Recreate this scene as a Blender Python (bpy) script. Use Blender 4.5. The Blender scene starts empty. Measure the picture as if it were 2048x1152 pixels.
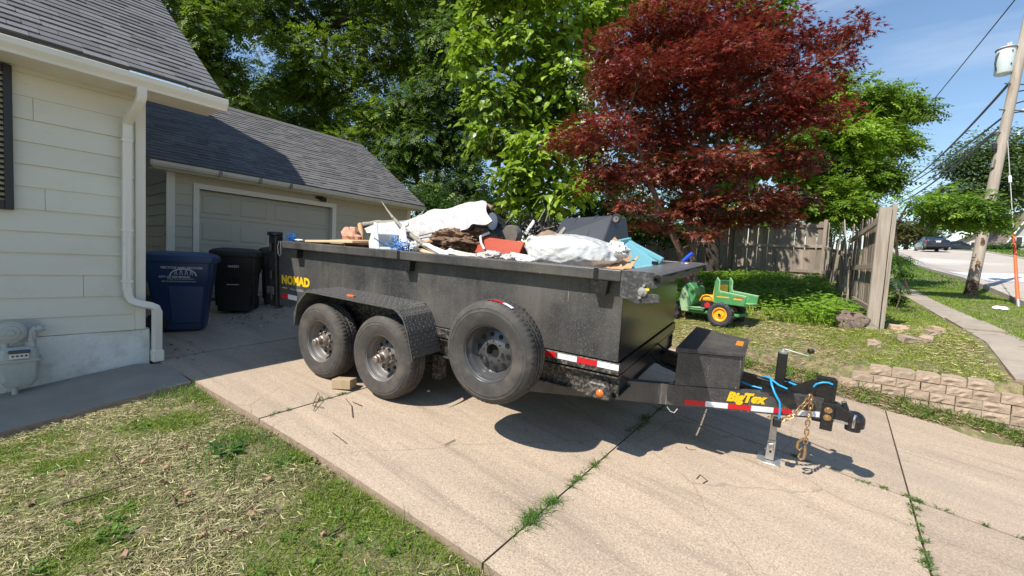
import bpy, bmesh, math, random
import numpy as np
from mathutils import Matrix, Vector

random.seed(11)
rng = np.random.default_rng(11)
sc = bpy.context.scene
COL = sc.collection
PI = math.pi

# ------------------------------------------------------------------ camera
PITCH, ROLL, TH, FPX, HC = -0.0569477, 0.0492310, 0.9174595, 848.787, 1.343


def _axes():
    r = np.array([1., 0, 0]); u = np.array([0, -math.sin(PITCH), math.cos(PITCH)])
    f = np.array([0, math.cos(PITCH), math.sin(PITCH)])
    c, s = math.cos(ROLL), math.sin(ROLL)
    B = np.array([[math.sin(TH), -math.cos(TH), 0], [math.cos(TH), math.sin(TH), 0], [0, 0, 1]])
    return B @ (c * r + s * u), B @ (-s * r + c * u), B @ f


RIGHT, UPV, FWD = _axes()
CAM = np.array([0, 0, HC])
cd = bpy.data.cameras.new('camera')
cam = bpy.data.objects.new('camera', cd)
COL.objects.link(cam)
cam.matrix_world = Matrix([[RIGHT[i], UPV[i], -FWD[i], CAM[i]] for i in range(3)] + [[0, 0, 0, 1]])
cd.sensor_width = 36
cd.lens = FPX / 2048 * 36
cd.clip_start = 0.05
cd.clip_end = 3000
sc.camera = cam

# ------------------------------------------------------------------ sky, sun, exposure
SUN_DIR = Vector((0.21, 0.79, -1)).normalized()          # the way the light travels
SUN_EL = math.asin(-SUN_DIR.z)
wd = bpy.data.worlds.new('World')
sc.world = wd
wd.use_nodes = True
wn, wl = wd.node_tree.nodes, wd.node_tree.links
wn.clear()
sky = wn.new('ShaderNodeTexSky')
sky.sky_type = 'NISHITA'
sky.sun_disc = False
sky.sun_elevation = SUN_EL
sky.sun_rotation = math.atan2(-SUN_DIR.x, -SUN_DIR.y)
sky.air_density = 1.35
sky.dust_density = 0.05
sky.ozone_density = 4.5
bg = wn.new('ShaderNodeBackground')
bg.inputs['Strength'].default_value = 0.108
# thin high cirrus, all round the sky
tc = wn.new('ShaderNodeTexCoord')
mp = wn.new('ShaderNodeMapping')
mp.inputs['Scale'].default_value = (1.2, 3.6, 7.0)
mp.inputs['Rotation'].default_value = (0.2, 0.35, 0.6)
nz = wn.new('ShaderNodeTexNoise')
nz.inputs['Scale'].default_value = 1.3
nz.inputs['Detail'].default_value = 7
nz.inputs['Roughness'].default_value = 0.55
rp = wn.new('ShaderNodeMapRange')
rp.inputs['From Min'].default_value = 0.50
rp.inputs['From Max'].default_value = 0.78
rp.inputs['To Max'].default_value = 0.36
mx = wn.new('ShaderNodeMix')
mx.data_type = 'RGBA'
mx.inputs['B'].default_value = (7.0, 7.4, 8.0, 1)
out = wn.new('ShaderNodeOutputWorld')
wl.new(tc.outputs['Generated'], mp.inputs['Vector'])
wl.new(mp.outputs['Vector'], nz.inputs['Vector'])
wl.new(nz.outputs['Fac'], rp.inputs['Value'])
wl.new(rp.outputs['Result'], mx.inputs['Factor'])
wl.new(sky.outputs['Color'], mx.inputs['A'])
wl.new(mx.outputs['Result'], bg.inputs['Color'])
wl.new(bg.outputs['Background'], out.inputs['Surface'])

sd = bpy.data.lights.new('sun', 'SUN')
sd.energy = 5.0
sd.angle = math.radians(0.53)
sd.color = (1.0, 0.93, 0.82)
so = bpy.data.objects.new('sun', sd)
COL.objects.link(so)
so.rotation_euler = SUN_DIR.to_track_quat('-Z', 'Y').to_euler()
so.location = (0, -10, 20)

vs = sc.view_settings
sc.display_settings.display_device = 'sRGB'
vs.view_transform = 'Standard'
vs.look = 'None'
vs.exposure = 0.60
vs.gamma = 1.0
vs.use_curve_mapping = False
sc.cycles.max_bounces = 8
sc.cycles.transparent_max_bounces = 8


# ------------------------------------------------------------------ places
def ray(u, v):
    return FWD + RIGHT * ((u - 1024) / FPX) + UPV * (-(v - 576) / FPX)


def PZ(u, v, Z):
    return CAM + ray(u, v) * Z


def PV(u, v, V):
    r = ray(u, v)
    return CAM + r * (V / r[1])


def PU(u, v, U):
    r = ray(u, v)
    return CAM + r * (U / r[0])


TB = np.array([[0.9933502235800384, -0.10759327899146454, 0.04097584202127766],
               [0.10970791293229482, 0.9925270402699444, -0.05342516423020411],
               [-0.03492144260376236, 0.057565272941671304, 0.9977307914450787]])
TO = np.array([-5.425059437449833, 2.5001443191230717, 0.8011223316023777])


def T2W(x, y, z):
    return TO + TB @ np.array([x, y, z])


def TP(u, v, y):
    """trailer-frame point on the plane y = const"""
    r = TB.T @ ray(u, v); c = TB.T @ (CAM - TO)
    return c + r * ((y - c[1]) / r[1])


def softp(x, w=.6):
    return w * np.log1p(np.exp(np.clip(np.asarray(x, float) / w, -40, 40)))


def gd(U, V):
    """height of the driveway"""
    U = np.asarray(U, float); V = np.asarray(V, float)
    return -.0407 * (U + 3.39) + .054 * (V - 2.51) - .076 * (softp(U + 2.6) - softp(U - 4.0))


def Ve(U):
    return 1.43 + .061 * (np.asarray(U, float) + 5.05)


def sstep(a, b, x):
    t = np.clip((np.asarray(x, float) - a) / (b - a), 0, 1)
    return t * t * (3 - 2 * t)


ROADV = [-200, -30, 4, 15, 18.5, 21.6, 26, 33, 42, 50, 60, 66, 75, 100, 200, 400, 900]
ROADZ = [-7, -2.2, -.45, .72, 1.03, 1.35, 1.72, 2.15, 2.75, 3.7, 4.7, 5.1, 5.7, 7.0, 12, 18, 30]


def zroad(V):
    return np.interp(V, ROADV, ROADZ)


def zr_yard(V):
    return np.interp(V, [7.08, 8.6, 14, 18.5, 23.4, 27, 33, 42, 50, 60, 66, 75, 100, 200, 400, 900],
                     [.26, .57, .80, 1.0, 1.21, 1.5, 2.05, 2.75, 3.7, 4.7, 5.1, 5.7, 7.0, 12, 18, 30])


def zl_yard(V):
    return np.interp(V, [7.4, 8.1, 9, 16, 25, 40, 60, 100, 200, 400, 900], [.27, .43, .55, 1.25, 2.0, 3.0, 4.4, 7, 12, 18, 30])


def G(U, V):
    """height of the natural ground"""
    U = np.asarray(U, float); V = np.asarray(V, float)
    U, V = np.broadcast_arrays(U, V)
    Uc = np.clip(U, -13, 8)
    a = gd(Uc, np.clip(V, -9, 6.95))
    near = a - .055 - .085 * np.clip(1.35 - V, 0, 6) * (1 - sstep(-5.2, -3.6, U))
    lo = np.where(V < Ve(U) + .02, near, a - .13)
    lo = np.where((U < -10) & (V < 7.4), a - .03, lo)
    # yard behind
    t = np.clip((V - 6.95) / .45, 0, 1)
    zl = a * (1 - t) + zl_yard(V) * t
    zl = np.where(U < -4, np.maximum(zl, a), zl)
    t2 = np.clip((V - 6.97) / .11, 0, 1)
    zr = a * (1 - t2) + zr_yard(V) * t2
    w = sstep(-.35, .45, U)
    up = zl * (1 - w) + zr * w
    far = sstep(3.5, 4.2, U)
    up = up * (1 - far) + (zroad(V) - .12) * far
    lo = lo * (1 - far) + np.minimum(lo, zroad(V) - .12) * far
    z = np.where(V > 6.95, up, lo)
    farr = sstep(10.9, 11.6, U)
    z = z + farr * .16
    return z


# ------------------------------------------------------------------ object helpers
def tag(o, label=None, cat=None, group=None, kind=None):
    if label: o['label'] = label
    if cat: o['category'] = cat
    if group: o['group'] = group
    if kind: o['kind'] = kind
    return o


def empty(name, loc=(0, 0, 0), rz=0, mat3=None):
    o = bpy.data.objects.new(name, None)
    o.empty_display_size = .1
    COL.objects.link(o)
    if mat3 is not None:
        o.matrix_world = Matrix([[mat3[i][0], mat3[i][1], mat3[i][2], loc[i]] for i in range(3)] + [[0, 0, 0, 1]])
    else:
        o.location = loc; o.rotation_euler = (0, 0, rz)
    return o


def link(name, me, parent=None, loc=None, rot=None):
    o = bpy.data.objects.new(name, me)
    COL.objects.link(o)
    if parent: o.parent = parent
    if loc is not None: o.location = [float(c) for c in loc]
    if rot is not None: o.rotation_euler = rot
    return o


def rotm(axis, ang):
    return np.array(Matrix.Rotation(ang, 3, axis))


def frame_to(d, up=(0, 0, 1)):
    """3x3 whose columns are (dir, side, up)"""
    d = np.asarray(d, float); d = d / np.linalg.norm(d)
    s = np.cross(up, d); s = s / (np.linalg.norm(s) + 1e-9)
    return np.stack([d, s, np.cross(d, s)], 1)


class MB:
    def __init__(s, off=(0, 0, 0)):
        s.v = []; s.f = []; s.m = []; s.off = np.asarray(off, float)

    def add(s, vs, fs, mi=0):
        n = len(s.v)
        s.v += [tuple(float(c) for c in p) for p in vs]
        s.f += [tuple(n + i for i in f) for f in fs]
        s.m += [mi] * len(fs)
        return s

    def box(s, c, sz, R=None, mi=0):
        c = np.asarray(c, float); h = np.asarray(sz, float) / 2
        P = np.array([[x, y, z] for x in (-1, 1) for y in (-1, 1) for z in (-1, 1)]) * h
        if R is not None: P = P @ np.asarray(R).T
        return s.add(P + c, [(0, 1, 3, 2), (4, 6, 7, 5), (0, 4, 5, 1), (2, 3, 7, 6), (0, 2, 6, 4), (1, 5, 7, 3)], mi)

    def b2(s, a, b, mi=0):
        a = np.asarray(a, float); b = np.asarray(b, float)
        return s.box((a + b) / 2, np.abs(b - a), None, mi)

    def hexa(s, P, mi=0):
        """bottom 4 then top 4"""
        return s.add(P, [(0, 3, 2, 1), (4, 5, 6, 7), (0, 1, 5, 4), (1, 2, 6, 5), (2, 3, 7, 6), (3, 0, 4, 7)], mi)

    def prism(s, poly, ax, lo, hi, mi=0):
        n = len(poly); o = [i for i in range(3) if i != ax]
        def mk(h):
            r = []
            for p in poly:
                q = [0, 0, 0]; q[o[0]], q[o[1]], q[ax] = p[0], p[1], h
                r.append(q)
            return r
        return s.add(mk(lo) + mk(hi), [tuple(range(n))[::-1], tuple(range(n, 2 * n))] +
                     [(i, (i + 1) % n, n + (i + 1) % n, n + i) for i in range(n)], mi)

    def tube(s, pts, r, n=8, cap=True, mi=0, sx=1.0, sec=None):
        pts = [np.asarray(p, float) for p in pts]; m = len(pts)
        rs = [r] * m if np.isscalar(r) else list(r)
        tg = []
        for i in range(m):
            d = pts[min(i + 1, m - 1)] - pts[max(i - 1, 0)]
            tg.append(d / (np.linalg.norm(d) + 1e-12))
        a = np.cross(tg[0], (0, 0, 1) if abs(tg[0][2]) < .9 else (1, 0, 0)); a /= np.linalg.norm(a)
        vs = []; k = n if sec is None else len(sec)
        for i in range(m):
            if i:
                a = a - tg[i] * (a @ tg[i]); a /= (np.linalg.norm(a) + 1e-12)
            b = np.cross(tg[i], a)
            for j in range(k):
                if sec is None:
                    t = 2 * PI * j / n
                    vs.append(pts[i] + rs[i] * (math.cos(t) * a * sx + math.sin(t) * b))
                else:
                    vs.append(pts[i] + sec[j][0] * a + sec[j][1] * b)
        fs = [(i * k + j, i * k + (j + 1) % k, (i + 1) * k + (j + 1) % k, (i + 1) * k + j) for i in range(m - 1) for j in range(k)]
        if cap: fs += [tuple(range(k))[::-1], tuple(range((m - 1) * k, m * k))]
        return s.add(vs, fs, mi)

    def lathe(s, prof, n=32, ax=1, c=(0, 0, 0), mi=0, close=False, mod=None):
        """prof: (radius, height along axis)"""
        o = [(1, 2), (2, 0), (0, 1)][ax]
        vs = []; k = len(prof)
        for j in range(n):
            t = 2 * PI * j / n
            for i, (r, h) in enumerate(prof):
                if mod: r = mod(i, j, r)
                q = [0, 0, 0]; q[o[0]] = r * math.cos(t); q[o[1]] = r * math.sin(t); q[ax] = h
                vs.append([q[d] + c[d] for d in range(3)])
        fs = []
        kk = k if close else k - 1
        for j in range(n):
            for i in range(kk):
                fs.append((j * k + i, ((j + 1) % n) * k + i, ((j + 1) % n) * k + (i + 1) % k, j * k + (i + 1) % k))
        return s.add(vs, fs, mi)

    def disc(s, c, r, n=16, ax=1, th=.004, mi=0):
        return s.lathe([(1e-4, -th / 2), (r, -th / 2), (r, th / 2), (1e-4, th / 2)], n, ax, c, mi)

    def grid(s, fn, nu, nv, mi=0):
        vs = [fn(i / nu, j / nv) for j in range(nv + 1) for i in range(nu + 1)]
        fs = [(j * (nu + 1) + i, j * (nu + 1) + i + 1, (j + 1) * (nu + 1) + i + 1, (j + 1) * (nu + 1) + i) for j in range(nv) for i in range(nu)]
        return s.add(vs, fs, mi)

    def mesh(s, name, mats, smooth=None, jit=0, norm=True):
        me = bpy.data.meshes.new(name)
        V = np.array(s.v, float) + s.off
        if jit: V += rng.normal(0, jit, V.shape)
        me.from_pydata(V.tolist(), [], s.f)
        mats = mats if isinstance(mats, (list, tuple)) else [mats]
        for m in mats: me.materials.append(MAT[m] if isinstance(m, str) else m)
        if len(mats) > 1: me.polygons.foreach_set('material_index', s.m)
        if norm:
            b = bmesh.new(); b.from_mesh(me)
            bmesh.ops.recalc_face_normals(b, faces=b.faces)
            b.to_mesh(me); b.free()
        if smooth:
            me.polygons.foreach_set('use_smooth', [True] * len(me.polygons))
            me.set_sharp_from_angle(angle=math.radians(smooth))
        me.update()
        return me

    def build(s, name, mats, parent=None, smooth=None, bevel=0, jit=0, loc=None, rot=None, seg=1, norm=True, solid=0):
        o = link(name, s.mesh(name, mats, smooth, jit, norm), parent, loc, rot)
        if solid:
            md = o.modifiers.new('thick', 'SOLIDIFY'); md.thickness = solid; md.offset = 0
        if bevel:
            md = o.modifiers.new('edge', 'BEVEL'); md.width = bevel; md.segments = seg; md.limit_method = 'ANGLE'; md.angle_limit = .6
        return o


def copy_tree(o, parent=None):
    c = o.copy(); COL.objects.link(c)
    if parent is not None: c.parent = parent
    for ch in list(o.children): copy_tree(ch, c)
    return c


def text_mesh(body, size, mat, shear=0, bold=0, sx=1.0, spacing=1.0, extrude=.0006):
    cu = bpy.data.curves.new('lettering', 'FONT')
    cu.body = body; cu.size = size; cu.shear = shear; cu.offset = bold; cu.space_character = spacing
    cu.extrude = extrude; cu.resolution_u = 3
    o = bpy.data.objects.new('lettering_source', cu)
    me = bpy.data.meshes.new_from_object(o)
    bpy.data.objects.remove(o); bpy.data.curves.remove(cu)
    if sx != 1: me.transform(Matrix.Diagonal((sx, 1, 1, 1)))
    me.materials.clear(); me.materials.append(MAT[mat])
    return me


def fast_mesh(name, V, F, mat, colors=None, smooth=False):
    """V (n,3), F (m,k) equal-sized faces, colors (n,3) per vertex"""
    me = bpy.data.meshes.new(name)
    n, (m, k) = len(V), F.shape
    me.vertices.add(n); me.vertices.foreach_set('co', np.ascontiguousarray(V, np.float32).ravel())
    me.loops.add(m * k); me.loops.foreach_set('vertex_index', np.ascontiguousarray(F, np.int32).ravel())
    me.polygons.add(m); me.polygons.foreach_set('loop_start', np.arange(0, m * k, k, dtype=np.int32))
    me.update(calc_edges=True); me.validate()
    if colors is not None:
        at = me.attributes.new('Col', 'FLOAT_COLOR', 'POINT')
        c4 = np.ones((n, 4), np.float32); c4[:, :3] = colors
        at.data.foreach_set('color', c4.ravel())
    if not smooth: me.shade_flat()
    me.materials.append(MAT[mat])
    return me


# ------------------------------------------------------------------ materials
MAT = {}


def mat(name, col, rough=.6, metal=0, var=0, vscale=8, col2=None, s2=5, lo=.45, hi=.6, amt=1, col3=None, s3=1.2, lo3=.5, hi3=.65, amt3=1,
        bump=0, bscale=120, spec=.5, rnd=0, attr=False, transl=0, stretch=None, alpha=1, coat=0, local=False, emit=None, vstretch=None, layers=(), crack=None, crumple=None):
    m = bpy.data.materials.new(name)
    m.use_nodes = True
    N, Lk = m.node_tree.nodes, m.node_tree.links
    bs = N['Principled BSDF']
    bs.inputs['Roughness'].default_value = rough
    bs.inputs['Metallic'].default_value = metal
    bs.inputs['Specular IOR Level'].default_value = spec
    if coat:
        bs.inputs['Coat Weight'].default_value = coat
        bs.inputs['Coat Roughness'].default_value = .08
    geo = N.new('ShaderNodeNewGeometry') if not local else N.new('ShaderNodeTexCoord')
    pos = geo.outputs['Position'] if not local else geo.outputs['Object']
    if stretch:
        mpn = N.new('ShaderNodeMapping'); mpn.inputs['Scale'].default_value = stretch
        Lk.new(pos, mpn.inputs['Vector']); spos = mpn.outputs['Vector']
    else:
        spos = pos

    def noise(scale, vec=None, detail=4):
        n = N.new('ShaderNodeTexNoise'); n.inputs['Scale'].default_value = scale; n.inputs['Detail'].default_value = detail
        n.inputs['Roughness'].default_value = .6
        Lk.new(vec if vec is not None else pos, n.inputs['Vector'])
        return n.outputs['Fac']

    def ramp(sock, a, b, ta=0, tb=1):
        r = N.new('ShaderNodeMapRange'); r.inputs['From Min'].default_value = a; r.inputs['From Max'].default_value = b
        r.inputs['To Min'].default_value = ta; r.inputs['To Max'].default_value = tb
        Lk.new(sock, r.inputs['Value']); return r.outputs['Result']

    def mixc(fac, a, b, mode='MIX'):
        x = N.new('ShaderNodeMix'); x.data_type = 'RGBA'; x.blend_type = mode
        if hasattr(fac, 'links'): Lk.new(fac, x.inputs['Factor'])
        else: x.inputs['Factor'].default_value = fac
        for k, q in (('A', a), ('B', b)):
            if hasattr(q, 'links'): Lk.new(q, x.inputs[k])
            else: x.inputs[k].default_value = (*q, 1)
        return x.outputs['Result']

    def scalec(c, f):
        x = N.new('ShaderNodeVectorMath'); x.operation = 'SCALE'
        if hasattr(c, 'links'): Lk.new(c, x.inputs[0])
        else: x.inputs[0].default_value = c
        Lk.new(f, x.inputs['Scale']); return x.outputs['Vector']

    c = tuple(col)
    if attr:
        a = N.new('ShaderNodeAttribute'); a.attribute_name = 'Col'; c = a.outputs['Color']
    if col2 is not None: c = mixc(ramp(noise(s2, spos), lo, hi, 0, amt), c, tuple(col2))
    if col3 is not None: c = mixc(ramp(noise(s3), lo3, hi3, 0, amt3), c, tuple(col3))
    for (lc, ls, la, lb, lamt, lst) in layers:
        ml = N.new('ShaderNodeMapping'); ml.inputs['Scale'].default_value = lst
        Lk.new(pos, ml.inputs['Vector'])
        c = mixc(ramp(noise(ls, ml.outputs['Vector']), la, lb, 0, lamt), c, tuple(lc))
    if crack:
        nd = N.new('ShaderNodeTexNoise'); nd.inputs['Scale'].default_value = 2.5; nd.inputs['Detail'].default_value = 5
        Lk.new(pos, nd.inputs['Vector'])
        ad = N.new('ShaderNodeMix'); ad.data_type = 'RGBA'; ad.blend_type = 'LINEAR_LIGHT'; ad.inputs['Factor'].default_value = .10
        Lk.new(pos, ad.inputs['A']); Lk.new(nd.outputs['Color'], ad.inputs['B'])
        vo = N.new('ShaderNodeTexVoronoi'); vo.feature = 'DISTANCE_TO_EDGE'; vo.inputs['Scale'].default_value = crack[0]
        Lk.new(ad.outputs['Result'], vo.inputs['Vector'])
        c = mixc(ramp(vo.outputs['Distance'], 0, crack[1], crack[2], 0), c, crack[3])
    if vstretch:
        mv = N.new('ShaderNodeMapping'); mv.inputs['Scale'].default_value = vstretch
        Lk.new(pos, mv.inputs['Vector']); vpos = mv.outputs['Vector']
    else:
        vpos = spos
    if var: c = scalec(c, ramp(noise(vscale, vpos), .25, .75, 1 - var, 1 + var))
    if rnd:
        oi = N.new('ShaderNodeObjectInfo'); c = scalec(c, ramp(oi.outputs['Random'], 0, 1, 1 - rnd, 1 + rnd))
    if hasattr(c, 'links'): Lk.new(c, bs.inputs['Base Color'])
    else: bs.inputs['Base Color'].default_value = (*c, 1)
    if bump:
        b = N.new('ShaderNodeBump'); b.inputs['Strength'].default_value = 1; b.inputs['Distance'].default_value = bump
        Lk.new(noise(bscale, spos, 5), b.inputs['Height']); Lk.new(b.outputs['Normal'], bs.inputs['Normal'])
    if crumple:
        hs = []
        for cs_, cd_ in ((crumple[0], 1.0), (crumple[0] * 2.3, .45)):
            nd = N.new('ShaderNodeTexNoise'); nd.inputs['Scale'].default_value = cs_ * .6; nd.inputs['Detail'].default_value = 3
            Lk.new(pos, nd.inputs['Vector'])
            ad = N.new('ShaderNodeMix'); ad.data_type = 'RGBA'; ad.blend_type = 'LINEAR_LIGHT'; ad.inputs['Factor'].default_value = .6 / cs_
            Lk.new(pos, ad.inputs['A']); Lk.new(nd.outputs['Color'], ad.inputs['B'])
            vo = N.new('ShaderNodeTexVoronoi'); vo.feature = 'F1'; vo.inputs['Scale'].default_value = cs_
            Lk.new(ad.outputs['Result'], vo.inputs['Vector'])
            hs.append(ramp(vo.outputs['Distance'], 0, 1, 0, cd_))
        sm = N.new('ShaderNodeMath'); sm.operation = 'ADD'; Lk.new(hs[0], sm.inputs[0]); Lk.new(hs[1], sm.inputs[1])
        bb_ = N.new('ShaderNodeBump'); bb_.inputs['Distance'].default_value = crumple[1]
        Lk.new(sm.outputs[0], bb_.inputs['Height']); Lk.new(bb_.outputs['Normal'], bs.inputs['Normal'])
    if emit:
        bs.inputs['Emission Color'].default_value = (*emit, 1); bs.inputs['Emission Strength'].default_value = 1
    if alpha < 1: bs.inputs['Alpha'].default_value = alpha
    if transl:
        t = N.new('ShaderNodeBsdfTranslucent')
        if hasattr(c, 'links'):
            tcol = mixc(.5, c, (0.35, 0.5, 0.06), 'MULTIPLY') if False else c
            Lk.new(tcol, t.inputs['Color'])
        else: t.inputs['Color'].default_value = (*c, 1)
        ms = N.new('ShaderNodeMixShader'); ms.inputs['Fac'].default_value = transl
        Lk.new(bs.outputs['BSDF'], ms.inputs[1]); Lk.new(t.outputs['BSDF'], ms.inputs[2])
        Lk.new(ms.outputs['Shader'], N['Material Output'].inputs['Surface'])
    MAT[name] = m
    return m


mat('concrete', (.40, .315, .234), .85, var=.15, vscale=2.2, vstretch=(.28, 2.2, 1), col2=(.19, .145, .11), s2=85, lo=.44, hi=.66, amt=.75, col3=(.31, .25, .195), s3=1.1, lo3=.48, hi3=.75, amt3=.7, bump=.003, bscale=150, rnd=.08, layers=(((.16, .125, .095), 3.0, .58, .76, .6, (.16, 2.4, 1)), ((.15, .115, .085), 5, .68, .76, .6, (1, 1, 1)), ((.30, .17, .10), 3.1, .72, .78, .5, (1, 1, 1)), ((.60, .50, .40), 95, .56, .68, .7, (1, 1, 1))), crack=(.42, .003, .4, (.09, .07, .055)))
mat('concrete_side', (.27, .20, .15), .9, var=.25, vscale=14, bump=.003, bscale=60)
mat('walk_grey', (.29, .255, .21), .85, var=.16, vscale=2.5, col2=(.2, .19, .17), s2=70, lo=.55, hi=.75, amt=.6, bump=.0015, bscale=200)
mat('walk_public', (.32, .275, .225), .85, layers=(((.20, .165, .13), 3.5, .5, .7, .6, (1, 1, 1)),), crack=(.8, .006, .6, (.08, .07, .05)), var=.14, vscale=2.0, col2=(.29, .25, .2), s2=60, lo=.55, hi=.75, amt=.6, bump=.0015, bscale=160, rnd=.07)
mat('road', (.40, .355, .31), .85, var=.10, vscale=.5, col2=(.31, .27, .235), s2=1.0, lo=.45, hi=.7, amt=.8, col3=(.52, .50, .46), s3=.12, lo3=.55, hi3=.6, amt3=.5)
mat('road_patch', (.60, .60, .59), .85, var=.06, vscale=.8)
mat('kerb', (.38, .335, .285), .85, var=.12, vscale=2)
mat('soil', (.17, .125, .08), .95, var=.35, vscale=14, col2=(.26, .225, .115), s2=9, lo=.42, hi=.58, col3=(.095, .125, .03), s3=5, lo3=.45, hi3=.6, amt3=.8, bump=.03, bscale=40)
mat('crack_dirt', (.05, .04, .03), .95)
mat('siding', (.63, .61, .52), .5, layers=(((.40, .36, .29), 14, .66, .76, .5, (1, .25, 1)), ((.50, .46, .38), 2.2, .52, .75, .35, (1, 1, 1))), var=.035, vscale=1.5, col2=(.60, .54, .44), s2=5, lo=.62, hi=.8, amt=.45, bump=.0006, bscale=60, stretch=(1, .35, 1), rnd=.02)
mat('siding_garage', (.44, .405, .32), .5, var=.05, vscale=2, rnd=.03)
mat('trim', (.70, .665, .58), .5, var=.05, vscale=3, col2=(.5, .42, .33), s2=14, lo=.66, hi=.78, amt=.6)
mat('gutter', (.72, .69, .61), .38, var=.05, vscale=2, col2=(.45, .37, .29), s2=9, lo=.62, hi=.8, amt=.5)
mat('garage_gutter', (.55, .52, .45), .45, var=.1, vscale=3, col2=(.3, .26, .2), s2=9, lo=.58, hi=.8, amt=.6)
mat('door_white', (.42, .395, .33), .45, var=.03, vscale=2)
mat('stucco', (.70, .70, .655), .9, var=.1, vscale=5, col2=(.45, .40, .31), s2=3, lo=.52, hi=.72, amt=.75, bump=.012, bscale=22)
mat('shingle', (.108, .110, .116), .9, var=.22, vscale=90, rnd=.24, bump=.001, bscale=300, col2=(.30, .285, .28), s2=40, lo=.55, hi=.75, amt=.2)
mat('shingle_field', (.2, .2, .2), .9, attr=True, var=.2, vscale=80, bump=.001, bscale=250)
mat('roof_deck', (.11, .105, .10), .9)
mat('soffit', (.72, .68, .57), .6, var=.05)
mat('shutter_black', (.012, .012, .014), .4)
mat('black_plastic', (.014, .014, .015), .45, var=.3, vscale=20)
mat('glass_dark', (.012, .014, .016), .06, spec=.8)
mat('meter_grey', (.42, .43, .40), .55, var=.1, vscale=20, col2=(.30, .22, .15), s2=30, lo=.64, hi=.78, amt=.6)
mat('meter_dark', (.06, .065, .08), .4)
mat('bin_blue', (.006, .030, .10), .42, var=.12, vscale=8, bump=.0004, bscale=300)
mat('bin_dark', (.010, .011, .011), .5, var=.15, vscale=6, bump=.0004, bscale=300)
mat('print_white', (.5, .53, .56), .6)
mat('black_paint', (.034, .034, .036), .36, var=.2, vscale=3, vstretch=(6, 6, .35), col2=(.25, .24, .225), s2=120, lo=.55, hi=.70, amt=.58, col3=(.115, .108, .10), s3=2.2, lo3=.38, hi3=.72, amt3=.75, bump=.0008, bscale=50, local=True, layers=(((.30, .29, .28), 9, .68, .71, .7, (5, 5, .22)), ((.15, .135, .115), 1.3, .5, .7, .5, (1, 1, 1)), ((.30, .28, .26), 26, .72, .75, .6, (1, 1, 1))))
mat('black_clean', (.012, .012, .013), .30, col2=(.10, .095, .09), s2=60, lo=.58, hi=.8, amt=.6, local=True)
mat('front_paint', (.022, .022, .022), .2, col2=(.10, .085, .07), s2=70, lo=.55, hi=.85, amt=.55, local=True, bump=.0006, bscale=6)
mat('frame_dirty', (.02, .019, .018), .5, col2=(.24, .205, .17), s2=40, lo=.47, hi=.7, amt=.8, local=True)
mat('fender_paint', (.06, .06, .06), .34, col2=(.26, .245, .225), s2=90, lo=.42, hi=.72, amt=.6, local=True)
mat('plate_scuffed', (.05, .05, .052), .4, col2=(.22, .215, .21), s2=45, lo=.45, hi=.75, amt=.7, local=True, metal=.2)
mat('tyre', (.048, .044, .04), .8, var=.15, vscale=25, col2=(.115, .10, .085), s2=5, lo=.42, hi=.72, amt=.75, local=True, bump=.001, bscale=120)
mat('tyre_spare', (.042, .039, .037), .75, var=.15, vscale=25, col2=(.12, .105, .09), s2=5, lo=.44, hi=.74, amt=.75, local=True, bump=.001, bscale=120)
mat('rim_grey', (.155, .15, .145), .5, metal=.35, col2=(.16, .125, .10), s2=16, lo=.5, hi=.72, amt=.7, local=True)
mat('rim_black', (.095, .095, .10), .28, metal=.4, col2=(.11, .10, .09), s2=40, lo=.55, hi=.8, amt=.6, local=True)
mat('hub_metal', (.33, .29, .26), .5, metal=.6, col2=(.16, .11, .08), s2=30, lo=.45, hi=.65, local=True)
mat('hole_black', (.004, .004, .004), .9)
mat('tape_red', (.50, .012, .018), .35, var=.15, vscale=60, local=True)
mat('tape_white', (.68, .70, .72), .35, var=.12, vscale=60, local=True)
mat('yellow_print', (.80, .50, .012), .4)
mat('amber', (.60, .15, .03), .25)
mat('orange_print', (.72, .20, .02), .5)
mat('galvanised', (.42, .415, .40), .45, metal=.7, var=.2, vscale=30, local=True)
mat('chrome', (.6, .6, .65), .12, metal=1)
mat('chain_gold', (.42, .27, .13), .4, metal=.75, var=.35, vscale=40, local=True)
mat('cable_blue', (.012, .30, .62), .4)
mat('hose_black', (.012, .012, .012), .5)
mat('vinyl_white', (.47, .46, .462), .5, var=.08, vscale=3, col2=(.33, .27, .23), s2=5, lo=.54, hi=.70, amt=.7, crumple=(4, .035))
mat('vinyl_brown', (.24, .16, .115), .8, var=.3, vscale=14)
mat('foam_white', (.62, .63, .64), .7, var=.03, vscale=10)
mat('cardboard', (.46, .27, .14), .8, var=.1, vscale=8)
mat('cardboard_light', (.62, .45, .28), .8, var=.08, vscale=8)
mat('paper_brown', (.48, .28, .2), .85, var=.2, vscale=12)
mat('bark_rot', (.13, .075, .045), .95, var=.5, vscale=22, col2=(.29, .19, .12), s2=17, lo=.5, hi=.65, bump=.02, bscale=25)
mat('bark_grey', (.23, .20, .165), .9, var=.3, vscale=22, col2=(.40, .385, .34), s2=25, lo=.58, hi=.7, bump=.006, bscale=40)
mat('rug_grey', (.25, .235, .205), .95, var=.25, vscale=60, bump=.004, bscale=80)
mat('red_wood', (.34, .052, .022), .45, var=.2, vscale=8, stretch=(1, 8, 18), local=True)
mat('red_dark', (.12, .025, .015), .6)
mat('bag_white', (.66, .67, .67), .22, var=.05, vscale=9, col2=(.45, .56, .51), s2=4, lo=.52, hi=.74, amt=.45, transl=.25, crumple=(6, .022))
mat('bag_thin', (.66, .66, .67), .22, crumple=(14, .018))
mat('cloth_cream', (.48, .44, .38), .9, var=.1, vscale=12, crumple=(14, .03))
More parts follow.
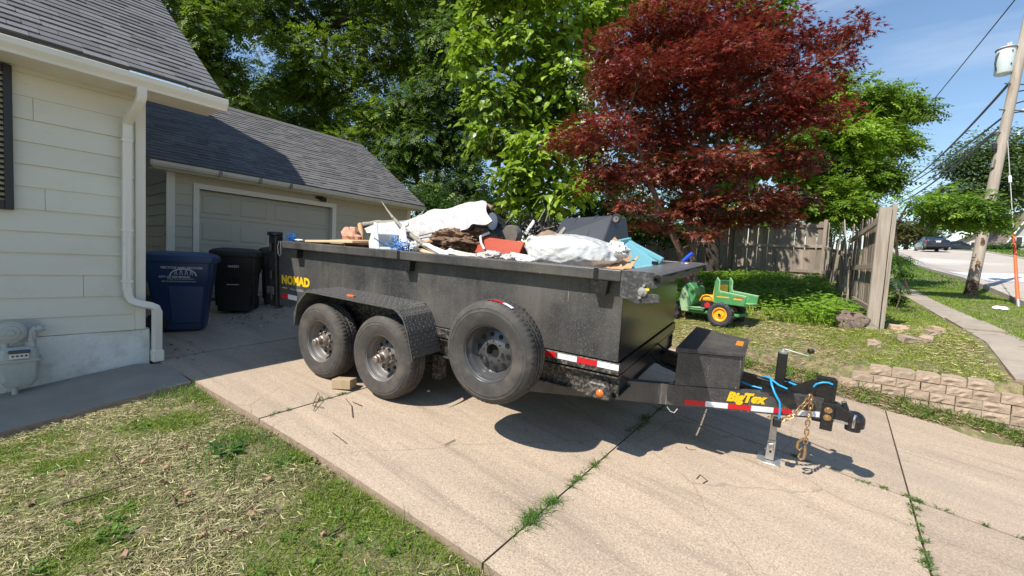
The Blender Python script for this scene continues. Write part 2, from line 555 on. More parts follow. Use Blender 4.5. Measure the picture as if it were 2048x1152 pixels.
mat('cloth_pale', (.50, .46, .44), .9, var=.1, vscale=12, crumple=(16, .03))
mat('tub_dark', (.037, .04, .047), .42, var=.1, vscale=6)
mat('teal', (.15, .36, .42), .45, var=.05, vscale=4)
mat('blue_plastic', (.015, .075, .62), .35)
mat('blue_mesh', (.10, .28, .62), .5)
mat('yellow_plastic', (.78, .60, .03), .4)
mat('metal_scrap', (.20, .18, .16), .5, metal=.4, var=.3, vscale=30)
mat('toy_green', (.055, .22, .075), .45, var=.12, vscale=8, col2=(.20, .33, .17), s2=9, lo=.52, hi=.75, amt=.6)
mat('toy_faded', (.24, .37, .2), .6, var=.15, vscale=10)
mat('toy_yellow', (.72, .36, .015), .45, var=.1, vscale=8)
mat('toy_tyre', (.03, .03, .034), .7, var=.3, vscale=30)
mat('toy_red', (.45, .02, .03), .4)
mat('fence_wood', (.25, .205, .165), .9, var=.25, vscale=30, stretch=(1, 1, .08), rnd=.25, col2=(.19, .155, .13), s2=14, lo=.5, hi=.7, bump=.002, bscale=60)
mat('post_wood', (.35, .30, .245), .9, var=.2, vscale=40, stretch=(1, 1, .06), rnd=.1, col2=(.27, .22, .17), s2=22, lo=.52, hi=.68, bump=.003, bscale=70)
mat('lumber', (.36, .27, .165), .85, var=.15, vscale=14, bump=.001, bscale=60)
mat('stump', (.20, .145, .125), .95, var=.35, vscale=22, col2=(.11, .08, .07), s2=11, lo=.45, hi=.65, bump=.012, bscale=28)
mat('block', (.34, .262, .195), .95, var=.22, vscale=16, rnd=.09, col2=(.31, .235, .175), s2=28, lo=.52, hi=.7, bump=.008, bscale=45)
mat('block_pink', (.49, .335, .245), .95, var=.14, vscale=20, rnd=.1, bump=.004, bscale=60)
mat('pole_wood', (.35, .305, .26), .9, var=.22, vscale=14, stretch=(1, 1, .06), col2=(.27, .205, .155), s2=9, lo=.5, hi=.68, bump=.004, bscale=20)
mat('pole_rot', (.08, .05, .035), .95, var=.4, vscale=20, col2=(.3, .17, .1), s2=7, lo=.5, hi=.6)
mat('transformer', (.58, .66, .68), .45, var=.04)
mat('wire', (.035, .035, .04), .6)
mat('guard_orange', (.80, .12, .035), .5, var=.08, vscale=3)
mat('car_paint', (.010, .013, .022), .2, coat=.6)
mat('car_glass', (.01, .014, .02), .05, spec=.8)
mat('tail_red', (.42, .006, .012), .25)
mat('car_tyre', (.02, .02, .02), .8)
mat('car_rim', (.55, .55, .57), .3, metal=.8)
mat('plate_print', (.75, .75, .75), .5)
mat('house_grey', (.36, .365, .36), .8, var=.04)
mat('house_tan', (.40, .36, .31), .8, var=.05)
mat('roof_white', (.72, .72, .70), .6)
mat('pane_dim', (.12, .12, .11), .5)
mat('roof_brown', (.22, .17, .145), .9, var=.15, vscale=3)
mat('bark_dark', (.055, .042, .033), .95, var=.3, vscale=10, bump=.02, bscale=14)
mat('bark_maple', (.15, .105, .08), .9, var=.25, vscale=14, bump=.008, bscale=22)
mat('leaf', (.1, .2, .05), .5, attr=True, transl=.45, spec=.35)
mat('leaf_gloss', (.1, .2, .05), .38, attr=True, transl=.40, spec=.45)
mat('leaf_red', (.1, .02, .02), .42, attr=True, transl=.35, spec=.5)
mat('grass', (.1, .2, .05), .6, attr=True, transl=.35, spec=.3)
mat('straw', (.5, .42, .24), .75, attr=True, transl=.15, spec=.2)
mat('shelf_plate', (.13, .13, .135), .28, var=.25, vscale=12, col2=(.22, .21, .2), s2=20, lo=.5, hi=.7, amt=.5, local=True)
mat('torn_board', (.58, .57, .54), .7, var=.08, vscale=6, col2=(.45, .38, .30), s2=6, lo=.6, hi=.72, amt=.6)
mat('petal', (.80, .78, .70), .6, transl=.3)
mat('pod', (.30, .19, .10), .8)
mat('dry_leaf', (.34, .22, .135), .8, var=.2, vscale=30, rnd=.3, transl=.2)
mat('dark_litter', (.035, .028, .022), .9)
mat('twig', (.11, .07, .05), .9)
mat('white_litter', (.8, .8, .8), .6)


def loft(mb, loops, cap=True, mi=0):
    k = len(loops[0]); vs = [p for l in loops for p in l]
    fs = [(i * k + j, i * k + (j + 1) % k, (i + 1) * k + (j + 1) % k, (i + 1) * k + j) for i in range(len(loops) - 1) for j in range(k)]
    if cap: fs += [tuple(range(k))[::-1], tuple(range((len(loops) - 1) * k, len(loops) * k))]
    return mb.add(vs, fs, mi)


def rrect(w, d, r, z, cx=0, cy=0, n=4):
    pts = []
    for qx, qy, a0 in ((1, 1, 0), (-1, 1, PI / 2), (-1, -1, PI), (1, -1, 1.5 * PI)):
        for i in range(n + 1):
            a = a0 + PI / 2 * i / n
            pts.append((cx + qx * (w / 2 - r) + r * math.cos(a), cy + qy * (d / 2 - r) + r * math.sin(a), z))
    return pts


# ================================================================== GROUND
def build_ground():
    Us = np.concatenate([[-400, -200, -100, -60, -40, -30, -24, -20, -17, -15, -13.5, -12, -11, -10.01, -9.9],
                         np.arange(-9.6, 6.01, .12), [6.5, 7, 8, 9, 10, 10.9, 11.2, 11.6, 12.5, 14, 16, 20, 26, 35, 50, 80, 140, 300]])
    Vs = np.concatenate([[-200, -80, -40, -20, -12, -8, -6, -5], np.arange(-4, 6.9, .12), [6.9, 6.955, 6.98, 7.03, 7.09],
                         np.arange(7.2, 20, .14), np.arange(20, 40, .8), np.arange(40, 100, 3), [110, 130, 160, 200, 260, 400, 900]])
    UU, VV = np.meshgrid(Us, Vs)
    Z = G(UU, VV)
    lawn = (VV < Ve(UU) - .1) | (VV > 7.3)
    wob = .012 * np.sin(UU * 5.1 + 1.3 * np.sin(VV * 3)) * np.cos(VV * 4.7 + np.sin(UU * 2.2)) + rng.normal(0, .006, Z.shape)
    Z = Z + np.where(lawn & (np.abs(UU) < 12) & (VV < 40), wob, 0)
    V3 = np.stack([UU.ravel(), VV.ravel(), Z.ravel()], 1)
    nu, nv = len(Us), len(Vs)
    idx = np.arange(nu * nv).reshape(nv, nu)
    F = np.stack([idx[:-1, :-1].ravel(), idx[:-1, 1:].ravel(), idx[1:, 1:].ravel(), idx[1:, :-1].ravel()], 1)
    o = link('ground', fast_mesh('ground', V3, F, 'soil', smooth=True))
    tag(o, 'patchy lawn and bare soil sloping up behind the driveway', 'lawn', kind='structure')


build_ground()


def slab_mesh(name, u0, u1, v0f, v1f, zf, th, n=8, m=8, mi_side=1, mats=('concrete', 'concrete_side')):
    """slab following zf; v0f, v1f functions of U"""
    mb = MB()
    P = [[None] * (n + 1) for _ in range(m + 1)]
    for j in range(m + 1):
        for i in range(n + 1):
            u = u0 + (u1 - u0) * i / n
            v = v0f(u) + (v1f(u) - v0f(u)) * j / m
            e = .006 if (i in (0, n) or j in (0, m)) else 0
            P[j][i] = (u, v, float(zf(u, v)) - e)
    mb.grid(lambda a, b: P[round(b * m)][round(a * n)], n, m, 0)
    rim = [(0, i) for i in range(n + 1)] + [(j, n) for j in range(1, m + 1)] + [(m, i) for i in range(n - 1, -1, -1)] + [(j, 0) for j in range(m - 1, 0, -1)]
    top = [P[j][i] for j, i in rim]
    k = len(top)
    mb.add(top + [(p[0], p[1], p[2] - th) for p in top], [(i, (i + 1) % k, k + (i + 1) % k, k + i) for i in range(k)], mi_side)
    return mb.mesh(name, list(mats), smooth=40)


drv = empty('driveway', (-3, 4, float(gd(-3, 4))))
tag(drv, 'sunlit tan concrete driveway slabs under the dump trailer', 'driveway', kind='structure')
UJ = [-9.98, -8.35, -6.12, -3.75, -1.37, .56, 2.6, 4.25]
VJ = [None, 4.42, 6.93]
for i in range(len(UJ) - 1):
    for j in range(2):
        gp = .007
        v0 = (lambda u: float(Ve(u)) + .0) if j == 0 else (lambda u: 4.42 + gp)
        v1 = (lambda u: 4.42 - gp) if j == 0 else (lambda u: 6.93)
        dz = random.uniform(-.004, .004)
        me = slab_mesh('slab', UJ[i] + gp, UJ[i + 1] - gp, v0, v1, lambda u, v: gd(u, v) + dz, .11, 10, 10)
        o = link('slab', me)
        o.parent = drv; o.matrix_parent_inverse = drv.matrix_world.inverted() if False else Matrix.Translation((3, -4, -float(gd(-3, 4))))

# concrete walk beside the house
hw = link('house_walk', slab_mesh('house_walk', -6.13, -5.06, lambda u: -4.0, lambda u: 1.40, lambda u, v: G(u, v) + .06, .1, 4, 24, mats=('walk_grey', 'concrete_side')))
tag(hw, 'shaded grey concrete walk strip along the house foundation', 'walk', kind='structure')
# public sidewalk
sw = empty('sidewalk', (2.1, 12, float(G(2.1, 12))))
tag(sw, 'narrow worn concrete sidewalk climbing beside the broken fence', 'sidewalk', kind='structure')
vv = 7.25
k = 0
while vv < 34:
    ln = 1.5 if k else 1.2
    sh = random.uniform(-.03, .03)
    me = slab_mesh('slab', 1.66 + sh, 2.15 + sh, lambda u: vv + .012, lambda u: vv + ln - .012, lambda u, v: G(u, v) + .03 + dz, .1, 4, 6, mats=('walk_public', 'concrete_side'))
    o = link('slab', me); o.parent = sw; o.matrix_parent_inverse = Matrix.Translation((-2.1, -12, -float(G(2.1, 12))))
    dz = random.uniform(-.012, .012)
    vv += ln; k += 1


def strip(name, u0, u1, Vs, zoff, m, nu=2, kind='structure', label=None, cat=None, th=None, zf=zroad):
    mb = MB()
    for i in range(len(Vs) - 1):
        for a in range(nu):
            ua, ub = u0 + (u1 - u0) * a / nu, u0 + (u1 - u0) * (a + 1) / nu
            q = [(ua, Vs[i], zf(Vs[i]) + zoff), (ub, Vs[i], zf(Vs[i]) + zoff), (ub, Vs[i + 1], zf(Vs[i + 1]) + zoff), (ua, Vs[i + 1], zf(Vs[i + 1]) + zoff)]
            if th: mb.hexa([(x, y, z - th) for x, y, z in q] + q)
            else: mb.add(q, [(0, 1, 2, 3)])
    o = mb.build(name, m)
    tag(o, label, cat, kind=kind)
    return o


RV = list(np.arange(-30, 15, 3)) + list(np.arange(15, 80, 1.5)) + [90, 100, 130, 170, 250, 400]
strip('road', 4.25, 10.95, RV, 0, 'road', label='pale concrete street climbing away behind the pole', cat='road')
strip('kerb', 4.1, 4.25, [v for v in RV if v > 7], .03, 'kerb', 1, label='low kerb between grass strip and street', cat='kerb', th=.25)
strip('kerb_far', 10.95, 11.15, RV, .07, 'kerb', 1, label='low kerb on the far side of the street', cat='kerb', th=.25).name = 'kerb'
strip('road_patch', 4.5, 8.6, [24.5, 26, 28, 30, 31.5], .004, 'road_patch', label='pale newer patch in the street surface', cat='road')

# ================================================================== HOUSE
HO = np.array([-6.19, 1.30, 0])
house = empty('house', HO)
tag(house, 'cream clapboard house with grey shingle roof and white downspout', 'house')


def HB(): return MB(-HO)


HB().b2((-17.2, -7, -.3), (-6.21, 1.24, 2.98)).build('wall', 'siding', house)
zb = [.404, .586, .787, 1.008, 1.223, 1.427, 1.639, 1.850, 2.06, 2.27, 2.48, 2.69, 2.90]
for i, z in enumerate(zb):
    zt = zb[i + 1] if i + 1 < len(zb) else 2.98
    q = [(-6.21, z), (-6.172, z), (-6.188, zt + .0), (-6.21, zt)]
    cut = random.uniform(-2.5, -.5)
    jv = {2: .78, 6: .52, 10: .45}.get(i)
    wob_ = random.uniform(-.0015, .0015)
    q = [(a_ + wob_, b_ + random.uniform(-.0012, .0012)) for a_, b_ in q]
    if jv is None:
        HB().prism(q, 1, -7, 1.185).build('siding_board', 'siding', house)
    else:
        HB().prism(q, 1, -7, jv - .0015).build('siding_board', 'siding', house)
        HB().prism([(a_ + .0012, b_) for a_, b_ in q], 1, jv + .0015, 1.185).build('siding_board', 'siding', house)
for i, z in enumerate(zb):                                   # boards of the end wall
    zt = zb[i + 1] if i + 1 < len(zb) else 2.98
    HB().prism([(1.24, z), (1.268, z), (1.252, zt), (1.24, zt)], 0, -17.2, -6.28).build('siding_board', 'siding', house)
HB().b2((-6.29, 1.187, .405), (-6.158, 1.275, 2.98)).build('corner_board', 'trim', house, bevel=.004)
# gable triangle
HB().prism([(-17.4, 2.98), (-6.2, 2.98), (-11.6, 7.2)], 1, 1.1, 1.24).build('gable_wall', 'siding', house)
# foundation, lumpy stucco
fb = HB()
fb.grid(lambda a, b: (-6.175 + .018 * math.sin(9 * a * 7) * math.cos(7 * b) + .012 * math.sin(31 * a) + (.03 * b * (a > .95)) * 0, -7 + 8.31 * a, -1.0 + 1.398 * (1 - b)), 90, 10)
fb.grid(lambda a, b: (-6.175 - a * 11, 1.31 + .01 * math.sin(20 * a), -.6 + .998 * (1 - b)), 30, 6)
fb.grid(lambda a, b: (-6.175 - .06 * b, -7 + 8.31 * a, .398 + .012 * b), 60, 1)
fb.build('foundation', 'stucco', house, smooth=50)
# soffit, fascia
HB().b2((-6.2, -7, 2.945), (-5.83, 1.86, 2.965)).build('soffit', 'soffit', house)
HB().b2((-5.835, -7, 2.94), (-5.812, 1.86, 3.075)).build('fascia', 'trim', house)
# roof
EU, EZ, PT, RU = -5.735, 3.105, .744, -11.6
RZ = EZ + PT * (EU - RU)
rf = HB()
rf.prism([(EU, EZ), (RU, RZ), (2 * RU - EU, EZ), (2 * RU - EU, EZ - .06), (RU, RZ - .16), (EU, EZ - .025)], 1, -7, 1.87)
roof = rf.build('roof', 'roof_deck', house)
HB().prism([(EU - .02, EZ - .04), (RU, RZ - .05), (2 * RU - EU, EZ - .05), (2 * RU - EU, EZ - .24), (RU, RZ - .26), (EU - .02, EZ - .17)], 1, 1.80, 1.845).build('rake_board', 'trim', house)
sl = np.array([-1, 0, PT]) / math.hypot(1, PT); nn = np.array([PT, 0, 1]) / math.hypot(1, PT)
SR = Matrix([[0, sl[0], nn[0]], [1, sl[1], nn[1]], [0, sl[2], nn[2]]]).to_euler()
EXP = .132


def shingle_me(w, t):
    mb = MB()
    L_ = .165
    mb.hexa([(-w / 2, 0, -.002), (w / 2, 0, -.002), (w / 2, L_, -.006), (-w / 2, L_, -.006), (-w / 2, 0, t), (w / 2, 0, t), (w / 2, L_, 0), (-w / 2, L_, 0)])
    return mb.mesh('shingle', 'shingle')


SHW = [.15, .19, .23, .28, .33]
SHM = [(w, shingle_me(w - .003, t)) for w in SHW for t in (.011, .017)]
cnt = 0
rest = []
ncourse = int((EU - RU) * math.hypot(1, PT) / EXP)
for c in range(ncourse):
    v = 1.87
    base = np.array([EU, 0, EZ]) + sl * (c * EXP - .012) + nn * .002
    while v > -7:
        w, me = random.choice(SHM)
        w = min(w, 5)
        cen = base + np.array([0, v - w / 2, 0])
        vis = (c < 26) and (v > .15 + c * .0) and cnt < 298
        if vis:
            o = bpy.data.objects.new('shingle', me); COL.objects.link(o); o.parent = roof
            o.location = cen - HO; o.rotation_euler = SR
            cnt += 1
        else:
            rest.append((cen - HO, w, random.choice((.011, .017)), .125 * random.uniform(.75, 1.25)))
        v -= w


def shingle_field(name, items, sl_, nn_, parent, L_=.165, tint=(1, .97, .99)):
    n = len(items)
    C0 = np.array([i[0] for i in items]); W = np.array([i[1] for i in items])[:, None] / 2 - .002
    T = np.array([i[2] for i in items])[:, None]; sh = np.array([i[3] for i in items])
    x = np.array([0, 1, 0])
    P = []
    for sx, y, tz in ((-1, 0, 0), (1, 0, 0), (1, L_, 0), (-1, L_, 0), (-1, 0, 1), (1, 0, 1), (1, L_, 0.02), (-1, L_, 0.02)):
        P.append(C0 + x * (sx * W) + sl_ * y + nn_ * (T * tz))
    V = np.stack(P, 1).reshape(-1, 3)
    f = np.array([(4, 5, 6, 7), (0, 1, 5, 4), (1, 2, 6, 5), (3, 0, 4, 7)])
    F = (np.arange(n)[:, None, None] * 8 + f[None]).reshape(-1, 4)
    col = np.repeat(sh[:, None] * np.array(tint)[None], 8, 0)
    o = link(name, fast_mesh(name, V, F, 'shingle_field', col), parent)
    o['kind'] = 'stuff'
    return o


shingle_field('shingles', rest, sl, nn, roof)
# gutter: K profile swept along the eave
gp = [(-5.812, 3.055), (-5.812, 2.935), (-5.745, 2.935), (-5.735, 2.962), (-5.702, 3.005), (-5.697, 3.055), (-5.703, 3.06), (-5.706, 3.01), (-5.742, 2.968), (-5.752, 2.945), (-5.805, 2.945), (-5.805, 3.055)]
gt = HB(); gt.prism(gp, 1, -7, 1.915)
gt.prism([(-5.812, 3.055), (-5.812, 2.935), (-5.745, 2.935), (-5.735, 2.962), (-5.702, 3.005), (-5.697, 3.055)], 1, 1.912, 1.918)
gt.build('gutter', 'gutter', house)
# downspout
sec = [(-.038, -.027), (-.02, -.033), (0, -.027), (.02, -.033), (.038, -.027), (.038, .027), (-.038, .027)]
ds = HB()
ds.tube([(-5.76, 1.16, 2.95), (-5.76, 1.16, 2.86), (-5.78, 1.155, 2.82), (-6.06, 1.115, 2.66), (-6.105, 1.11, 2.62), (-6.11, 1.11, 2.5), (-6.11, 1.108, .86)], 1, sec=sec)
dsp = ds.build('downspout', 'gutter', house, smooth=35)
sec2 = [(-.033, -.04), (.033, -.04), (.033, .04), (-.033, .04)]
HB().tube([(-6.11, 1.108, .88), (-6.11, 1.112, .80), (-6.105, 1.14, .735), (-6.09, 1.19, .705), (-6.06, 1.30, .675), (-6.05, 1.335, .655), (-6.05, 1.35, .61), (-6.05, 1.35, .17)], 1, sec=sec2).build('elbow', 'gutter', dsp, smooth=35)
HB().box((-6.05, 1.355, .11), (.10, .105, .13)).build('foot_boot', 'gutter', dsp, bevel=.008)
for z in (2.45, 1.5, .95):
    HB().box((-6.11, 1.108, z), (.075, .092, .025)).build('strap', 'gutter', dsp)
# black louvred shutter
shp = HB()
for a, b in (((-6.172, -.10, 1.616), (-6.125, -.045, 3.0)), ((-6.172, .265, 1.616), (-6.125, .32, 2.93)), ((-6.172, -.045, 1.616), (-6.125, .265, 1.70)), ((-6.172, -.045, 2.86), (-6.125, .265, 2.93))):
    shp.b2(a, b)
sht = shp.build('shutter', 'shutter_black', house, bevel=.003)
for i in range(23):
    HB().box((-6.148, .11, 1.73 + i * .0497), (.03, .31, .006), rotm('Y', .7)).build('slat', 'shutter_black', sht)
# ------------------------------------------------------------------ gas meter
mo = np.array([-6.0, .34, float(G(-6.0, .34)) + .02])
gm = empty('gas_meter', mo)
tag(gm, 'pale grey painted gas meter on the house foundation', 'gas meter')


def MM(): return MB(-mo)


b = MM()
loft(b, [rrect(.10, .17, .03, -.03, -6.03, .325), rrect(.15, .23, .04, .03, -6.03, .325), rrect(.17, .25, .04, .16, -6.03, .325), rrect(.175, .255, .04, .215, -6.03, .325)])
b.build('body', 'meter_grey', gm, smooth=22)
b = MM(); loft(b, [rrect(.20, .285, .03, .213, -6.03, .325), rrect(.20, .285, .03, .232, -6.03, .325)]); b.build('flange', 'meter_grey', gm, smooth=40)
b = MM(); loft(b, [rrect(.175, .255, .04, .23, -6.03, .325), rrect(.17, .25, .05, .315, -6.03, .325), rrect(.10, .17, .04, .345, -6.03, .325)]); b.build('upper_body', 'meter_grey', gm, smooth=22)
dl = MM().box((-5.935, .325, .275), (.03, .12, .062)).build('dial_face', 'trim', gm, bevel=.004)
MM().box((-5.928, .325, .31), (.04, .135, .03)).build('dial_hood', 'meter_dark', dl, bevel=.006)
for i in range(4):
    MM().disc((-5.917, .285 + i * .027, .272), .009, 12, 0, .003).build('dial', 'meter_dark', dl)
b = MM()
b.tube([(-6.03, .245, .33), (-6.03, .245, .43)], .024, 12)
b.tube([(-6.03, .405, .33), (-6.03, .405, .385)], .036, 6); b.tube([(-6.03, .405, .38), (-6.03, .405, .48), (-6.03, .42, .50), (-6.03, .50, .50)], .022, 12)
b.build('pipe', 'meter_grey', gm, smooth=40)
MM().tube([(-6.03, .44, .50), (-6.03, .475, .50)], .034, 8).build('union_nut', 'meter_grey', gm)
MM().box((-6.03, .425, .47), (.03, .02, .12)).build('valve', 'meter_grey', gm, bevel=.004)
MM().lathe([(.001, -.035), (.03, -.035), (.035, -.02), (.085, -.014), (.102, -.006), (.102, .005), (.088, .007), (.086, .018), (.062, .022), (.06, .034), (.026, .037), (.024, .056), (.001, .057)], 28, 0, (-6.0, .275, .485)).build('regulator', 'meter_grey', gm, smooth=20)
MM().b2((-6.16, .22, .40), (-6.14, .46, .57)).build('bracket_plate', 'meter_grey', gm)
MM().tube([(-6.02, .30, .0 + mo[2]), (-6.02, .30, .06)], .022, 10).build('riser', 'meter_grey', gm)

# ================================================================== GARAGE
GO = np.array([-10, 5.2, .33])
gar = empty('garage', GO)
tag(gar, 'low cream garage with white panelled door and dark shingle roof', 'garage')


def GB(): return MB(-GO)


VA = float(PU(398, 378, -10.)[1]); VB = VA + 2.744; DT = 2.50; DB = .34
VC, VD = 2.38, 8.0
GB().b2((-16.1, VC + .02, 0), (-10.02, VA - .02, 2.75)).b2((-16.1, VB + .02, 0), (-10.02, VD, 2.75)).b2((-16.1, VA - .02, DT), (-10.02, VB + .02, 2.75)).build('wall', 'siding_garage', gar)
z0 = float(PU(350, 450.9, -9.98)[2])
zs = [z0 + .2035 * i for i in range(-8, 8) if .2 < z0 + .2035 * i < 2.70]
for z in zs:
    zt = min(z + .2035, 2.74)
    pr = [(-10.02, z), (-9.982, z), (-9.998, zt), (-10.02, zt)]
    for a, c in ((VC + .11, VA - .10), (VB + .10, VD - .11)):
        if zt < DT + .12 or True:
            GB().prism(pr, 1, a, c).build('siding_board', 'siding_garage', gar)
    if z > DT + .06:
        GB().prism(pr, 1, VA - .10, VB + .10).build('siding_board', 'siding_garage', gar)
    GB().prism([(VC + .02, z), (VC - .018, z), (VC - .002, zt), (VC + .02, zt)], 0, -16.1, -10.1).build('siding_board', 'siding_garage', gar)
GB().b2((-10.02, VC - .02, .2), (-9.97, VC + .108, 2.74)).build('corner_board', 'trim', gar)
GB().b2((-10.02, VD - .108, .2), (-9.97, VD + .02, 2.74)).build('corner_board', 'trim', gar)
GB().b2((-12.6, VC - .035, .3), (-12.4, VC + .0, 2.45)).build('side_door_trim', 'trim', gar)
# door frame and sectional door
GB().b2((-10.13, VA - .098, DB - .1), (-9.965, VA, DT + .1)).build('jamb', 'trim', gar)
GB().b2((-10.13, VB, DB - .1), (-9.965, VB + .098, DT + .1)).build('jamb', 'trim', gar)
GB().b2((-10.13, VA, DT), (-9.963, VB, DT + .1)).build('head_trim', 'trim', gar)
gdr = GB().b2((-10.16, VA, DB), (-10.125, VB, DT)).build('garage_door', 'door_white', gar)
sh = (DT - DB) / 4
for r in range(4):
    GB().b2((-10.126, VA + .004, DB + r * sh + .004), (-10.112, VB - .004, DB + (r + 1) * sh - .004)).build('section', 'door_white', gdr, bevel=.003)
    for c in range(4):
        cw = (VB - VA) / 4
        y0, y1 = VA + c * cw + .075, VA + (c + 1) * cw - .075
        za, zc = DB + r * sh + .085, DB + (r + 1) * sh - .085
        q = GB()
        q.hexa([(-10.113, y0, za), (-10.113, y1, za), (-10.113, y1, zc), (-10.113, y0, zc), (-10.099, y0 + .03, za + .03), (-10.099, y1 - .03, za + .03), (-10.099, y1 - .03, zc - .03), (-10.099, y0 + .03, zc - .03)])
        q.build('door_panel', 'door_white', gdr)
# eaves and roof
GEU, GEZ, GP, GRU = -9.60, 2.875, .66, -12.83
GRZ = GEZ + GP * (GEU - GRU)
GB().b2((-10.0, 2.10, 2.735), (-9.68, 8.16, 2.755)).build('soffit', 'soffit', gar)
GB().b2((-9.70, 2.12, 2.72), (-9.672, 8.18, 2.85)).build('fascia', 'siding_garage', gar)
grf = GB().prism([(GEU, GEZ), (GRU, GRZ), (2 * GRU - GEU, GEZ), (2 * GRU - GEU, GEZ - .06), (GRU, GRZ - .15), (GEU, GEZ - .025)], 1, 2.08, 8.20).build('roof', 'roof_deck', gar)
GB().prism([(-9.75, 2.74), (GRU, GRZ - .14), (-16.0, 2.74)], 1, VD - .05, VD + .0).build('gable_wall', 'siding_garage', gar)
GB().prism([(-9.75, 2.74), (GRU, GRZ - .14), (-16.0, 2.74)], 1, VC, VC + .05).build('gable_wall', 'siding_garage', gar)
gsl = np.array([-1, 0, GP]) / math.hypot(1, GP); gnn = np.array([GP, 0, 1]) / math.hypot(1, GP)
items = []
for c in range(int((GEU - GRU) * math.hypot(1, GP) / EXP) + 1):
    v = 8.22
    base = np.array([GEU, 0, GEZ]) + gsl * (c * EXP - .012) + gnn * .002 - GO
    while v > 2.1:
        w = random.choice(SHW)
        items.append((base + np.array([0, v - w / 2, 0]), w, random.choice((.011, .018)), .115 * random.uniform(.76, 1.24)))
        v -= w
shingle_field('shingles', items, gsl, gnn, grf)
rc = GB()
for i in range(20):
    v0 = 2.06 + i * .308
    rc.hexa([(GRU - .14, v0, GRZ - .07), (GRU + .14, v0, GRZ - .07), (GRU + .14, v0 + .31, GRZ - .07), (GRU - .14, v0 + .31, GRZ - .07), (GRU - .02, v0, GRZ + .025 + .006 * (i % 2)), (GRU + .02, v0, GRZ + .025 + .006 * (i % 2)), (GRU + .02, v0 + .31, GRZ + .02), (GRU - .02, v0 + .31, GRZ + .02)])
rc.build('ridge_cap', 'roof_deck', grf)
gg = GB(); gg.prism([(-9.668, 2.845), (-9.668, 2.76), (-9.61, 2.755), (-9.585, 2.80), (-9.58, 2.852), (-9.588, 2.852), (-9.595, 2.80), (-9.615, 2.765), (-9.66, 2.77), (-9.66, 2.845)], 1, 2.05, 8.24)
gg.prism([(-9.668, 2.845), (-9.668, 2.76), (-9.61, 2.755), (-9.585, 2.80), (-9.58, 2.852)], 1, 8.236, 8.242)
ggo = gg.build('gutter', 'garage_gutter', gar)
for u, v in ((442, 352), (522, 368), (583, 377)):
    p = PU(u, v, -9.58)
    GB().box((-9.585, p[1], 2.79), (.03, .05, .11)).build('gutter_bracket', 'metal_scrap', ggo)
p = PU(640, 398, -9.93)
fl = GB().box((-9.95, p[1], p[2] + .03), (.08, .16, .05)).build('floodlight', 'black_plastic', gar, bevel=.01)
for s in (-1, 1):
    GB().lathe([(.01, 0), (.035, .02), (.055, .10), (.05, .10), (.03, .03)], 14, 1, (-9.92, p[1] + s * .03, p[2])).build('lamp_head', 'black_plastic', fl, smooth=40)


# ================================================================== WHEELED BINS
def wheeled_bin(name, loc, rz, m, label, h=1.16, w=.66, d=.84):
    t = empty(name, loc, rz)
    tag(t, label, 'bin', 'wheeled bins by the garage')
    hb = h - .13
    b = MB()
    loft(b, [rrect(w * .76, d * .66, .05, .03), rrect(w * .78, d * .68, .06, .10), rrect(w * .88, d * .84, .06, hb * .66), rrect(w * .95, d * .88, .06, hb * .70), rrect(w * .97, d * .93, .07, hb * .95), rrect(w, d * .96, .07, hb * .955), rrect(w, d * .97, .07, hb)])
    b.build('body', m, t, smooth=35)
    for sx in (-1, 1):
        b = MB()
        b.hexa([(sx * w * .40, -d * .30, .12), (sx * w * .40, d * .1, .12), (sx * w * .425, d * .1, .12), (sx * w * .425, -d * .30, .12), (sx * w * .43, -d * .34, hb * .64), (sx * w * .43, d * .15, hb * .64), (sx * w * .455, d * .15, hb * .64), (sx * w * .455, -d * .34, hb * .64)])
        b.build('side_rib', m, t, bevel=.01)
    l = MB()
    loft(l, [rrect(w * 1.06, d * 1.03, .07, hb - .035), rrect(w * 1.08, d * 1.05, .08, hb + .01), rrect(w * 1.06, d * 1.02, .08, hb + .05), rrect(w * .92, d * .9, .10, hb + .085), rrect(w * .6, d * .6, .12, hb + .11)])
    ld = l.build('lid', m, t, smooth=35)
    MB().tube([(-w * .42, d * .53, hb + .0), (w * .42, d * .53, hb + .0)], .02, 10).build('handle', m, t, smooth=40)
    for sx in (-1, 1):
        wl_ = MB().lathe([(.03, -.03), (.12, -.035), (.135, -.02), (.135, .02), (.12, .035), (.03, .03)], 24, 0, (sx * w * .36, d * .30, .135)).build('wheel', 'black_plastic', t, smooth=35)
        MB().disc((sx * (w * .36 + .036), d * .30, .135), .05, 14, 0, .012).build('hub_cap', m, wl_)
    return t


def zdr(p): return float(gd(p[0], p[1]))


p = (-7.62, 2.0)
bb = wheeled_bin('recycling_bin', (*p, zdr(p)), math.radians(157), 'bin_blue', 'blue wheeled recycling bin with white printed arch logo')


def decal(parent, me, O, X, Y, name='lettering'):
    X = Vector(X).normalized(); Y = Vector(Y); Y = (Y - X * Y.dot(X)).normalized(); Z = X.cross(Y)
    o = link(name, me, parent)
    o.matrix_local = Matrix([[X[i], Y[i], Z[i], O[i]] for i in range(3)] + [[0, 0, 0, 1]])
    return o


# print on the long side of the blue bin (local -x) and on the front of the dark one (local -y)
def bin_front(z, off=.004, half=.42, k=(.68, .84, .88, .93)):
    hb = 1.03
    return -half * np.interp(z, [.10, hb * .66, hb * .70, hb * .95], k) - off


def bin_side(z, off=.004): return bin_front(z, off, .33, (.78, .88, .95, .97))


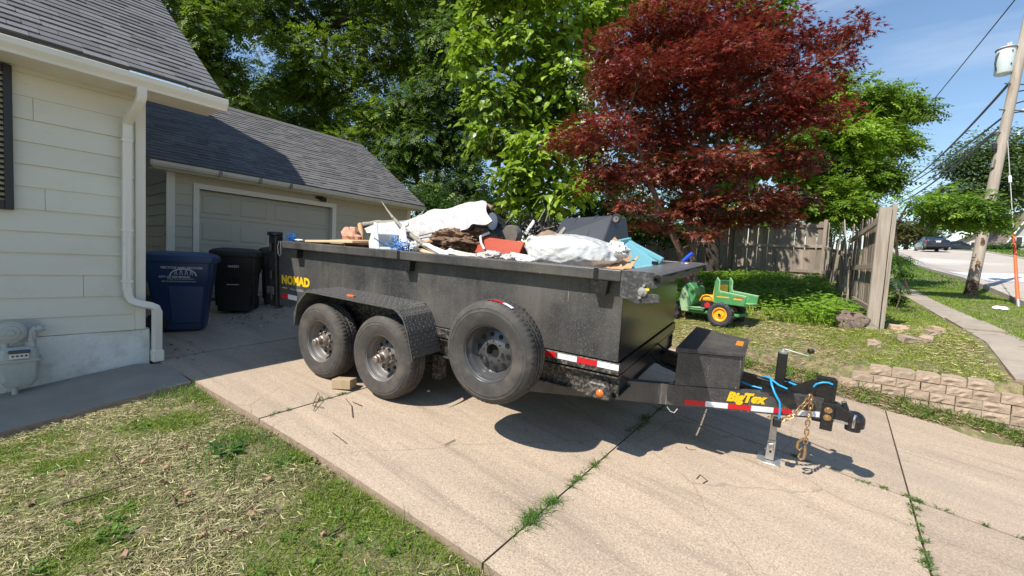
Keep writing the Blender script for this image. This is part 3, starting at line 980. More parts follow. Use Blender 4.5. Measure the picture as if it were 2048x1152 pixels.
SX, SY = (0, -1, 0), (-.05, 0, 1)
decal(bb, text_mesh('RECYCLE AND RECOVER', .042, 'print_white', bold=.001), (bin_side(.9, .006), .20, .90), SX, SY)
decal(bb, text_mesh('CITY OF DES MOINES', .036, 'print_white', bold=.001), (bin_side(.80, .006), .22, .772), SX, SY)
decal(bb, text_mesh('PUBLIC WORKS DEPARTMENT', .022, 'print_white'), (bin_side(.75, .006), .13, .748), SX, SY)
decal(bb, text_mesh('RECYCLING INFORMATION LINE', .026, 'print_white'), (bin_side(.72, .008), .19, .712), SX, SY)
lg = MB()
for i in range(18):
    a0, a1 = PI * i / 18, PI * (i + 1) / 18
    P_ = [(.14 * math.cos(a), .09 * math.sin(a), 0) for a in (a0, a1)] + [(.155 * math.cos(a), .105 * math.sin(a), 0) for a in (a1, a0)]
    lg.add(P_, [(0, 1, 2, 3)])
for i in range(1, 9):
    x = -.13 + i * .029; h_ = .085 * math.sqrt(max(0, 1 - (x / .14) ** 2))
    lg.add([(x, .01, 0), (x + .007, .01, 0), (x + .007 + (.01 if i % 2 else -.01), h_, 0), (x + (.01 if i % 2 else -.01), h_, 0)], [(0, 1, 2, 3)])
decal(bb, lg.mesh('logo', 'print_white'), (bin_side(.85, .006), -.05, .80), SX, SY, 'logo')
p = (-8.62, 3.08)
b2_ = wheeled_bin('trash_bin', (*p, zdr(p)), math.radians(58), 'bin_dark', 'dark charcoal wheeled trash bin beside the blue one')
decal(b2_, text_mesh('166281', .06, 'print_white', bold=.001), (-.08, bin_front(.80), .80), (1, 0, 0), (0, -.16, 1))
MB().box((-.0, bin_front(.55, .0), .56), (.16, .02, .13)).build('recess', 'hole_black', b2_)
MB().tube([(-.09, bin_front(.5, .02), .50), (.09, bin_front(.5, .02), .50)], .011, 8).build('lift_bar', 'galvanised', b2_)
p = (-8.95, 3.95)
wheeled_bin('trash_bin', (*p, zdr(p)), math.radians(64), 'bin_dark', 'dark bin mostly hidden behind the trailer tailgate')

# ================================================================== DUMP TRAILER
TOFF = np.array([2.1, 1.047, -.717])
tbase = T2W(*TOFF)
trl = empty('dump_trailer', tbase, mat3=TB)
tag(trl, 'black tandem axle dump trailer loaded with junk on the driveway', 'trailer')
W_, L_T, H_T = 2.094, 4.21, .69


def TM(): return MB(-TOFF)


# bed
TM().b2((-.19, 0, .0), (4.205, .006, .62)).build('side_panel', 'black_paint', trl)
TM().b2((-.19, W_ - .006, .0), (4.205, W_, .62)).build('side_panel', 'black_paint', trl)
TM().b2((4.199, .007, -.0), (4.207, W_ - .007, .62)).build('front_panel', 'front_paint', trl)
TM().b2((-.18, .01, .02), (4.195, W_ - .01, .05)).build('floor', 'frame_dirty', trl)
for y0, y1 in ((-.085, .0), (W_, W_ + .085)):
    TM().b2((-.02, y0, .605), (4.203, y1 + (.004 if y0 < 0 else 0), .688)).build('top_rail', 'black_paint', trl, bevel=.008, seg=2)
for x in (.26, 2.09, 4.045):
    for y0, y1 in ((-.08, -.001), (W_ + .001, W_ + .08)):
        p = TM(); p.prism([(x - .065, .606), (x - .05, .50), (x + .05, .50), (x + .065, .606)], 1, y0 + (.0 if y0 > 0 else .004), y1)
        p.build('stake_pocket', 'black_clean', trl)
for x in (1.985, 4.0):
    TM().b2((x, -.0885, .606), (x + .035, -.083, .689)).build('rail_strap', 'black_clean', trl)
# front shelf with rolled tarp under its lip
p = TM(); p.prism([(4.208, .689), (4.44, .689), (4.47, .676), (4.47, .668), (4.43, .676), (4.208, .676)], 1, -.07, W_ + .085)
p.build('front_shelf', 'shelf_plate', trl, bevel=.003)
tp_ = TM()
tp_.tube([(4.40, y, .625 + .008 * math.sin(y * 9)) for y in np.linspace(-.05, W_ + .05, 26)], [.042 + .006 * math.sin(i * 1.7) for i in range(26)], 12)
tp_.build('tarp_roll', 'black_plastic', trl, smooth=50)
TM().b2((4.46, W_ + .07, .60), (4.49, W_ + .10, .70)).build('end_bracket', 'plate_scuffed', trl)
pl = TM()
pl.prism([(4.206, .690), (4.42, .691), (4.482, .679), (4.485, .612), (4.442, .58), (4.392, .574), (4.385, .547), (4.47, .543), (4.482, .535), (4.48, .492), (4.47, .485), (4.316, .467), (4.261, .493), (4.206, .49)], 1, -.092, -.08)
fp = pl.build('tarp_plate', 'plate_scuffed', trl, bevel=.002)
TM().lathe([(.012, -.05), (.012, -.02), (.027, -.02), (.027, -.005), (.02, 0)], 16, 1, (4.455, -.09, .648)).build('roller_end', 'black_clean', fp, smooth=40)
TM().lathe([(.001, -.03), (.013, -.03), (.013, -.02), (.030, -.018), (.034, -.008), (.034, 0)], 18, 1, (4.365, -.09, .553)).build('crank_hub', 'galvanised', fp, smooth=40)
for x, z in ((4.372, .598), (4.35, .513)):
    TM().lathe([(.001, -.02), (.011, -.02), (.011, 0)], 6, 1, (x, -.09, z)).build('bolt', 'galvanised', fp)
TM().box((4.395, -.10, .572), (.028, .015, .014)).build('tag', 'yellow_plastic', fp)
# tailgate
tg = TM().b2((-.30, .03, -.10), (-.255, W_ - .03, .66)).build('tailgate', 'black_clean', trl)
for y0 in (-.04, W_ - .06):
    TM().b2((-.34, y0, -.15), (-.19, y0 + .10, .74)).build('gate_post', 'black_clean', trl, bevel=.008)
    TM().b2((-.36, y0 - .012, .74), (-.20, y0 + .11, .79)).build('post_cap', 'black_clean', trl, bevel=.01)
for z in (-.02, .25, .60):
    TM().tube([(-.27, -.052, z - .05), (-.27, -.052, z + .05)], .022, 10).build('hinge', 'black_clean', trl)
TM().b2((-.38, -.06, .0), (-.22, -.045, .10)).build('latch', 'plate_scuffed', trl, bevel=.01)
TM().b2((-.38, -.06, -.18), (-.2, .05, -.15)).build('ramp_foot', 'plate_scuffed', trl)
TM().tube([(-.02, -.09, .685), (-.045, -.095, .62), (-.035, -.095, .53), (-.0, -.096, .50), (.025, -.096, .53), (.02, -.095, .62), (.012, -.09, .685)], .006, 6).build('wire_hook', 'galvanised', trl, smooth=60)
p = TM(); p.prism([(-.19, -.14), (.02, -.14), (.33, -.01), (.33, .0), (-.19, .0)], 1, .0, .02); p.build('rear_skirt', 'black_paint', trl)
# lower channels and chassis
TM().b2((.33, -.012, -.10), (4.222, .04, -.012)).build('bed_channel', 'frame_dirty', trl, bevel=.004)
TM().b2((.33, W_ - .04, -.10), (4.222, W_ + .012, -.012)).build('bed_channel', 'frame_dirty', trl)
TM().b2((4.17, .041, -.10), (4.222, W_ - .041, -.012)).build('front_channel', 'black_clean', trl)
for y0, y1 in ((.0, .10), (W_ - .10, W_)):
    s = 1 if y0 < 1 else -1
    b = TM(); b.b2((.35, y0, -.128), (4.215, y1, -.116)); b.b2((.35, y0 + .045, -.28), (4.215, y1 - .045, -.129)); b.b2((.35, y0, -.292), (4.215, y1, -.281))
    b.build('frame_rail', 'frame_dirty', trl)
b = TM(); b.b2((4.14, .10, -.127), (4.216, W_ - .10, -.116)); b.b2((4.17, .10, -.28), (4.19, W_ - .10, -.128)); b.b2((4.14, .10, -.292), (4.216, W_ - .10, -.281)); b.build('front_crossmember', 'black_clean', trl)
for x in (.7, 1.5, 2.5, 3.3):
    TM().b2((x, .11, -.24), (x + .08, W_ - .11, -.13)).build('crossmember', 'frame_dirty', trl)
for x0, m_ in ((3.54, 'tape_red'), (3.722, 'tape_white'), (3.889, 'tape_red'), (4.054, 'tape_white')):
    TM().b2((x0 + .001, -.0145, -.062), (x0 + .166, -.0125, -.018)).build('reflector_tape', m_, trl)
for x0, x1, m_ in ((-.15, -.005, 'tape_red'), (.0, .19, 'tape_white')):
    TM().b2((x0, -.003, .0 - .035), (x1, -.001, .025)).build('reflector_tape', m_, trl)
mk = TM(); mk.prism([(3.99, -.285), (3.99, -.20), (4.03, -.165), (4.15, -.165), (4.185, -.20), (4.185, -.285)], 1, -.085, -.0)
mk = mk.build('marker_box', 'frame_dirty', trl, bevel=.01)
TM().lathe([(.001, -.016), (.02, -.014), (.03, 0)], 18, 1, (4.115, -.086, -.236)).build('amber_lamp', 'amber', mk, smooth=60)
# lettering
decal(trl, text_mesh('NOMAD', .142, 'yellow_print', bold=.008, sx=1.06, spacing=1.03), Vector((-.135, -.002, .155)) - Vector(TOFF), (1, 0, .012), (0, 0, 1))
decal(trl, text_mesh('TRAILERS', .042, 'print_white', spacing=1.75), Vector((.035, -.002, .082)) - Vector(TOFF), (1, 0, .01), (0, 0, 1))
TM().b2((-.125, -.003, .095), (-.02, -.001, .105)).build('lettering_rule', 'yellow_print', trl)
# fender
FP = [(.73, -.207), (.729, -.063), (.80, .07), (.955, .213), (1.0, .222), (2.255, .21), (2.30, .19), (2.375, .13), (2.435, .0), (2.50, -.232)]
FI = [(x, z - .008) for x, z in FP]
f = TM()
f.prism(FP + [(x + (.008 if i < 3 else (-.008 if i > 6 else 0)), z - (.008 if 2 < i < 8 else 0)) for i, (x, z) in list(enumerate(FP))[::-1]], 1, -.372, -.001)
# treadplate diamonds
for i in range(len(FP) - 1):
    a, c = np.array(FP[i]), np.array(FP[i + 1]); ln = np.linalg.norm(c - a); d_ = (c - a) / ln; n_ = np.array([-d_[1], d_[0]])
    if n_[1] < 0 and i not in (0, 1): n_ = -n_
    k_ = int(ln / .034)
    for k in range(k_):
        for q in range(10):
            cen = a + d_ * ((k + .5) * ln / max(1, k_)) + n_ * .0035
            sgn = 1 if (k + q) % 2 else -1
            dd = np.array([d_[0] * .011, .011 * sgn, d_[1] * .011]); pp = np.array([d_[0] * .0035, -.0035 * sgn, d_[1] * .0035])
            C_ = np.array([cen[0], -.355 + q * .037, cen[1]])
            N3 = np.array([n_[0], 0, n_[1]]) * .0035
            f.add([C_ - dd, C_ + pp, C_ + dd, C_ - pp, C_ + N3], [(0, 1, 4), (1, 2, 4), (2, 3, 4), (3, 0, 4)])
fen = f.build('fender', 'fender_paint', trl)
TM().prism(FP + [(x, z - .028) for x, z in FP[::-1]], 1, -.378, -.3725).build('fender_lip', 'fender_paint', fen)
TM().box((1.62, -.33, .226), (.10, .035, .022)).build('fender_lamp', 'amber', fen, bevel=.006)
f2 = TM(); f2.prism(FP + [(x, z - .01) for x, z in FP[::-1]], 1, W_ + .001, W_ + .37); f2.build('fender', 'fender_paint', trl)
TM().b2((.95, -.012, -.12), (2.3, -.002, .2)).build('wheel_well', 'frame_dirty', trl)
for x in (.75, 2.40):
    TM().b2((x, .0, -.52), (x + .09, .10, -.293)).build('spring_hanger', 'frame_dirty', trl)
b = TM()
for xc in (1.122, 2.051):
    b.tube([(xc + t, .09, -.46 + .10 * (t / .42) ** 2) for t in np.linspace(-.42, .42, 9)], .024, 6)
b.build('leaf_spring', 'frame_dirty', trl)
for xc in (1.122, 2.051):
    TM().tube([(xc, -.12, -.317), (xc, W_ + .12, -.317)], .045, 12).build('axle', 'frame_dirty', trl)


# wheels
def tyre_me(name, m_):
    half = [(.212, -.080), (.222, -.102), (.25, -.113), (.30, -.1185), (.318, -.1185), (.321, -.121), (.325, -.1185), (.345, -.1155), (.348, -.118), (.352, -.1145), (.362, -.110), (.382, -.099), (.394, -.086), (.400, -.066), (.4005, -.046),
            (.386, -.043), (.386, -.036), (.401, -.034), (.401, -.012), (.386, -.010)]
    prof = half + [(r, -h) for r, h in half[::-1]]
    nseg = 240
    def mod(i, j, r):
        k_ = len(prof)
        if (i in (12, 13, 14) or i in (k_ - 13, k_ - 14, k_ - 15)) and j % 4 == 0: return r - .005
        if (17 <= i <= 18 or k_ - 19 <= i <= k_ - 18) and j % 4 == 2: return r - .004
        return r
    return MB().lathe(prof, nseg, 1, mod=mod).mesh(name, m_, smooth=32)


TY, TYS = tyre_me('tyre', 'tyre'), tyre_me('tyre', 'tyre_spare')
RIMP = [(.212, -.07), (.216, -.098), (.224, -.106), (.226, -.100), (.219, -.095), (.208, -.088), (.203, -.06), (.196, -.052), (.185, -.03), (.176, .0), (.168, .008), (.155, -.002), (.10, -.012), (.085, -.022), (.058, -.022), (.056, .03)]


def rim_me(m_):
    b = MB().lathe(RIMP, 64, 1)
    return b.mesh('rim', m_, smooth=40)


RG, RB = rim_me('rim_grey'), rim_me('rim_black')
HOLE = MB().lathe([(.0005, -.001), (.0185, -.001), (.0185, .006)], 14, 1).mesh('vent_hole', 'hole_black')
BOLTH = MB().lathe([(.0005, -.001), (.0075, -.001), (.0075, .006)], 10, 1).mesh('bolt_hole', 'hole_black')
NUT = MB().lathe([(.0005, -.034), (.008, -.033), (.012, -.028), (.013, 0)], 6, 1).mesh('lug_nut', 'hub_metal')
NUTC = MB().lathe([(.0005, -.024), (.008, -.023), (.011, -.018), (.0125, 0)], 6, 1).mesh('lug_nut', 'chrome')


def wheel(name, c, hub=True, spare=False, flip=False):
    w = link(name, None, trl, np.array(c) - TOFF, (0, random.uniform(0, 6), PI if flip else 0))
    link('tyre', TYS if spare else TY, w)
    link('rim', RB if spare else RG, w)
    for i in range(10):
        a = 2 * PI * i / 10 + .2
        link('vent_hole', HOLE, w, (.133 * math.cos(a), -.0105, .133 * math.sin(a)))
    if hub:
        MB().lathe([(.075, .03), (.078, -.03), (.066, -.035), (.06, -.07), (.052, -.085), (.045, -.09), (.044, -.135), (.036, -.142), (.034, -.165), (.026, -.172), (.0005, -.173)], 24, 1).build('hub', 'hub_metal', w, smooth=35)
        for i in range(8):
            a = 2 * PI * i / 8
            link('lug_nut', NUT, w, (.088 * math.cos(a), -.022, .088 * math.sin(a)))
    else:
        MB().lathe([(.0005, .012), (.057, .012)], 24, 1).build('centre_hole', 'hole_black', w)
        for i in range(8):
            a = 2 * PI * i / 8 + .3
            if i in (0, 3, 5): link('lug_nut', NUTC, w, (.083 * math.cos(a), -.020, .083 * math.sin(a)))
            else: link('bolt_hole', BOLTH, w, (.083 * math.cos(a), -.0222, .083 * math.sin(a)))
    MB().lathe([(.0005, .035), (.19, .035), (.2, .09)], 32, 1).build('brake_drum', 'hole_black', w)
    return w


yw = -.353 + .1175
for xc in (1.122, 2.051):
    wheel('wheel', (xc, yw, -.317))
    wheel('wheel', (xc, W_ - yw, -.317), flip=True)
spw = wheel('spare_wheel', (3.342, -.4715 + .1175, .0), hub=False, spare=True)
spw.rotation_euler = (0, .35, 0)
tpst = TM()
for i in range(8):
    a0, a1 = (math.radians(64 + 4.1 * (7 - i)), math.radians(64 + 4.1 * (8 - i)))
    for q, (ya, yb) in enumerate(((-.425, -.385),)):
        P_ = [(3.342 + .4055 * math.cos(a), y, .4055 * math.sin(a)) for a, y in ((a0, ya), (a1, ya), (a1, yb), (a0, yb))]
        tpst.add(P_, [(0, 1, 2, 3)], 0 if i < 5 else 1)
tpst.build('tyre_sticker', ['tape_red', 'tape_white'], trl)
TM().b2((3.28, -.235, -.04), (3.40, -.087, .04)).build('spare_mount', 'black_clean', trl)
TM().b2((3.27, -.086, -.10), (3.41, -.02, .30)).build('spare_bracket', 'black_clean', trl)
# A-frame tongue
TD = np.array([1.0, .445, 0]); TD /= np.linalg.norm(TD)


def beam(mb, p0, p1, wy, z0, z1, side=1):
    p0 = np.array(p0, float); p1 = np.array(p1, float)
    d = (p1 - p0) / np.linalg.norm(p1 - p0); n = np.array([-d[1], d[0]]) * side * wy
    q = [p0, p1, p1 + n, p0 + n]
    mb.hexa([(a[0], a[1], z0) for a in q] + [(a[0], a[1], z1) for a in q])


A0, A1 = np.array([3.10, -.11]), np.array([5.56, .985])
for side in (1, -1):
    a0 = A0 if side == 1 else np.array([A0[0], 2 * 1.047 - A0[1]])
    a1 = A1 if side == 1 else np.array([A1[0], 2 * 1.047 - A1[1]])
    b = TM(); dd = (a1 - a0) / np.linalg.norm(a1 - a0); nrm = np.array([-dd[1], dd[0]]) * side
    beam(b, a0, a1, .012, -.408, -.262, side); beam(b, a0, a1, .065, -.262, -.25, side); beam(b, a0, a1, .065, -.42, -.408, side)
    b.build('tongue_beam', 'black_paint', trl)
NB = np.array([TD[1], -TD[0]])       # outward normal of the near beam


def on_beam(x, off=.003):
    t = (x - A0[0]) / (A1[0] - A0[0]); p = A0 + (A1 - A0) * t
    return p + NB * off


for x0, x1, m_ in ((4.61, 4.76, 'tape_red'), (4.76, 4.92, 'tape_white'), (4.92, 5.08, 'tape_red'), (5.08, 5.235, 'tape_white'), (5.235, 5.36, 'tape_red'), (5.36, 5.545, 'tape_white')):
    a, c = on_beam(x0 + .001), on_beam(x1 - .001)
    b = TM(); beam(b, a, c, .002, -.406, -.362, 1); b.build('reflector_tape', m_, trl)
a = on_beam(4.905, .004)
decal(trl, text_mesh('BigTex', .100, 'yellow_print', shear=.25, bold=.0065, sx=1.0), Vector((a[0], a[1], -.336)) - Vector(TOFF), (TD[0], TD[1], 0), (0, 0, 1))
# cross pieces between the beams
b = TM(); b.b2((5.13, .82, -.262), (5.36, 1.274, -.25)); b.b2((5.13, .80, -.36), (5.145, 1.29, -.263)); b.build('jack_plate', 'black_clean', trl)
b = TM(); b.b2((4.50, .55, -.27), (4.56, 1.55, -.262)); b.build('tongue_crossbar', 'black_clean', trl)
# toolbox, tapered to the A-frame
TX0, TX1, H0, H1 = 4.53, 4.985, .525, .30
tb = TM(); tb.hexa([(TX0, 1.047 - H0, -.248), (TX1, 1.047 - H1, -.248), (TX1, 1.047 + H1, -.248), (TX0, 1.047 + H0, -.248), (TX0, 1.047 - H0, .025), (TX1, 1.047 - H1, .025), (TX1, 1.047 + H1, .025), (TX0, 1.047 + H0, .025)])
tbx = tb.build('toolbox', 'black_paint', trl, bevel=.004)
e = .014
ld = TM(); ld.hexa([(TX0 - e, 1.047 - H0 - e, .027), (TX1 + e, 1.047 - H1 - e, .027), (TX1 + e, 1.047 + H1 + e, .027), (TX0 - e, 1.047 + H0 + e, .027), (TX0 - e, 1.047 - H0 - e, .065), (TX1 + e, 1.047 - H1 - e, .052), (TX1 + e, 1.047 + H1 + e, .052), (TX0 - e, 1.047 + H0 + e, .065)])
ldo = ld.build('lid', 'black_paint', tbx, bevel=.004)
ldo.location = (0, 0, 0)
st = TM(); st.b2((4.91, 1.01, .0555), (4.965, 1.20, .0575)); st.build('sticker', 'orange_print', tbx)
TM().box((4.60, .60, -.04), (.05, .012, .045), rotm('Z', .42)).build('latch', 'black_clean', tbx)
# jack
jk = TM(); jk.b2((5.222, 1.012, -.46), (5.292, 1.082, .045))
jko = jk.build('jack', 'black_clean', trl, bevel=.006)
TM().b2((5.23, 1.02, -.86), (5.284, 1.074, -.46)).build('jack_leg', 'galvanised', jko, bevel=.004)
TM().b2((5.2255, 1.0155, -.875), (5.2885, 1.0785, -.70)).build('drop_sleeve', 'galvanised', jko, bevel=.004)
ft = TM(); ft.prism([(5.165, -.91), (5.35, -.91), (5.35, -.895), (5.30, -.88), (5.215, -.88), (5.165, -.87)], 1, .955, 1.14); ft.build('jack_foot', 'galvanised', jko, bevel=.004)
TM().lathe([(.0005, -.004), (.009, -.004), (.009, .0)], 10, 1, (5.257, 1.0145, -.80)).build('pin_hole', 'hole_black', jko)
TM().tube([(5.24, 1.0, -.75), (5.24, .995, -.73), (5.265, .995, -.72), (5.27, 1.0, -.76)], .006, 6).build('spring_pin', 'galvanised', jko)
TM().lathe([(.0005, .05), (.032, .05), (.032, .062), (.018, .068), (.014, .085), (.0005, .086)], 14, 2, (5.257, 1.047, -.005)).build('jack_cap', 'galvanised', jko, smooth=40)
TM().tube([(5.257, 1.047, .072), (5.27, 1.045, .078), (5.42, .99, .062), (5.432, .987, .075), (5.435, .986, .105)], .007, 8).build('crank_handle', 'galvanised', jko, smooth=50)
TM().lathe([(.0005, .0), (.015, .0), (.024, .01), (.027, .02), (.02, .032), (.0005, .034)], 14, 2, (5.435, .986, .088)).build('crank_knob', 'black_clean', jko, smooth=50)
# coupler mount and coupler
b = TM()
for y in (1.047 - .055, 1.047 + .043): b.b2((5.50, y, -.45), (5.63, y + .012, -.10))
b.b2((5.50, .992, -.112), (5.63, 1.102, -.10)); b.b2((5.5, .99, -.25), (5.512, 1.10, -.11))
b.build('coupler_mount', 'black_clean', trl, bevel=.004)
gs = TM(); gs.prism([(5.28, -.25), (5.5, -.25), (5.5, -.115), (5.47, -.115)], 1, .985, .992); gs.build('gusset', 'black_clean', trl)
for z in (-.16, -.21, -.26):
    TM().lathe([(.0005, -.002), (.011, -.002), (.011, .001)], 12, 1, (5.60, .991, z)).build('adjust_hole', 'hole_black', trl)
cp = TM(); cp.prism([(5.56, -.41), (5.56, -.29), (5.66, -.28), (5.74, -.33), (5.79, -.335), (5.80, -.41)], 1, 1.005, 1.09)
cpo = cp.build('coupler', 'black_clean', trl, bevel=.012, seg=2)
TM().lathe([(.04, -.06), (.062, -.055), (.064, -.01), (.06, .02), (.045, .045), (.02, .06), (.0005, .062)], 22, 2, (5.775, 1.047, -.385)).build('coupler_ball_socket', 'black_clean', cpo, smooth=40)
TM().lathe([(.0005, -.075), (.05, -.075), (.052, -.005), (.0005, 0)], 18, 2, (5.765, 1.035, -.395)).build('coupler_lock_ring', 'black_plastic', cpo, smooth=40)
TM().tube([(5.757, .984, -.435), (5.757, .982, -.35), (5.76, .99, -.335)], .012, 8).build('latch_pin', 'chrome', cpo, smooth=50)
TM().b2((5.57, 1.0, -.425), (5.74, 1.005, -.409)).build('coupler_flange', 'galvanised', cpo)
TM().box((5.70, 1.03, -.29), (.035, .03, .07), rotm('Y', -.4)).build('latch_lever', 'black_clean', cpo, bevel=.006)
TM().tube([(5.69, 1.02, -.27), (5.685, 1.02, -.21)], .004, 6).build('cotter', 'galvanised', cpo)
for z in (-.335, -.395):
    TM().lathe([(.0005, -.02), (.015, -.02), (.018, -.008), (.026, -.008), (.026, .0)], 12, 1, (5.595, .98, z)).build('coupler_bolt', 'chain_gold', trl)
cb = TM(); cb.b2((5.555, .976, -.50), (5.635, .984, -.28)); cb.build('channel_plate', 'black_clean', trl, bevel=.006)
# safety chain
lk = MB()
ring = []
for i in range(20):
    a = 2 * PI * i / 20
    ring.append((.0125 * math.cos(a) + (.012 if math.cos(a) > 0 else -.012), .0125 * math.sin(a), 0))
lk.tube(ring + [ring[0]], .0048, 6, cap=False)
LINK = lk.mesh('chain_link', 'chain_gold', smooth=60)


def chain(path, name='safety_chain'):
    path = [np.array(p, float) for p in path]
    P_ = []; step = .034
    seg = 0; pos = path[0]; acc = 0
    dense = []
    for i in range(len(path) - 1):
        for t in np.linspace(0, 1, 60, endpoint=False): dense.append(path[i] * (1 - t) + path[i + 1] * t)
    last = dense[0]; P_.append(last)
    for q in dense:
        if np.linalg.norm(q - last) >= step: P_.append(q); last = q
    root = None
    for i in range(len(P_) - 1):
        d = P_[i + 1] - P_[i]
        R3 = frame_to(d, (0, 1, 0) if i % 2 else (.7, 0, .7))
        loc = (P_[i] + P_[i + 1]) / 2 - TOFF
        M4 = Matrix([[R3[r][0], R3[r][1], R3[r][2], loc[r]] for r in range(3)] + [[0, 0, 0, 1]])
        o = link(name if root is None else 'chain_link', LINK, trl if root is None else root)
        if root is None: root = o; o.matrix_local = M4; inv = M4.inverted()
        else: o.matrix_local = inv @ M4
    return root


yb = .90
c1 = chain([(5.21, .80, -.435), (5.28, .80, -.45), (5.36, .835, -.40), (5.45, .895, -.27), (5.462, .90, -.20), (5.475, .90, -.27), (5.47, .90, -.42), (5.475, .90, -.64)])
hk = TM()
hk.tube([(5.475, .90, -.63), (5.48, .90, -.69), (5.475, .90, -.74), (5.455, .90, -.755), (5.44, .90, -.735), (5.45, .90, -.70)], [.008, .012, .011, .009, .008, .006], 8)
hk.build('chain_hook', 'chain_gold', trl, smooth=60)
hk = TM(); hk.tube([(5.462, .915, -.58), (5.43, .92, -.62), (5.425, .92, -.67), (5.445, .92, -.69), (5.46, .92, -.66)], [.008, .011, .011, .009, .006], 8); hk.build('chain_hook', 'chain_gold', trl, smooth=60)
# blue coiled cables
TM().tube([(5.15, .93, -.15), (5.19, .86, -.14), (5.20, .80, -.17), (5.225, .765, -.22), (5.265, .75, -.28), (5.275, .76, -.35), (5.275, .765, -.42)], .0078, 10).build('brake_cable', 'cable_blue', trl, smooth=60)
TM().tube([(5.15, .93, -.15), (5.18, .92, -.15), (5.25, .90, -.19), (5.31, .89, -.205)], .0078, 10).build('brake_cable', 'cable_blue', trl, smooth=60)
TM().tube([(5.31, 1.10, -.20), (5.38, 1.06, -.21), (5.43, 1.02, -.225)], .0078, 10).build('brake_cable', 'cable_blue', trl, smooth=60)
TM().tube([(5.47, 1.0, -.20), (5.50, .98, -.145), (5.535, .98, -.125), (5.57, .985, -.12), (5.60, .99, -.13)], .0074, 10).build('brake_cable', 'cable_blue', trl, smooth=60)
TM().tube([(4.98, .95, -.235), (5.06, .92, -.245), (5.14, .90, -.245)], .0074, 10).build('brake_cable', 'cable_blue', trl, smooth=60)
TM().tube([(4.22, .95, -.14), (4.35, .90, -.21), (4.5, .86, -.235), (4.62, .84, -.235)], .014, 8).build('hydraulic_hose', 'hose_black', trl, smooth=60)
TM().tube([(4.22, 1.25, -.10), (4.40, 1.22, -.20), (4.52, 1.15, -.14)], .010, 8).build('hydraulic_hose', 'hose_black', trl, smooth=60)
TM().box((5.265, .775, -.45), (.055, .06, .07)).build('cable_clamp', 'black_clean', trl, bevel=.008)
TM().tube([(4.50, .46, -.42), (4.53, .455, -.45), (4.56, .46, -.455), (4.58, .47, -.42)], .005, 6).build('wire_loop', 'galvanised', trl)
TM().tube([(5.10, 1.0, -.19), (5.2, .98, -.20), (5.3, 1.15, -.2), (5.45, 1.05, -.19)], .012, 8).build('hydraulic_hose', 'hose_black', trl, smooth=60)

# ================================================================== JUNK IN THE BED
from mathutils import noise as mnoise


def jmesh(mb, name, mats, label, cat, o=None, smooth=None, group=None, bevel=0, solid=0):
    """mb holds trailer-frame points; makes one top-level mesh"""
    V = np.array(mb.v); o = np.array([V[:, 0].mean(), V[:, 1].mean(), V[:, 2].min()]) if o is None else np.array(o)
    mb.off = -o
    ob = mb.build(name, mats, None, smooth=smooth, bevel=bevel, solid=solid)
    p = T2W(*o)
    ob.matrix_world = Matrix([[TB[i][0], TB[i][1], TB[i][2], p[i]] for i in range(3)] + [[0, 0, 0, 1]])
    return tag(ob, label, cat, group)


def lump(mb, c, r, amp=.2, freq=3, n=28, m=16, flat=0, seed=0, mi=0):
    c = np.array(c); r = np.array(r)
    def fn(a, b):
        t, ph = 2 * PI * a, PI * b
        d = np.array([math.sin(ph) * math.cos(t), math.sin(ph) * math.sin(t), math.cos(ph)])
        q = Vector(d * freq + seed * 7.3)
        k_ = 1 + amp * (mnoise.noise(q) + .5 * mnoise.noise(q * 2.3) + .25 * mnoise.noise(q * 5.1))
        p = c + r * d * k_
        if flat and p[2] < c[2] - flat: p[2] = c[2] - flat
        return p
    return mb.grid(fn, n, m, mi)


def heap_h(x, y):
    return .46 + .20 * math.exp(-((x - 1.9) / 1.1) ** 2 - ((y - 1.3) / .7) ** 2) + .10 * math.exp(-((x - 3.3) / .7) ** 2 - ((y - 1.2) / .7) ** 2) + .05 * mnoise.noise(Vector((x * 4, y * 4, 1))) + .04 * mnoise.noise(Vector((x * 11, y * 11, 3)))


hp = MB()
hp.grid(lambda a, b: (-.15 + 4.33 * a, .02 + 2.05 * b, heap_h(-.15 + 4.33 * a, .02 + 2.05 * b)), 110, 54)
hp_o = jmesh(hp, 'junk_rubble', 'bark_rot', 'brown rubble and debris filling the trailer bed', 'rubble', smooth=None)
hp_o['kind'] = 'stuff'


def P3(u, v, y): return TP(u, v, y)


# white vinyl sheet folded over a ridge, brown underside
vr = MB()
nT, nA = 44, 40
FE = np.array([(738, 470), (775, 478), (825, 486), (868, 490), (900, 482), (925, 468), (950, 455), (984, 441)], float)
rows_o, rows_i = [], []
for i in range(nT + 1):
    t = i / nT
    fu = np.interp(t, np.linspace(0, 1, 8), FE[:, 0]); fv = np.interp(t, np.linspace(0, 1, 8), FE[:, 1])
    Rr = P3(738 + (972 - 738) * t, 463 + (403 - 463) * t - 3 * math.sin(PI * t), 1.08)
    Fr = P3(fu, fv, .62 + .12 * math.sin(t * 5))
    Bk = Rr + np.array([.10, .42, -.30 - .05 * math.sin(t * 7)])
    Cc = 2 * Rr - (Fr + Bk) / 2
    ro, ri = [], []
    for j in range(nA + 1):
        a = j / nA
        p = (1 - a) ** 2 * Fr + 2 * a * (1 - a) * Cc + a * a * Bk
        w = .06 * mnoise.noise(Vector((t * 4.5, a * 2.2, 0))) + .03 * (1 - 2 * abs(mnoise.noise(Vector((t * 7 + a * 3, a * 5, 4))))) + .05 * max(0, .25 - a) * math.sin(t * 17)
        p = p + np.array([.05 * mnoise.noise(Vector((a * 6, 3, t * 3))) * (t > .9), -w, w * .8])
        ro.append(p); ri.append(p + np.array([0, .010, -.010]))
    rows_o.append(ro); rows_i.append(ri)
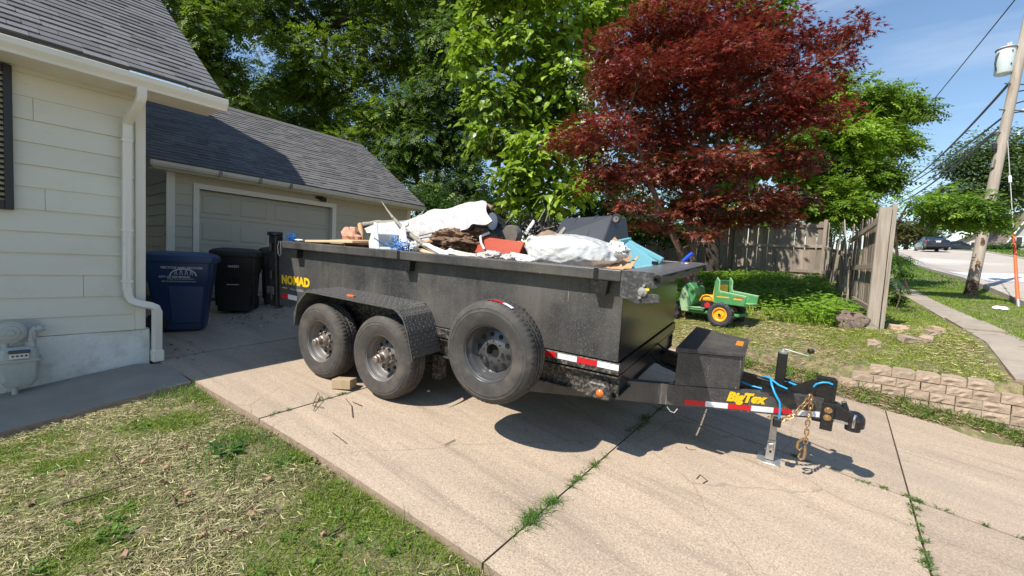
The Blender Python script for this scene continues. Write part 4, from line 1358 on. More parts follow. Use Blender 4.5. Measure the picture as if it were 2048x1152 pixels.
vr.grid(lambda a, b: rows_o[round(b * nT)][round(a * nA)], nA, nT, 0)
vr.grid(lambda a, b: rows_i[round(b * nT)][round(a * nA)], nA, nT, 1)
for j in range(nA):
    vr.add([rows_o[nT][j], rows_o[nT][j + 1], rows_i[nT][j + 1], rows_i[nT][j]], [(0, 1, 2, 3)], 0)
jmesh(vr, 'vinyl_sheet', ['vinyl_white', 'vinyl_brown'], 'big white vinyl sheet folded over the top of the junk', 'vinyl sheet', smooth=60)
# curled offcuts behind the roll's open end
b = MB(); b.tube([P3(962, 410, 1.15), P3(975, 413, 1.15), P3(985, 417, 1.15)], [.03, .035, .03], 12)
jmesh(b, 'carpet_curl', 'vinyl_brown', 'curled brown offcut poking from the white sheet end', 'offcut', smooth=60)
b = MB(); c = P3(984, 443, 1.15)
b.lathe([(.10, -.01), (.105, .0), (.10, .012), (.02, .03), (.001, .03)], 26, 0, c)
jmesh(b, 'bowl', 'foam_white', 'white bowl rim showing behind the vinyl sheet', 'bowl', smooth=40)
b = MB(); q = [P3(982, 470, 1.0), P3(1002, 482, .95), P3(1020, 472, 1.3), P3(1014, 455, 1.4), P3(992, 443, 1.4), P3(983, 455, 1.25)]
b.add(q + [p + np.array([.02, .25, -.12]) for p in q], [tuple(range(6)), tuple(range(11, 5, -1))] + [(i, (i + 1) % 6, 6 + (i + 1) % 6, 6 + i) for i in range(6)])
jmesh(b, 'plastic_crate', 'black_plastic', 'black plastic tray between the white sheet and the cables', 'tray', bevel=.01)
# grey rug roll and card tube
b = MB(); a0, a1 = P3(720, 452, 1.35), P3(848, 441, 1.35)
b.tube([a0 + (a1 - a0) * t + np.array([0, 0, .02 * math.sin(t * 6)]) for t in np.linspace(0, 1, 14)], [.042 + .006 * math.sin(i * 2.1) for i in range(14)], 12)
jmesh(b, 'rug_roll', 'rug_grey', 'thin grey rug roll lying behind the foam cooler', 'rug roll', smooth=60)
b = MB(); b.tube([P3(720, 449, 1.2), P3(723, 470, 1.1), P3(722, 500, .9)], .036, 14)
jmesh(b, 'card_tube', 'cardboard', 'upright tan cardboard tube beside the foam cooler', 'tube', smooth=60)
b = MB(); lump(b, P3(704, 478, .85), (.16, .10, .16), .45, 2.2, 22, 14, seed=3)
jmesh(b, 'paper_bag', 'paper_brown', 'crumpled brown paper beside the cardboard tube', 'paper', smooth=None)
# lumber and flat cardboard at the tailgate end
b = MB(); a0, a1 = P3(606, 481, .25), P3(712, 483, .25)
d = a1 - a0
b.hexa([a0 + (0, -.05, -.02), a1 + (0, -.05, -.02), a1 + (0, .22, -.02), a0 + (0, .22, -.02), a0 + (0, -.05, .008), a1 + (0, -.05, .01), a1 + (0, .22, .012), a0 + (0, .22, .012)])
jmesh(b, 'wood_board', 'cardboard_light', 'pale wooden board lying along the rail near the tailgate', 'board', bevel=.004)
b = MB(); a0, a1 = P3(660, 479, .6), P3(722, 482, .5)
b.hexa([a0 + (0, -.05, -.05), a1 + (0, -.05, -.05), a1 + (0, .3, -.05), a0 + (0, .3, -.05), a0 + (0, -.05, .0), a1 + (0, -.05, .0), a1 + (0, .3, .01), a0 + (0, .3, .01)])
jmesh(b, 'cardboard_sheet', 'cardboard', 'flat cardboard piece behind the pale board', 'cardboard')
b = MB(); lump(b, P3(584, 476, .1), (.06, .05, .055), .6, 2.5, 18, 12, seed=5)
jmesh(b, 'blue_glove', 'blue_mesh', 'crumpled light blue glove on the rail near the tailgate', 'glove')
b = MB(); lump(b, P3(597, 480, .1), (.07, .04, .012), .3, 3, 16, 8, seed=6)
jmesh(b, 'paper_scrap', 'foam_white', 'white paper scrap beside the blue glove', 'paper')
# foam cooler, open side towards the viewer
ce = P3(776, 483, .36)
R_ = rotm('Z', -.55) @ rotm('Y', -.55)
fo = np.array([ce[0], ce[1], ce[2] - .05])
pw = T2W(*fo)
ck = empty('foam_cooler', pw, mat3=TB @ R_)
tag(ck, 'open white foam cooler box tipped on its side', 'cooler')
lx, ly, lz, th_ = .44, .34, .34, .035
for a, c_ in (((-lx / 2, -ly / 2, -lz / 2), (-lx / 2 + th_, ly / 2, lz / 2)), ((-lx / 2 + th_, -ly / 2, -lz / 2), (lx / 2, -ly / 2 + th_, lz / 2)), ((-lx / 2 + th_, ly / 2 - th_, -lz / 2), (lx / 2, ly / 2, lz / 2)), ((-lx / 2 + th_, -ly / 2 + th_, -lz / 2), (lx / 2, ly / 2 - th_, -lz / 2 + th_)), ((-lx / 2 + th_, -ly / 2 + th_, lz / 2 - th_), (lx / 2 - .2, ly / 2 - th_, lz / 2))):
    MB().b2(a, c_).build('foam_wall', 'foam_white', ck, bevel=.006)
b = MB()
for i in range(26):
    p0 = P3(random.uniform(788, 806), random.uniform(487, 503), .22); v_ = rng.normal(0, .05, (3, 3))
    b.tube([p0, p0 + v_[0], p0 + v_[0] + v_[1]], .006, 5)
jmesh(b, 'blue_netting', 'blue_mesh', 'tangle of blue plastic netting in the foam cooler', 'netting')
b = MB(); lump(b, P3(828, 492, .2), (.05, .04, .05), .4, 1.8, 28, 16, seed=8)
jmesh(b, 'bag_scrap', 'bag_white', 'small crumpled white bag beside the branch', 'bag')
# branch
b = MB(); pts = [P3(764, 404, 1.0), P3(774, 419, .92), P3(786, 435, .8), P3(800, 450, .68), P3(822, 470, .5), P3(850, 490, .32), P3(884, 512, .12)]
b.tube(pts, [.006, .010, .017, .021, .026, .031, .034], 10)
b.tube([P3(800, 452, .68), P3(815, 474, .55), P3(838, 486, .45)], [.012, .012, .008], 8)
b.tube([P3(812, 453, .6), P3(817, 450, .6), P3(816, 444, .6)], [.010, .008, .004], 7)
b.tube([P3(838, 472, .5), P3(862, 466, .6), P3(886, 461, .7)], [.009, .007, .004], 7)
b.tube([P3(835, 478, .5), P3(870, 472, .6), P3(905, 467, .7)], [.008, .006, .003], 7)
for i in range(16):
    p0 = pts[2] + (pts[3] - pts[2]) * random.random() + rng.normal(0, .012, 3)
    lump(b, p0, (.009, .008, .009), .5, 2, 8, 6, seed=i)
jmesh(b, 'branch', 'bark_grey', 'lichen spotted dead branch leaning out over the trailer rail', 'branch', smooth=50)
for i, (u0, v0, u1, v1, y0, y1) in enumerate(((852, 489, 892, 512, .28, .08), (838, 500, 868, 510, .3, .12))):
    b = MB(); a0, a1 = P3(u0, v0, y0), P3(u1, v1, y1); dd = a1 - a0; n_ = np.cross(dd, (0, 0, 1)); n_ = n_ / np.linalg.norm(n_) * .035
    b.hexa([a0 - n_, a1 - n_, a1 + n_, a0 + n_] + [q + (0, 0, .014) for q in (a0 - n_, a1 - n_, a1 + n_, a0 + n_)])
    jmesh(b, 'trim_strip', 'foam_white' if i == 0 else 'cardboard_light', ('white trim strip lying under the branch end', 'short pale lath lying in the gap by the rail')[i], 'trim strip')
# rotten bark mass, plank
b = MB(); lump(b, P3(930, 484, .75), (.40, .30, .15), .32, 3.0, 110, 56, seed=11)
jmesh(b, 'rotten_log', 'bark_rot', 'crumbling brown rotten wood under the white sheet', 'rotten wood')
# torn boards and splinters
for i, (poly, th2, m_, lab) in enumerate((([(872, 494, .35), (905, 508, .18), (900, 514, .14), (866, 499, .3)], .012, 'torn_board', 'white torn board end under the branch tip'), ([(905, 500, .3), (950, 509, .2), (948, 514, .15), (902, 508, .22)], .01, 'torn_board', 'pale broken panel strip lying along the rail'), ([(842, 482, .6), (900, 478, .7), (898, 484, .66), (845, 488, .55)], .015, 'cardboard', 'brown splintered plank poking from the rotten wood'), ([(1022, 505, .3), (1062, 512, .22), (1060, 520, .14), (1018, 514, .2)], .01, 'torn_board', 'cream board offcut below the drawer'), ([(1064, 470, 1.0), (1080, 484, .85), (1072, 490, .8), (1058, 478, .95)], .01, 'torn_board', 'white triangular board piece behind the bag'), ([(1072, 474, .95), (1100, 487, .8), (1094, 492, .76), (1074, 484, .85)], .01, 'torn_board', 'second pale board piece behind the bag'), ([(1115, 470, 1.1), (1128, 455, 1.2), (1132, 458, 1.18), (1120, 474, 1.05)], .02, 'bark_grey', 'short grey stake leaning on the dark tub'))):
    Q = [P3(*p) for p in poly]; n_ = np.cross(Q[1] - Q[0], Q[2] - Q[0]); n_ = n_ / np.linalg.norm(n_) * th2 / 2
    b = MB(); b.hexa([p - n_ for p in Q] + [p + n_ for p in Q]); jmesh(b, 'broken_board', m_, lab, 'board', group='broken boards in the junk')
# red drawer
a0, a1 = P3(965, 474, .62), P3(1050, 485, .50)
dx = a1 - a0; ln = np.linalg.norm(dx); X = dx / ln; Zd = np.array([.10, .55, 1.0]); Zd -= X * (Zd @ X); Zd /= np.linalg.norm(Zd); Yd = np.cross(Zd, X)
dro = (a0 + a1) / 2 - Zd * .19
dr = empty('drawer', T2W(*dro), mat3=TB @ np.stack([X, Yd, Zd], 1))
tag(dr, 'red brown wooden drawer lying in the middle of the junk', 'drawer')
MB().b2((-ln / 2, -.012, 0), (ln / 2, .012, .19)).build('front', 'red_wood', dr, bevel=.003)
MB().b2((-ln / 2, .30, 0), (ln / 2, .318, .15)).build('back', 'red_wood', dr)
MB().b2((-ln / 2, .013, 0), (-ln / 2 + .015, .30, .15)).build('side', 'red_wood', dr)
MB().b2((ln / 2 - .015, .013, 0), (ln / 2, .30, .15)).build('side', 'red_dark', dr)
MB().b2((-ln / 2 + .016, .013, .01), (ln / 2 - .016, .299, .02)).build('bottom', 'red_dark', dr)
b = MB(); b.tube([P3(961, 473, .55), P3(962, 485, .5), P3(969, 499, .42)], .012, 8); b.tube([P3(961, 473, .55), P3(972, 468, .6), P3(978, 466, .65)], .014, 8)
jmesh(b, 'white_edging', 'foam_white', 'curved white plastic edging at the drawer end', 'edging', smooth=60)
# cloths along the near rail
for i, (u, v, y, r, sd_, m_, lab) in enumerate(((900, 508, .16, (.06, .05, .05), 21, 'foam_white', 'white cup shaped scrap by the rail under the branch'), (938, 514, .17, (.20, .10, .035), 22, 'cloth_cream', 'cream cloth bunched along the rail below the drawer'), (985, 512, .18, (.12, .08, .045), 23, 'cloth_pale', 'pinkish folded cloth below the drawer front'), (1017, 517, .13, (.07, .06, .035), 24, 'cloth_pale', 'small pale cloth knot on the rail'), (1052, 520, .13, (.09, .05, .03), 25, 'bag_thin', 'thin white plastic wad between drawer and bag'))):
    b = MB(); lump(b, P3(u, v, y), r, .42, 1.5, 48, 26, seed=sd_)
    jmesh(b, 'cloth' if 'cloth' in lab else 'scrap', m_, lab, 'cloth' if 'cloth' in lab else 'scrap', smooth=70)
# plastic bag
b = MB()
cb_ = P3(1146, 506, .50)


def bag_fn(a, q):
    t, ph = 2 * PI * a, PI * q
    d = np.array([math.sin(ph) * math.cos(t), math.sin(ph) * math.sin(t), math.cos(ph)])
    n1 = mnoise.noise(Vector(d * 2.1 + 4)); n2 = mnoise.noise(Vector((d[0] * 9, d[1] * 9, d[2] * 3)))
    rx = .42 * (1 + .12 * n1); r = np.array([rx, .34, .165 * (1 - .25 * d[0] * (d[0] > 0))])
    sgn = np.sign(d) * np.abs(d) ** np.array([.9, .9, .75])
    fold = 0
    for kx, ky, kz, ph_, wt in ((5, 2, -3, .3, 1), (-4, 3, 6, 1.9, .8), (9, -4, 4, 4.1, .55), (2, 7, -8, 2.2, .5), (-11, 5, 7, .9, .3)):
        q_ = kx * d[0] + ky * d[1] + kz * d[2] + ph_ + 2.2 * mnoise.noise(Vector(d * 2.3 + ph_))
        fold += wt * (abs(math.sin(q_)) ** .6 - .75)
    p = cb_ + r * sgn * (1 + .03 * n2 - .034 * fold * (.35 + .65 / (1 + math.exp(9 * (d[2] - .15)))))
    return p


b.grid(bag_fn, 150, 80)
jmesh(b, 'plastic_bag', 'bag_white', 'big stuffed white plastic bag behind the front rail', 'bag', smooth=70)
b = MB(); lump(b, P3(1232, 503, .45), (.10, .06, .075), .45, 3.4, 30, 16, seed=31)
jmesh(b, 'bag_scrap', 'bag_thin', 'shiny clear plastic tail of wrap by the cardboard flaps', 'plastic wrap', smooth=70)
# cable tangle, drum, bars
b = MB()
for i in range(85):
    c = P3(random.uniform(1040, 1112), random.uniform(446, 474), random.uniform(1.25, 1.7))
    ax1, ax2 = rng.normal(0, 1, 3), rng.normal(0, 1, 3); ax1 /= np.linalg.norm(ax1); ax2 /= np.linalg.norm(ax2)
    r = random.uniform(.05, .15)
    b.tube([c + r * (math.cos(t) * ax1 + math.sin(t * 1.1) * ax2 * .7) for t in np.linspace(0, random.uniform(2, 5.5), 12)], random.choice((.004, .006, .008)), 5)
jmesh(b, 'cable_tangle', 'hose_black', 'tangle of black cables and wires behind the drawer', 'cables', smooth=60)
b = MB()
for i in range(14):
    c = P3(random.uniform(1050, 1110), random.uniform(455, 478), random.uniform(1.2, 1.6)); d = rng.normal(0, .10, 3)
    b.tube([c, c + d, c + d + rng.normal(0, .06, 3)], .007, 5)
jmesh(b, 'wire_scrap', 'bark_grey', 'pale bent wires mixed in the cable tangle', 'wires')
b = MB(); b.lathe([(.001, -.06), (.10, -.06), (.11, -.04), (.11, .04), (.10, .06), (.03, .055), (.001, .055)], 24, 1, P3(1024, 470, 1.05))
jmesh(b, 'metal_drum', 'metal_scrap', 'small round brown metal drum beside the cables', 'drum', smooth=40)
b = MB(); b.box(P3(1060, 455, 1.3), (.045, .02, .19), rotm('Y', .6))
jmesh(b, 'white_bar', 'foam_white', 'short white bar standing in the cable tangle', 'bar', bevel=.004)
b = MB(); lump(b, P3(1098, 478, 1.0), (.14, .12, .08), .3, 2.5, 24, 14, seed=41)
jmesh(b, 'brown_cushion', 'vinyl_brown', 'dull brown cushion behind the white bag', 'cushion', smooth=70)
b = MB(); lump(b, P3(1065, 483, .8), (.07, .05, .05), .5, 2.2, 20, 12, seed=42)
jmesh(b, 'foam_chunk', 'foam_white', 'white foam chunk behind the red drawer', 'foam')
b = MB(); b.tube([P3(1036, 484, .75), P3(1050, 487, .7), P3(1061, 490, .65)], .012, 8)
jmesh(b, 'yellow_rod', 'yellow_plastic', 'short yellow plastic level on the drawer edge', 'level', smooth=50)
b = MB(); b.tube([P3(1002, 457, 1.5), P3(1028, 428, 1.5)], .006, 6)
jmesh(b, 'stick', 'bark_grey', 'thin bare stick standing up in the junk', 'stick')
# dark tub lying over with a caster
tub = empty('storage_tub', T2W(3.3, 1.5, .8), mat3=TB)
tag(tub, 'upturned dark grey wheeled tub behind the white bag', 'tub')
to_ = np.array([3.3, 1.5, .8])
TL_, TR_, BR_, BL_ = P3(1124, 437, 1.55), P3(1226, 430, 1.45), P3(1204, 492, 1.12), P3(1103, 476, 1.22)
bk = np.array([.05, .42, -.36])
b = MB(-to_); b.hexa([BL_, BR_, BR_ + (.12, .62, -.05), BL_ + (.05, .62, -.02), TL_, TR_, TR_ + (.08, .24, -.01), TL_ + (.05, .24, -.01)])
b.build('shell', 'tub_dark', tub, bevel=.02, seg=3)
for t in (.32, .68):
    a0, a1 = TL_ + (TR_ - TL_) * t, BL_ + (BR_ - BL_) * t
    nv = np.cross(a1 - a0, TR_ - TL_); nv /= np.linalg.norm(nv)
    if nv[1] > 0: nv = -nv
    b = MB(-to_); b.tube([a0 + nv * .004, a1 + nv * .004], .006, 6); b.build('rib', 'tub_dark', tub)
cw = P3(1233, 437, 1.40)
b = MB(-to_); b.lathe([(.001, -.025), (.03, -.02), (.055, -.018), (.06, 0), (.055, .018), (.001, .02)], 22, 0); b2w = b
wh = MB(-(to_)).lathe([(.030, -.022), (.042, -.025), (.05, -.015), (.05, .015), (.042, .025), (.03, .022)], 22, 1, cw).build('caster', 'tub_dark', tub, smooth=35)
MB(-to_).lathe([(.001, -.02), (.008, -.026), (.012, -.018), (.030, -.02)], 18, 1, cw).build('caster_hub', 'metal_scrap', wh)
# teal tote lid
te = np.array([4.0, 1.1, .6])
tt = empty('storage_bin', T2W(*te), mat3=TB)
tag(tt, 'teal plastic storage bin tilted at the front corner of the bed', 'storage bin')
q = [P3(1236, 497, .95), P3(1263, 479, 1.25), P3(1328, 522, 1.25), P3(1290, 541, .80), P3(1255, 540, .75)]
nv = np.array([-.22, .06, -.16])
b = MB(-te); b.add(q + [p + nv for p in q], [(0, 1, 2, 3, 4), (9, 8, 7, 6, 5)] + [(i, (i + 1) % 5, 5 + (i + 1) % 5, 5 + i) for i in range(5)]); b.build('shell', 'teal', tt, bevel=.012, seg=2)
a0, a1 = P3(1258, 484, 1.20), P3(1326, 520, 1.20)
b = MB(-te); b.tube([a0, a1], 1, sec=[(-.03, -.02), (.03, -.02), (.03, .025), (-.03, .025)]); b.build('rim', 'teal', tt, bevel=.006)
b = MB(-te); b.tube([P3(1238, 483, 1.1), P3(1260, 478, 1.25)], 1, sec=[(-.022, -.015), (.022, -.015), (.022, .02), (-.022, .02)]); b.build('handle', 'teal', tt, bevel=.005)
b = MB(-te); b.box(P3(1310, 526, 1.0), (.05, .05, .03)); b.build('clip', 'hole_black', tt)
# cardboard box
cbx = np.array([3.95, .6, .6])
cx = empty('cardboard_box', T2W(*cbx), mat3=TB)
tag(cx, 'opened cardboard box with raised flaps at the front rail', 'box')
for poly in ([(1229, 474, .80), (1264, 513, .72), (1246, 537, .48), (1216, 488, .62)], [(1206, 500, .50), (1224, 527, .48), (1218, 541, .30), (1203, 530, .36)], [(1279, 511, .62), (1262, 538, .40), (1240, 538, .36), (1248, 533, .42)], [(1240, 520, .55), (1247, 540, .35), (1220, 541, .30), (1224, 524, .5)], [(1182, 538, .25), (1222, 530, .45), (1246, 542, .25), (1200, 544, .15)]):
    Q = [P3(*p) for p in poly]
    b = MB(-cbx); n_ = np.cross(Q[1] - Q[0], Q[2] - Q[0]); n_ = n_ / np.linalg.norm(n_) * .004
    b.hexa([p - n_ for p in Q] + [p + n_ for p in Q]); b.build('flap', 'cardboard', cx)
# blue roller handle on the shelf
bh = empty('paint_roller', T2W(4.32, 1.6, .69), mat3=TB)
tag(bh, 'paint roller with blue handle standing on the front shelf', 'roller')
o_ = np.array([4.32, 1.6, .69])
a0, a1 = P3(1385, 506, 1.6), P3(1366, 522, 1.6)
MB(-o_).tube([a0, a0 + (a1 - a0) * .5, a1], [.017, .02, .016], 12).build('handle', 'blue_plastic', bh, smooth=60)
MB(-o_).tube([a1, P3(1363, 527, 1.6), P3(1362, 532, 1.58)], .005, 6).build('rod', 'galvanised', bh)
MB(-o_).tube([P3(1357, 532, 1.55), P3(1374, 529, 1.7)], .02, 12).build('sleeve', 'bag_thin', bh, smooth=60)

# ================================================================== WHEEL CHOCK, TWIGS
wb = np.array([-3.72, 2.42])
p = T2W(1.55, -.36, -.717)
ch = MB().b2((-.10, -.06, 0), (.10, .07, .095)).build('wood_block', 'lumber', None, bevel=.003)
ch.location = (p[0], p[1], float(gd(p[0], p[1])) + .002); ch.rotation_euler = (-.05, -.04, .5)
tag(ch, 'sawn timber block chocked between the two trailer wheels', 'wood block')
for i, (pts, lab) in enumerate(((((627, 822), (640, 800), (636, 792), (625, 812), (648, 816)), 'bent wire like twig loop on the concrete near the grass joint'), (((692, 799), (703, 812), (705, 835)), 'forked brown twig on the concrete before the front wheel'), (((705, 804), (724, 812)), 'short straight twig lying beside the forked one'), (((665, 866), (692, 886)), 'single thin twig near the driveway edge'), (((1393, 958), (1400, 950), (1415, 962), (1406, 967)), 'curled twig on the concrete below the jack'), (((910, 880), (890, 890)), 'tiny stick in the middle of the concrete'))):
    b = MB()
    W3 = []
    for u, v in pts:
        r = ray(u, v); t = 1.
        for t in np.linspace(1, 12, 3000):
            q = CAM + r * t
            if q[2] < gd(q[0], q[1]) + .006: break
        W3.append(q + np.array([0, 0, .003 + (.03 if (i == 0 and len(W3) in (1, 2)) else 0)]))
    b.tube(W3, .0035, 5); b.off = -W3[0]
    o = b.build('twig', 'twig', None, loc=W3[0]); tag(o, lab, 'twig', 'twigs on the driveway')

# ================================================================== TOY UTILITY TRUCK
tp0 = PZ(1440, 652, 7.4)
tz = float(G(tp0[0], tp0[1]))
toy = empty('toy_truck', (tp0[0], tp0[1], tz), math.radians(-10))
toy.scale = (.93, .93, .93)
tag(toy, 'green and yellow ride-on toy truck with dump bed on the grass', 'toy truck')


def toy_wheel(x, y, r, w=.16):
    t = link('wheel', None, toy, (x, y, r))
    prof = [(r * .55, -w * .42), (r * .8, -w * .5), (r * .93, -w * .46), (r, -w * .36), (r * .97, -w * .1), (r, 0), (r * .97, w * .1), (r, w * .36), (r * .93, w * .46), (r * .8, w * .5), (r * .55, w * .42)]
    MB().lathe(prof, 48, 1, mod=lambda i, j, rr: rr - (.018 if (2 <= i <= 8 and (j + (i % 2) * 2) % 4 < 2) else 0)).build('tyre', 'toy_tyre', t)
    MB().lathe([(r * .56, -w * .44), (r * .50, -w * .46), (r * .46, -w * .30), (r * .34, -w * .22), (r * .30, -w * .34), (r * .13, -w * .36), (r * .12, -w * .5), (.001, -w * .5)], 28, 1).build('rim', 'toy_yellow', t, smooth=40)
    MB().lathe([(.001, -w * .54), (r * .1, -w * .53), (r * .1, -w * .4)], 14, 1).build('axle_cap', 'hole_black', t)


toy_wheel(0, 0, .235); toy_wheel(0, .56, .235); toy_wheel(-1.0, .06, .19); toy_wheel(-1.0, .52, .19)
b = MB(); b.b2((-.68, .02, .21), (.30, .54, .27)); b.b2((-.68, -.03, .26), (-.32, .59, .31)); b.build('chassis', 'toy_green', toy, bevel=.015)
b = MB(); b.b2((-.66, -.04, .311), (-.30, .60, .325)); b.build('floor_mat', 'toy_faded', toy, bevel=.004)
# cowl
b = MB(); b.prism([(-.74, .22), (-.66, .22), (-.52, .52), (-.55, .70), (-.66, .80), (-.78, .72), (-.84, .50)], 1, .04, .52); b.build('cowl', 'toy_green', toy, bevel=.02, seg=2)
for y in (-.03, .53):
    b = MB(); b.prism([(-.76, .22), (-.62, .22), (-.60, .34), (-.64, .55), (-.72, .72), (-.78, .66), (-.82, .46)], 1, y, y + .06); b.build('side_guard', 'toy_faded', toy, bevel=.015)
b = MB(); ring = [(-.55 + .05 * math.sin(a) * .3, .28 + .11 * math.cos(a), .80 + .10 * math.sin(a) * .5) for a in np.linspace(0, 2 * PI, 20)]; b.tube(ring, .015, 8, cap=False); b.tube([(-.62, .28, .70), (-.55, .28, .80)], .018, 8); b.build('steering_wheel', 'black_plastic', toy, smooth=60)
# seat
b = MB(); loft(b, [rrect(.24, .50, .05, .47, -.28, .28), rrect(.28, .54, .06, .52, -.28, .28), rrect(.24, .50, .06, .57, -.28, .28)]); b.build('seat', 'toy_yellow', toy, smooth=50)
b = MB(); b.prism([(-.20, .46), (-.12, .46), (-.10, .78), (-.13, .82), (-.17, .80)], 1, .02, .54); b.build('backrest', 'toy_yellow', toy, bevel=.02, seg=2)
b = MB(); b.b2((-.40, .02, .30), (-.16, .54, .47)); b.build('seat_box', 'black_plastic', toy, bevel=.015)
b = MB(); b.tube([(-.40 + .12 - .13 * math.cos(a), .0, .44 + .14 * math.sin(a)) for a in np.linspace(.1, 3.0, 12)], .012, 8); b.build('arm_rail', 'toy_yellow', toy, smooth=60)
MB().lathe([(.001, -.012), (.05, -.01), (.055, 0)], 18, 1, (-.27, .018, .38)).build('reflector', 'toy_red', toy)
b = MB(); b.prism([(-.16, .27), (-.10, .27), (-.06, .50), (-.09, .50)], 1, .0, .04); b.build('strut', 'toy_green', toy)
# dump bed: floor, two sides with raised headboard
b = MB(); b.b2((-.13, -.03, .44), (.42, .59, .465)); b.build('bed_floor', 'toy_faded', toy, bevel=.008)
for y in (-.05, .57):
    b = MB(); b.prism([(-.14, .44), (.41, .42), (.43, .60), (-.02, .66), (-.06, .70), (-.06, .86), (-.10, .92), (-.14, .84)], 1, y, y + .04); b.build('bed_side', 'toy_green', toy, bevel=.012)
    b = MB(); b.tube([(.43, y + .02, .605), (-.02, y + .02, .665), (-.055, y + .02, .70), (-.055, y + .02, .86), (-.10, y + .02, .925)], .014, 8); b.build('bed_rail', 'toy_faded', toy, smooth=60)
b = MB(); b.b2((-.14, -.008, .465), (-.11, .568, .88)); b.build('headboard', 'toy_green', toy, bevel=.012)
b = MB(); b.b2((-.08, -.053, .555), (.14, -.0505, .575)); b.b2((.22, -.053, .535), (.36, -.0505, .56)); b.build('decal', 'toy_yellow', toy)
b = MB(); b.b2((.26, -.053, .568), (.38, -.0505, .59)); b.build('decal', 'toy_red', toy)
o = MB(); lump(o, (0, 0, 0), (.16, .12, .10), .5, 2.4, 20, 12, seed=77)
o = o.build('junk_pile', 'metal_scrap', None); q = PZ(1372, 572, 8.6); o.location = (q[0], q[1], float(G(q[0], q[1])) + .05); o.scale = (1.6, 1.2, 1.5)
tag(o, 'dull brown scrap lump behind the toy truck cowl', 'scrap')

# ================================================================== FENCES
def picket_me(h, w=.138, t=.018):
    return MB().prism([(-w / 2, 0), (w / 2, 0), (w / 2, h - .05), (w / 2 - .035, h), (-w / 2 + .035, h), (-w / 2, h - .05)], 1, -t / 2, t / 2).mesh('picket', 'fence_wood')


PK = picket_me(1.80, .1475)
PKB = [PK, picket_me(1.76, .1475)]
PKS = [picket_me(h, w) for h, w in ((1.80, .138), (1.80, .09), (1.72, .138), (1.50, .12))]
FVv = 16.25
bf = empty('back_fence', (-4, FVv, float(G(-4, FVv))))
tag(bf, 'weathered grey picket fence closing the back of the yard', 'fence', 'wood fences')
u = -.40
while u > -11.5:
    z = 1.30 + .012 * (-u) + random.uniform(-.015, .015)
    o = link('picket', random.choice(PKB), bf, (u + 4, random.uniform(-.004, .004), z - float(G(-4, FVv))), (0, random.uniform(-.012, .012), 0))
    u -= .146
for i, zz in enumerate((.22, 1.0, 1.62)):
    b = MB(); zo = float(G(-4, FVv))
    b.hexa([(3.6, -.055, 1.30 + zz - zo), (-7.4, -.055, 1.43 + zz - zo), (-7.4, -.012, 1.43 + zz - zo), (3.6, -.012, 1.30 + zz - zo), (3.6, -.055, 1.39 + zz - zo), (-7.4, -.055, 1.52 + zz - zo), (-7.4, -.012, 1.52 + zz - zo), (3.6, -.012, 1.39 + zz - zo)])
    b.build('rail', 'fence_wood', bf)
for uu in (-.42, -2.85, -5.3, -7.7):
    zo = float(G(-4, FVv)); b = MB(); b.b2((uu + 3.95, -.145, float(G(uu, FVv)) - zo - .3), (uu + 4.04, -.056, 1.30 - .012 * uu + 1.85 - zo)); b.build('post', 'fence_wood', bf)

# broken side fence running from the front post to the back corner
FA, FB_ = np.array([.50, 8.88]), np.array([-.40, 16.2])
fdir = (FB_ - FA) / np.linalg.norm(FB_ - FA); FLen = np.linalg.norm(FB_ - FA)
fz0 = float(G(*FA))
sf = empty('broken_fence', (FA[0], FA[1], fz0), math.atan2(fdir[1], fdir[0]))
tag(sf, 'broken leaning wooden fence with loose pickets beside the sidewalk', 'fence', 'wood fences')
# local x runs along the fence, local -y faces the sidewalk, local +y the yard


def sfz(s):
    q = FA + fdir * s
    return float(G(*q)) - fz0


def board(name, p0, p1, w, t, m_, par, axis_w=(1, 0, 0)):
    p0 = np.array(p0, float); p1 = np.array(p1, float); d = (p1 - p0); d /= np.linalg.norm(d)
    a = np.array(axis_w, float); a -= d * (a @ d); a /= np.linalg.norm(a); n_ = np.cross(d, a)
    b = MB(); q = [p0 - a * w / 2 - n_ * t / 2, p0 + a * w / 2 - n_ * t / 2, p0 + a * w / 2 + n_ * t / 2, p0 - a * w / 2 + n_ * t / 2]
    b.hexa(q + [x + (p1 - p0) for x in q]); return b.build(name, m_, par, bevel=.003)


# front end: wide split post board and a narrow one behind
board('post', (-.03, .03, -.35), (-.035, .0, 1.93), .155, .085, 'post_wood', sf, (0, 1, .0))
board('post', (.03, -.10, -.3), (-.02, -.115, 1.99), .06, .05, 'post_wood', sf, (0, 1, 0))
# first panel: upright pickets on the sidewalk side, rails in the yard side
s = .16
i = 0
while s < 3.2:
    lean = random.uniform(-.09, .06)
    zt = 1.90 + .04 * s - .02 + random.choice((0, 0, -.05, -.16, .04))
    zb_ = sfz(s) + .12
    o = link('picket', random.choice(PKS[:2]), sf, (s, -.075, zt - 1.80), (0, lean, 0))
    s += random.choice((.10, .15, .15, .27))
board('rail', (-.05, .0, 1.78), (3.0, -.02, 1.62), .09, .04, 'post_wood', sf, (0, 0, 1))
board('rail', (-.05, .0, 1.02), (3.3, -.03, 1.02), .09, .04, 'fence_wood', sf, (0, 0, 1))
board('rail', (-.05, .0, .28), (2.2, -.03, .40), .09, .04, 'fence_wood', sf, (0, 0, 1))
board('loose_picket', (2.0, .05, .22), (3.35, .08, 2.10), .09, .018, 'post_wood', sf)
board('loose_picket', (2.35, .12, .25), (3.1, .05, 1.6), .09, .018, 'fence_wood', sf)
board('loose_picket', (1.5, .16, .18), (2.6, .03, 1.5), .07, .018, 'fence_wood', sf)
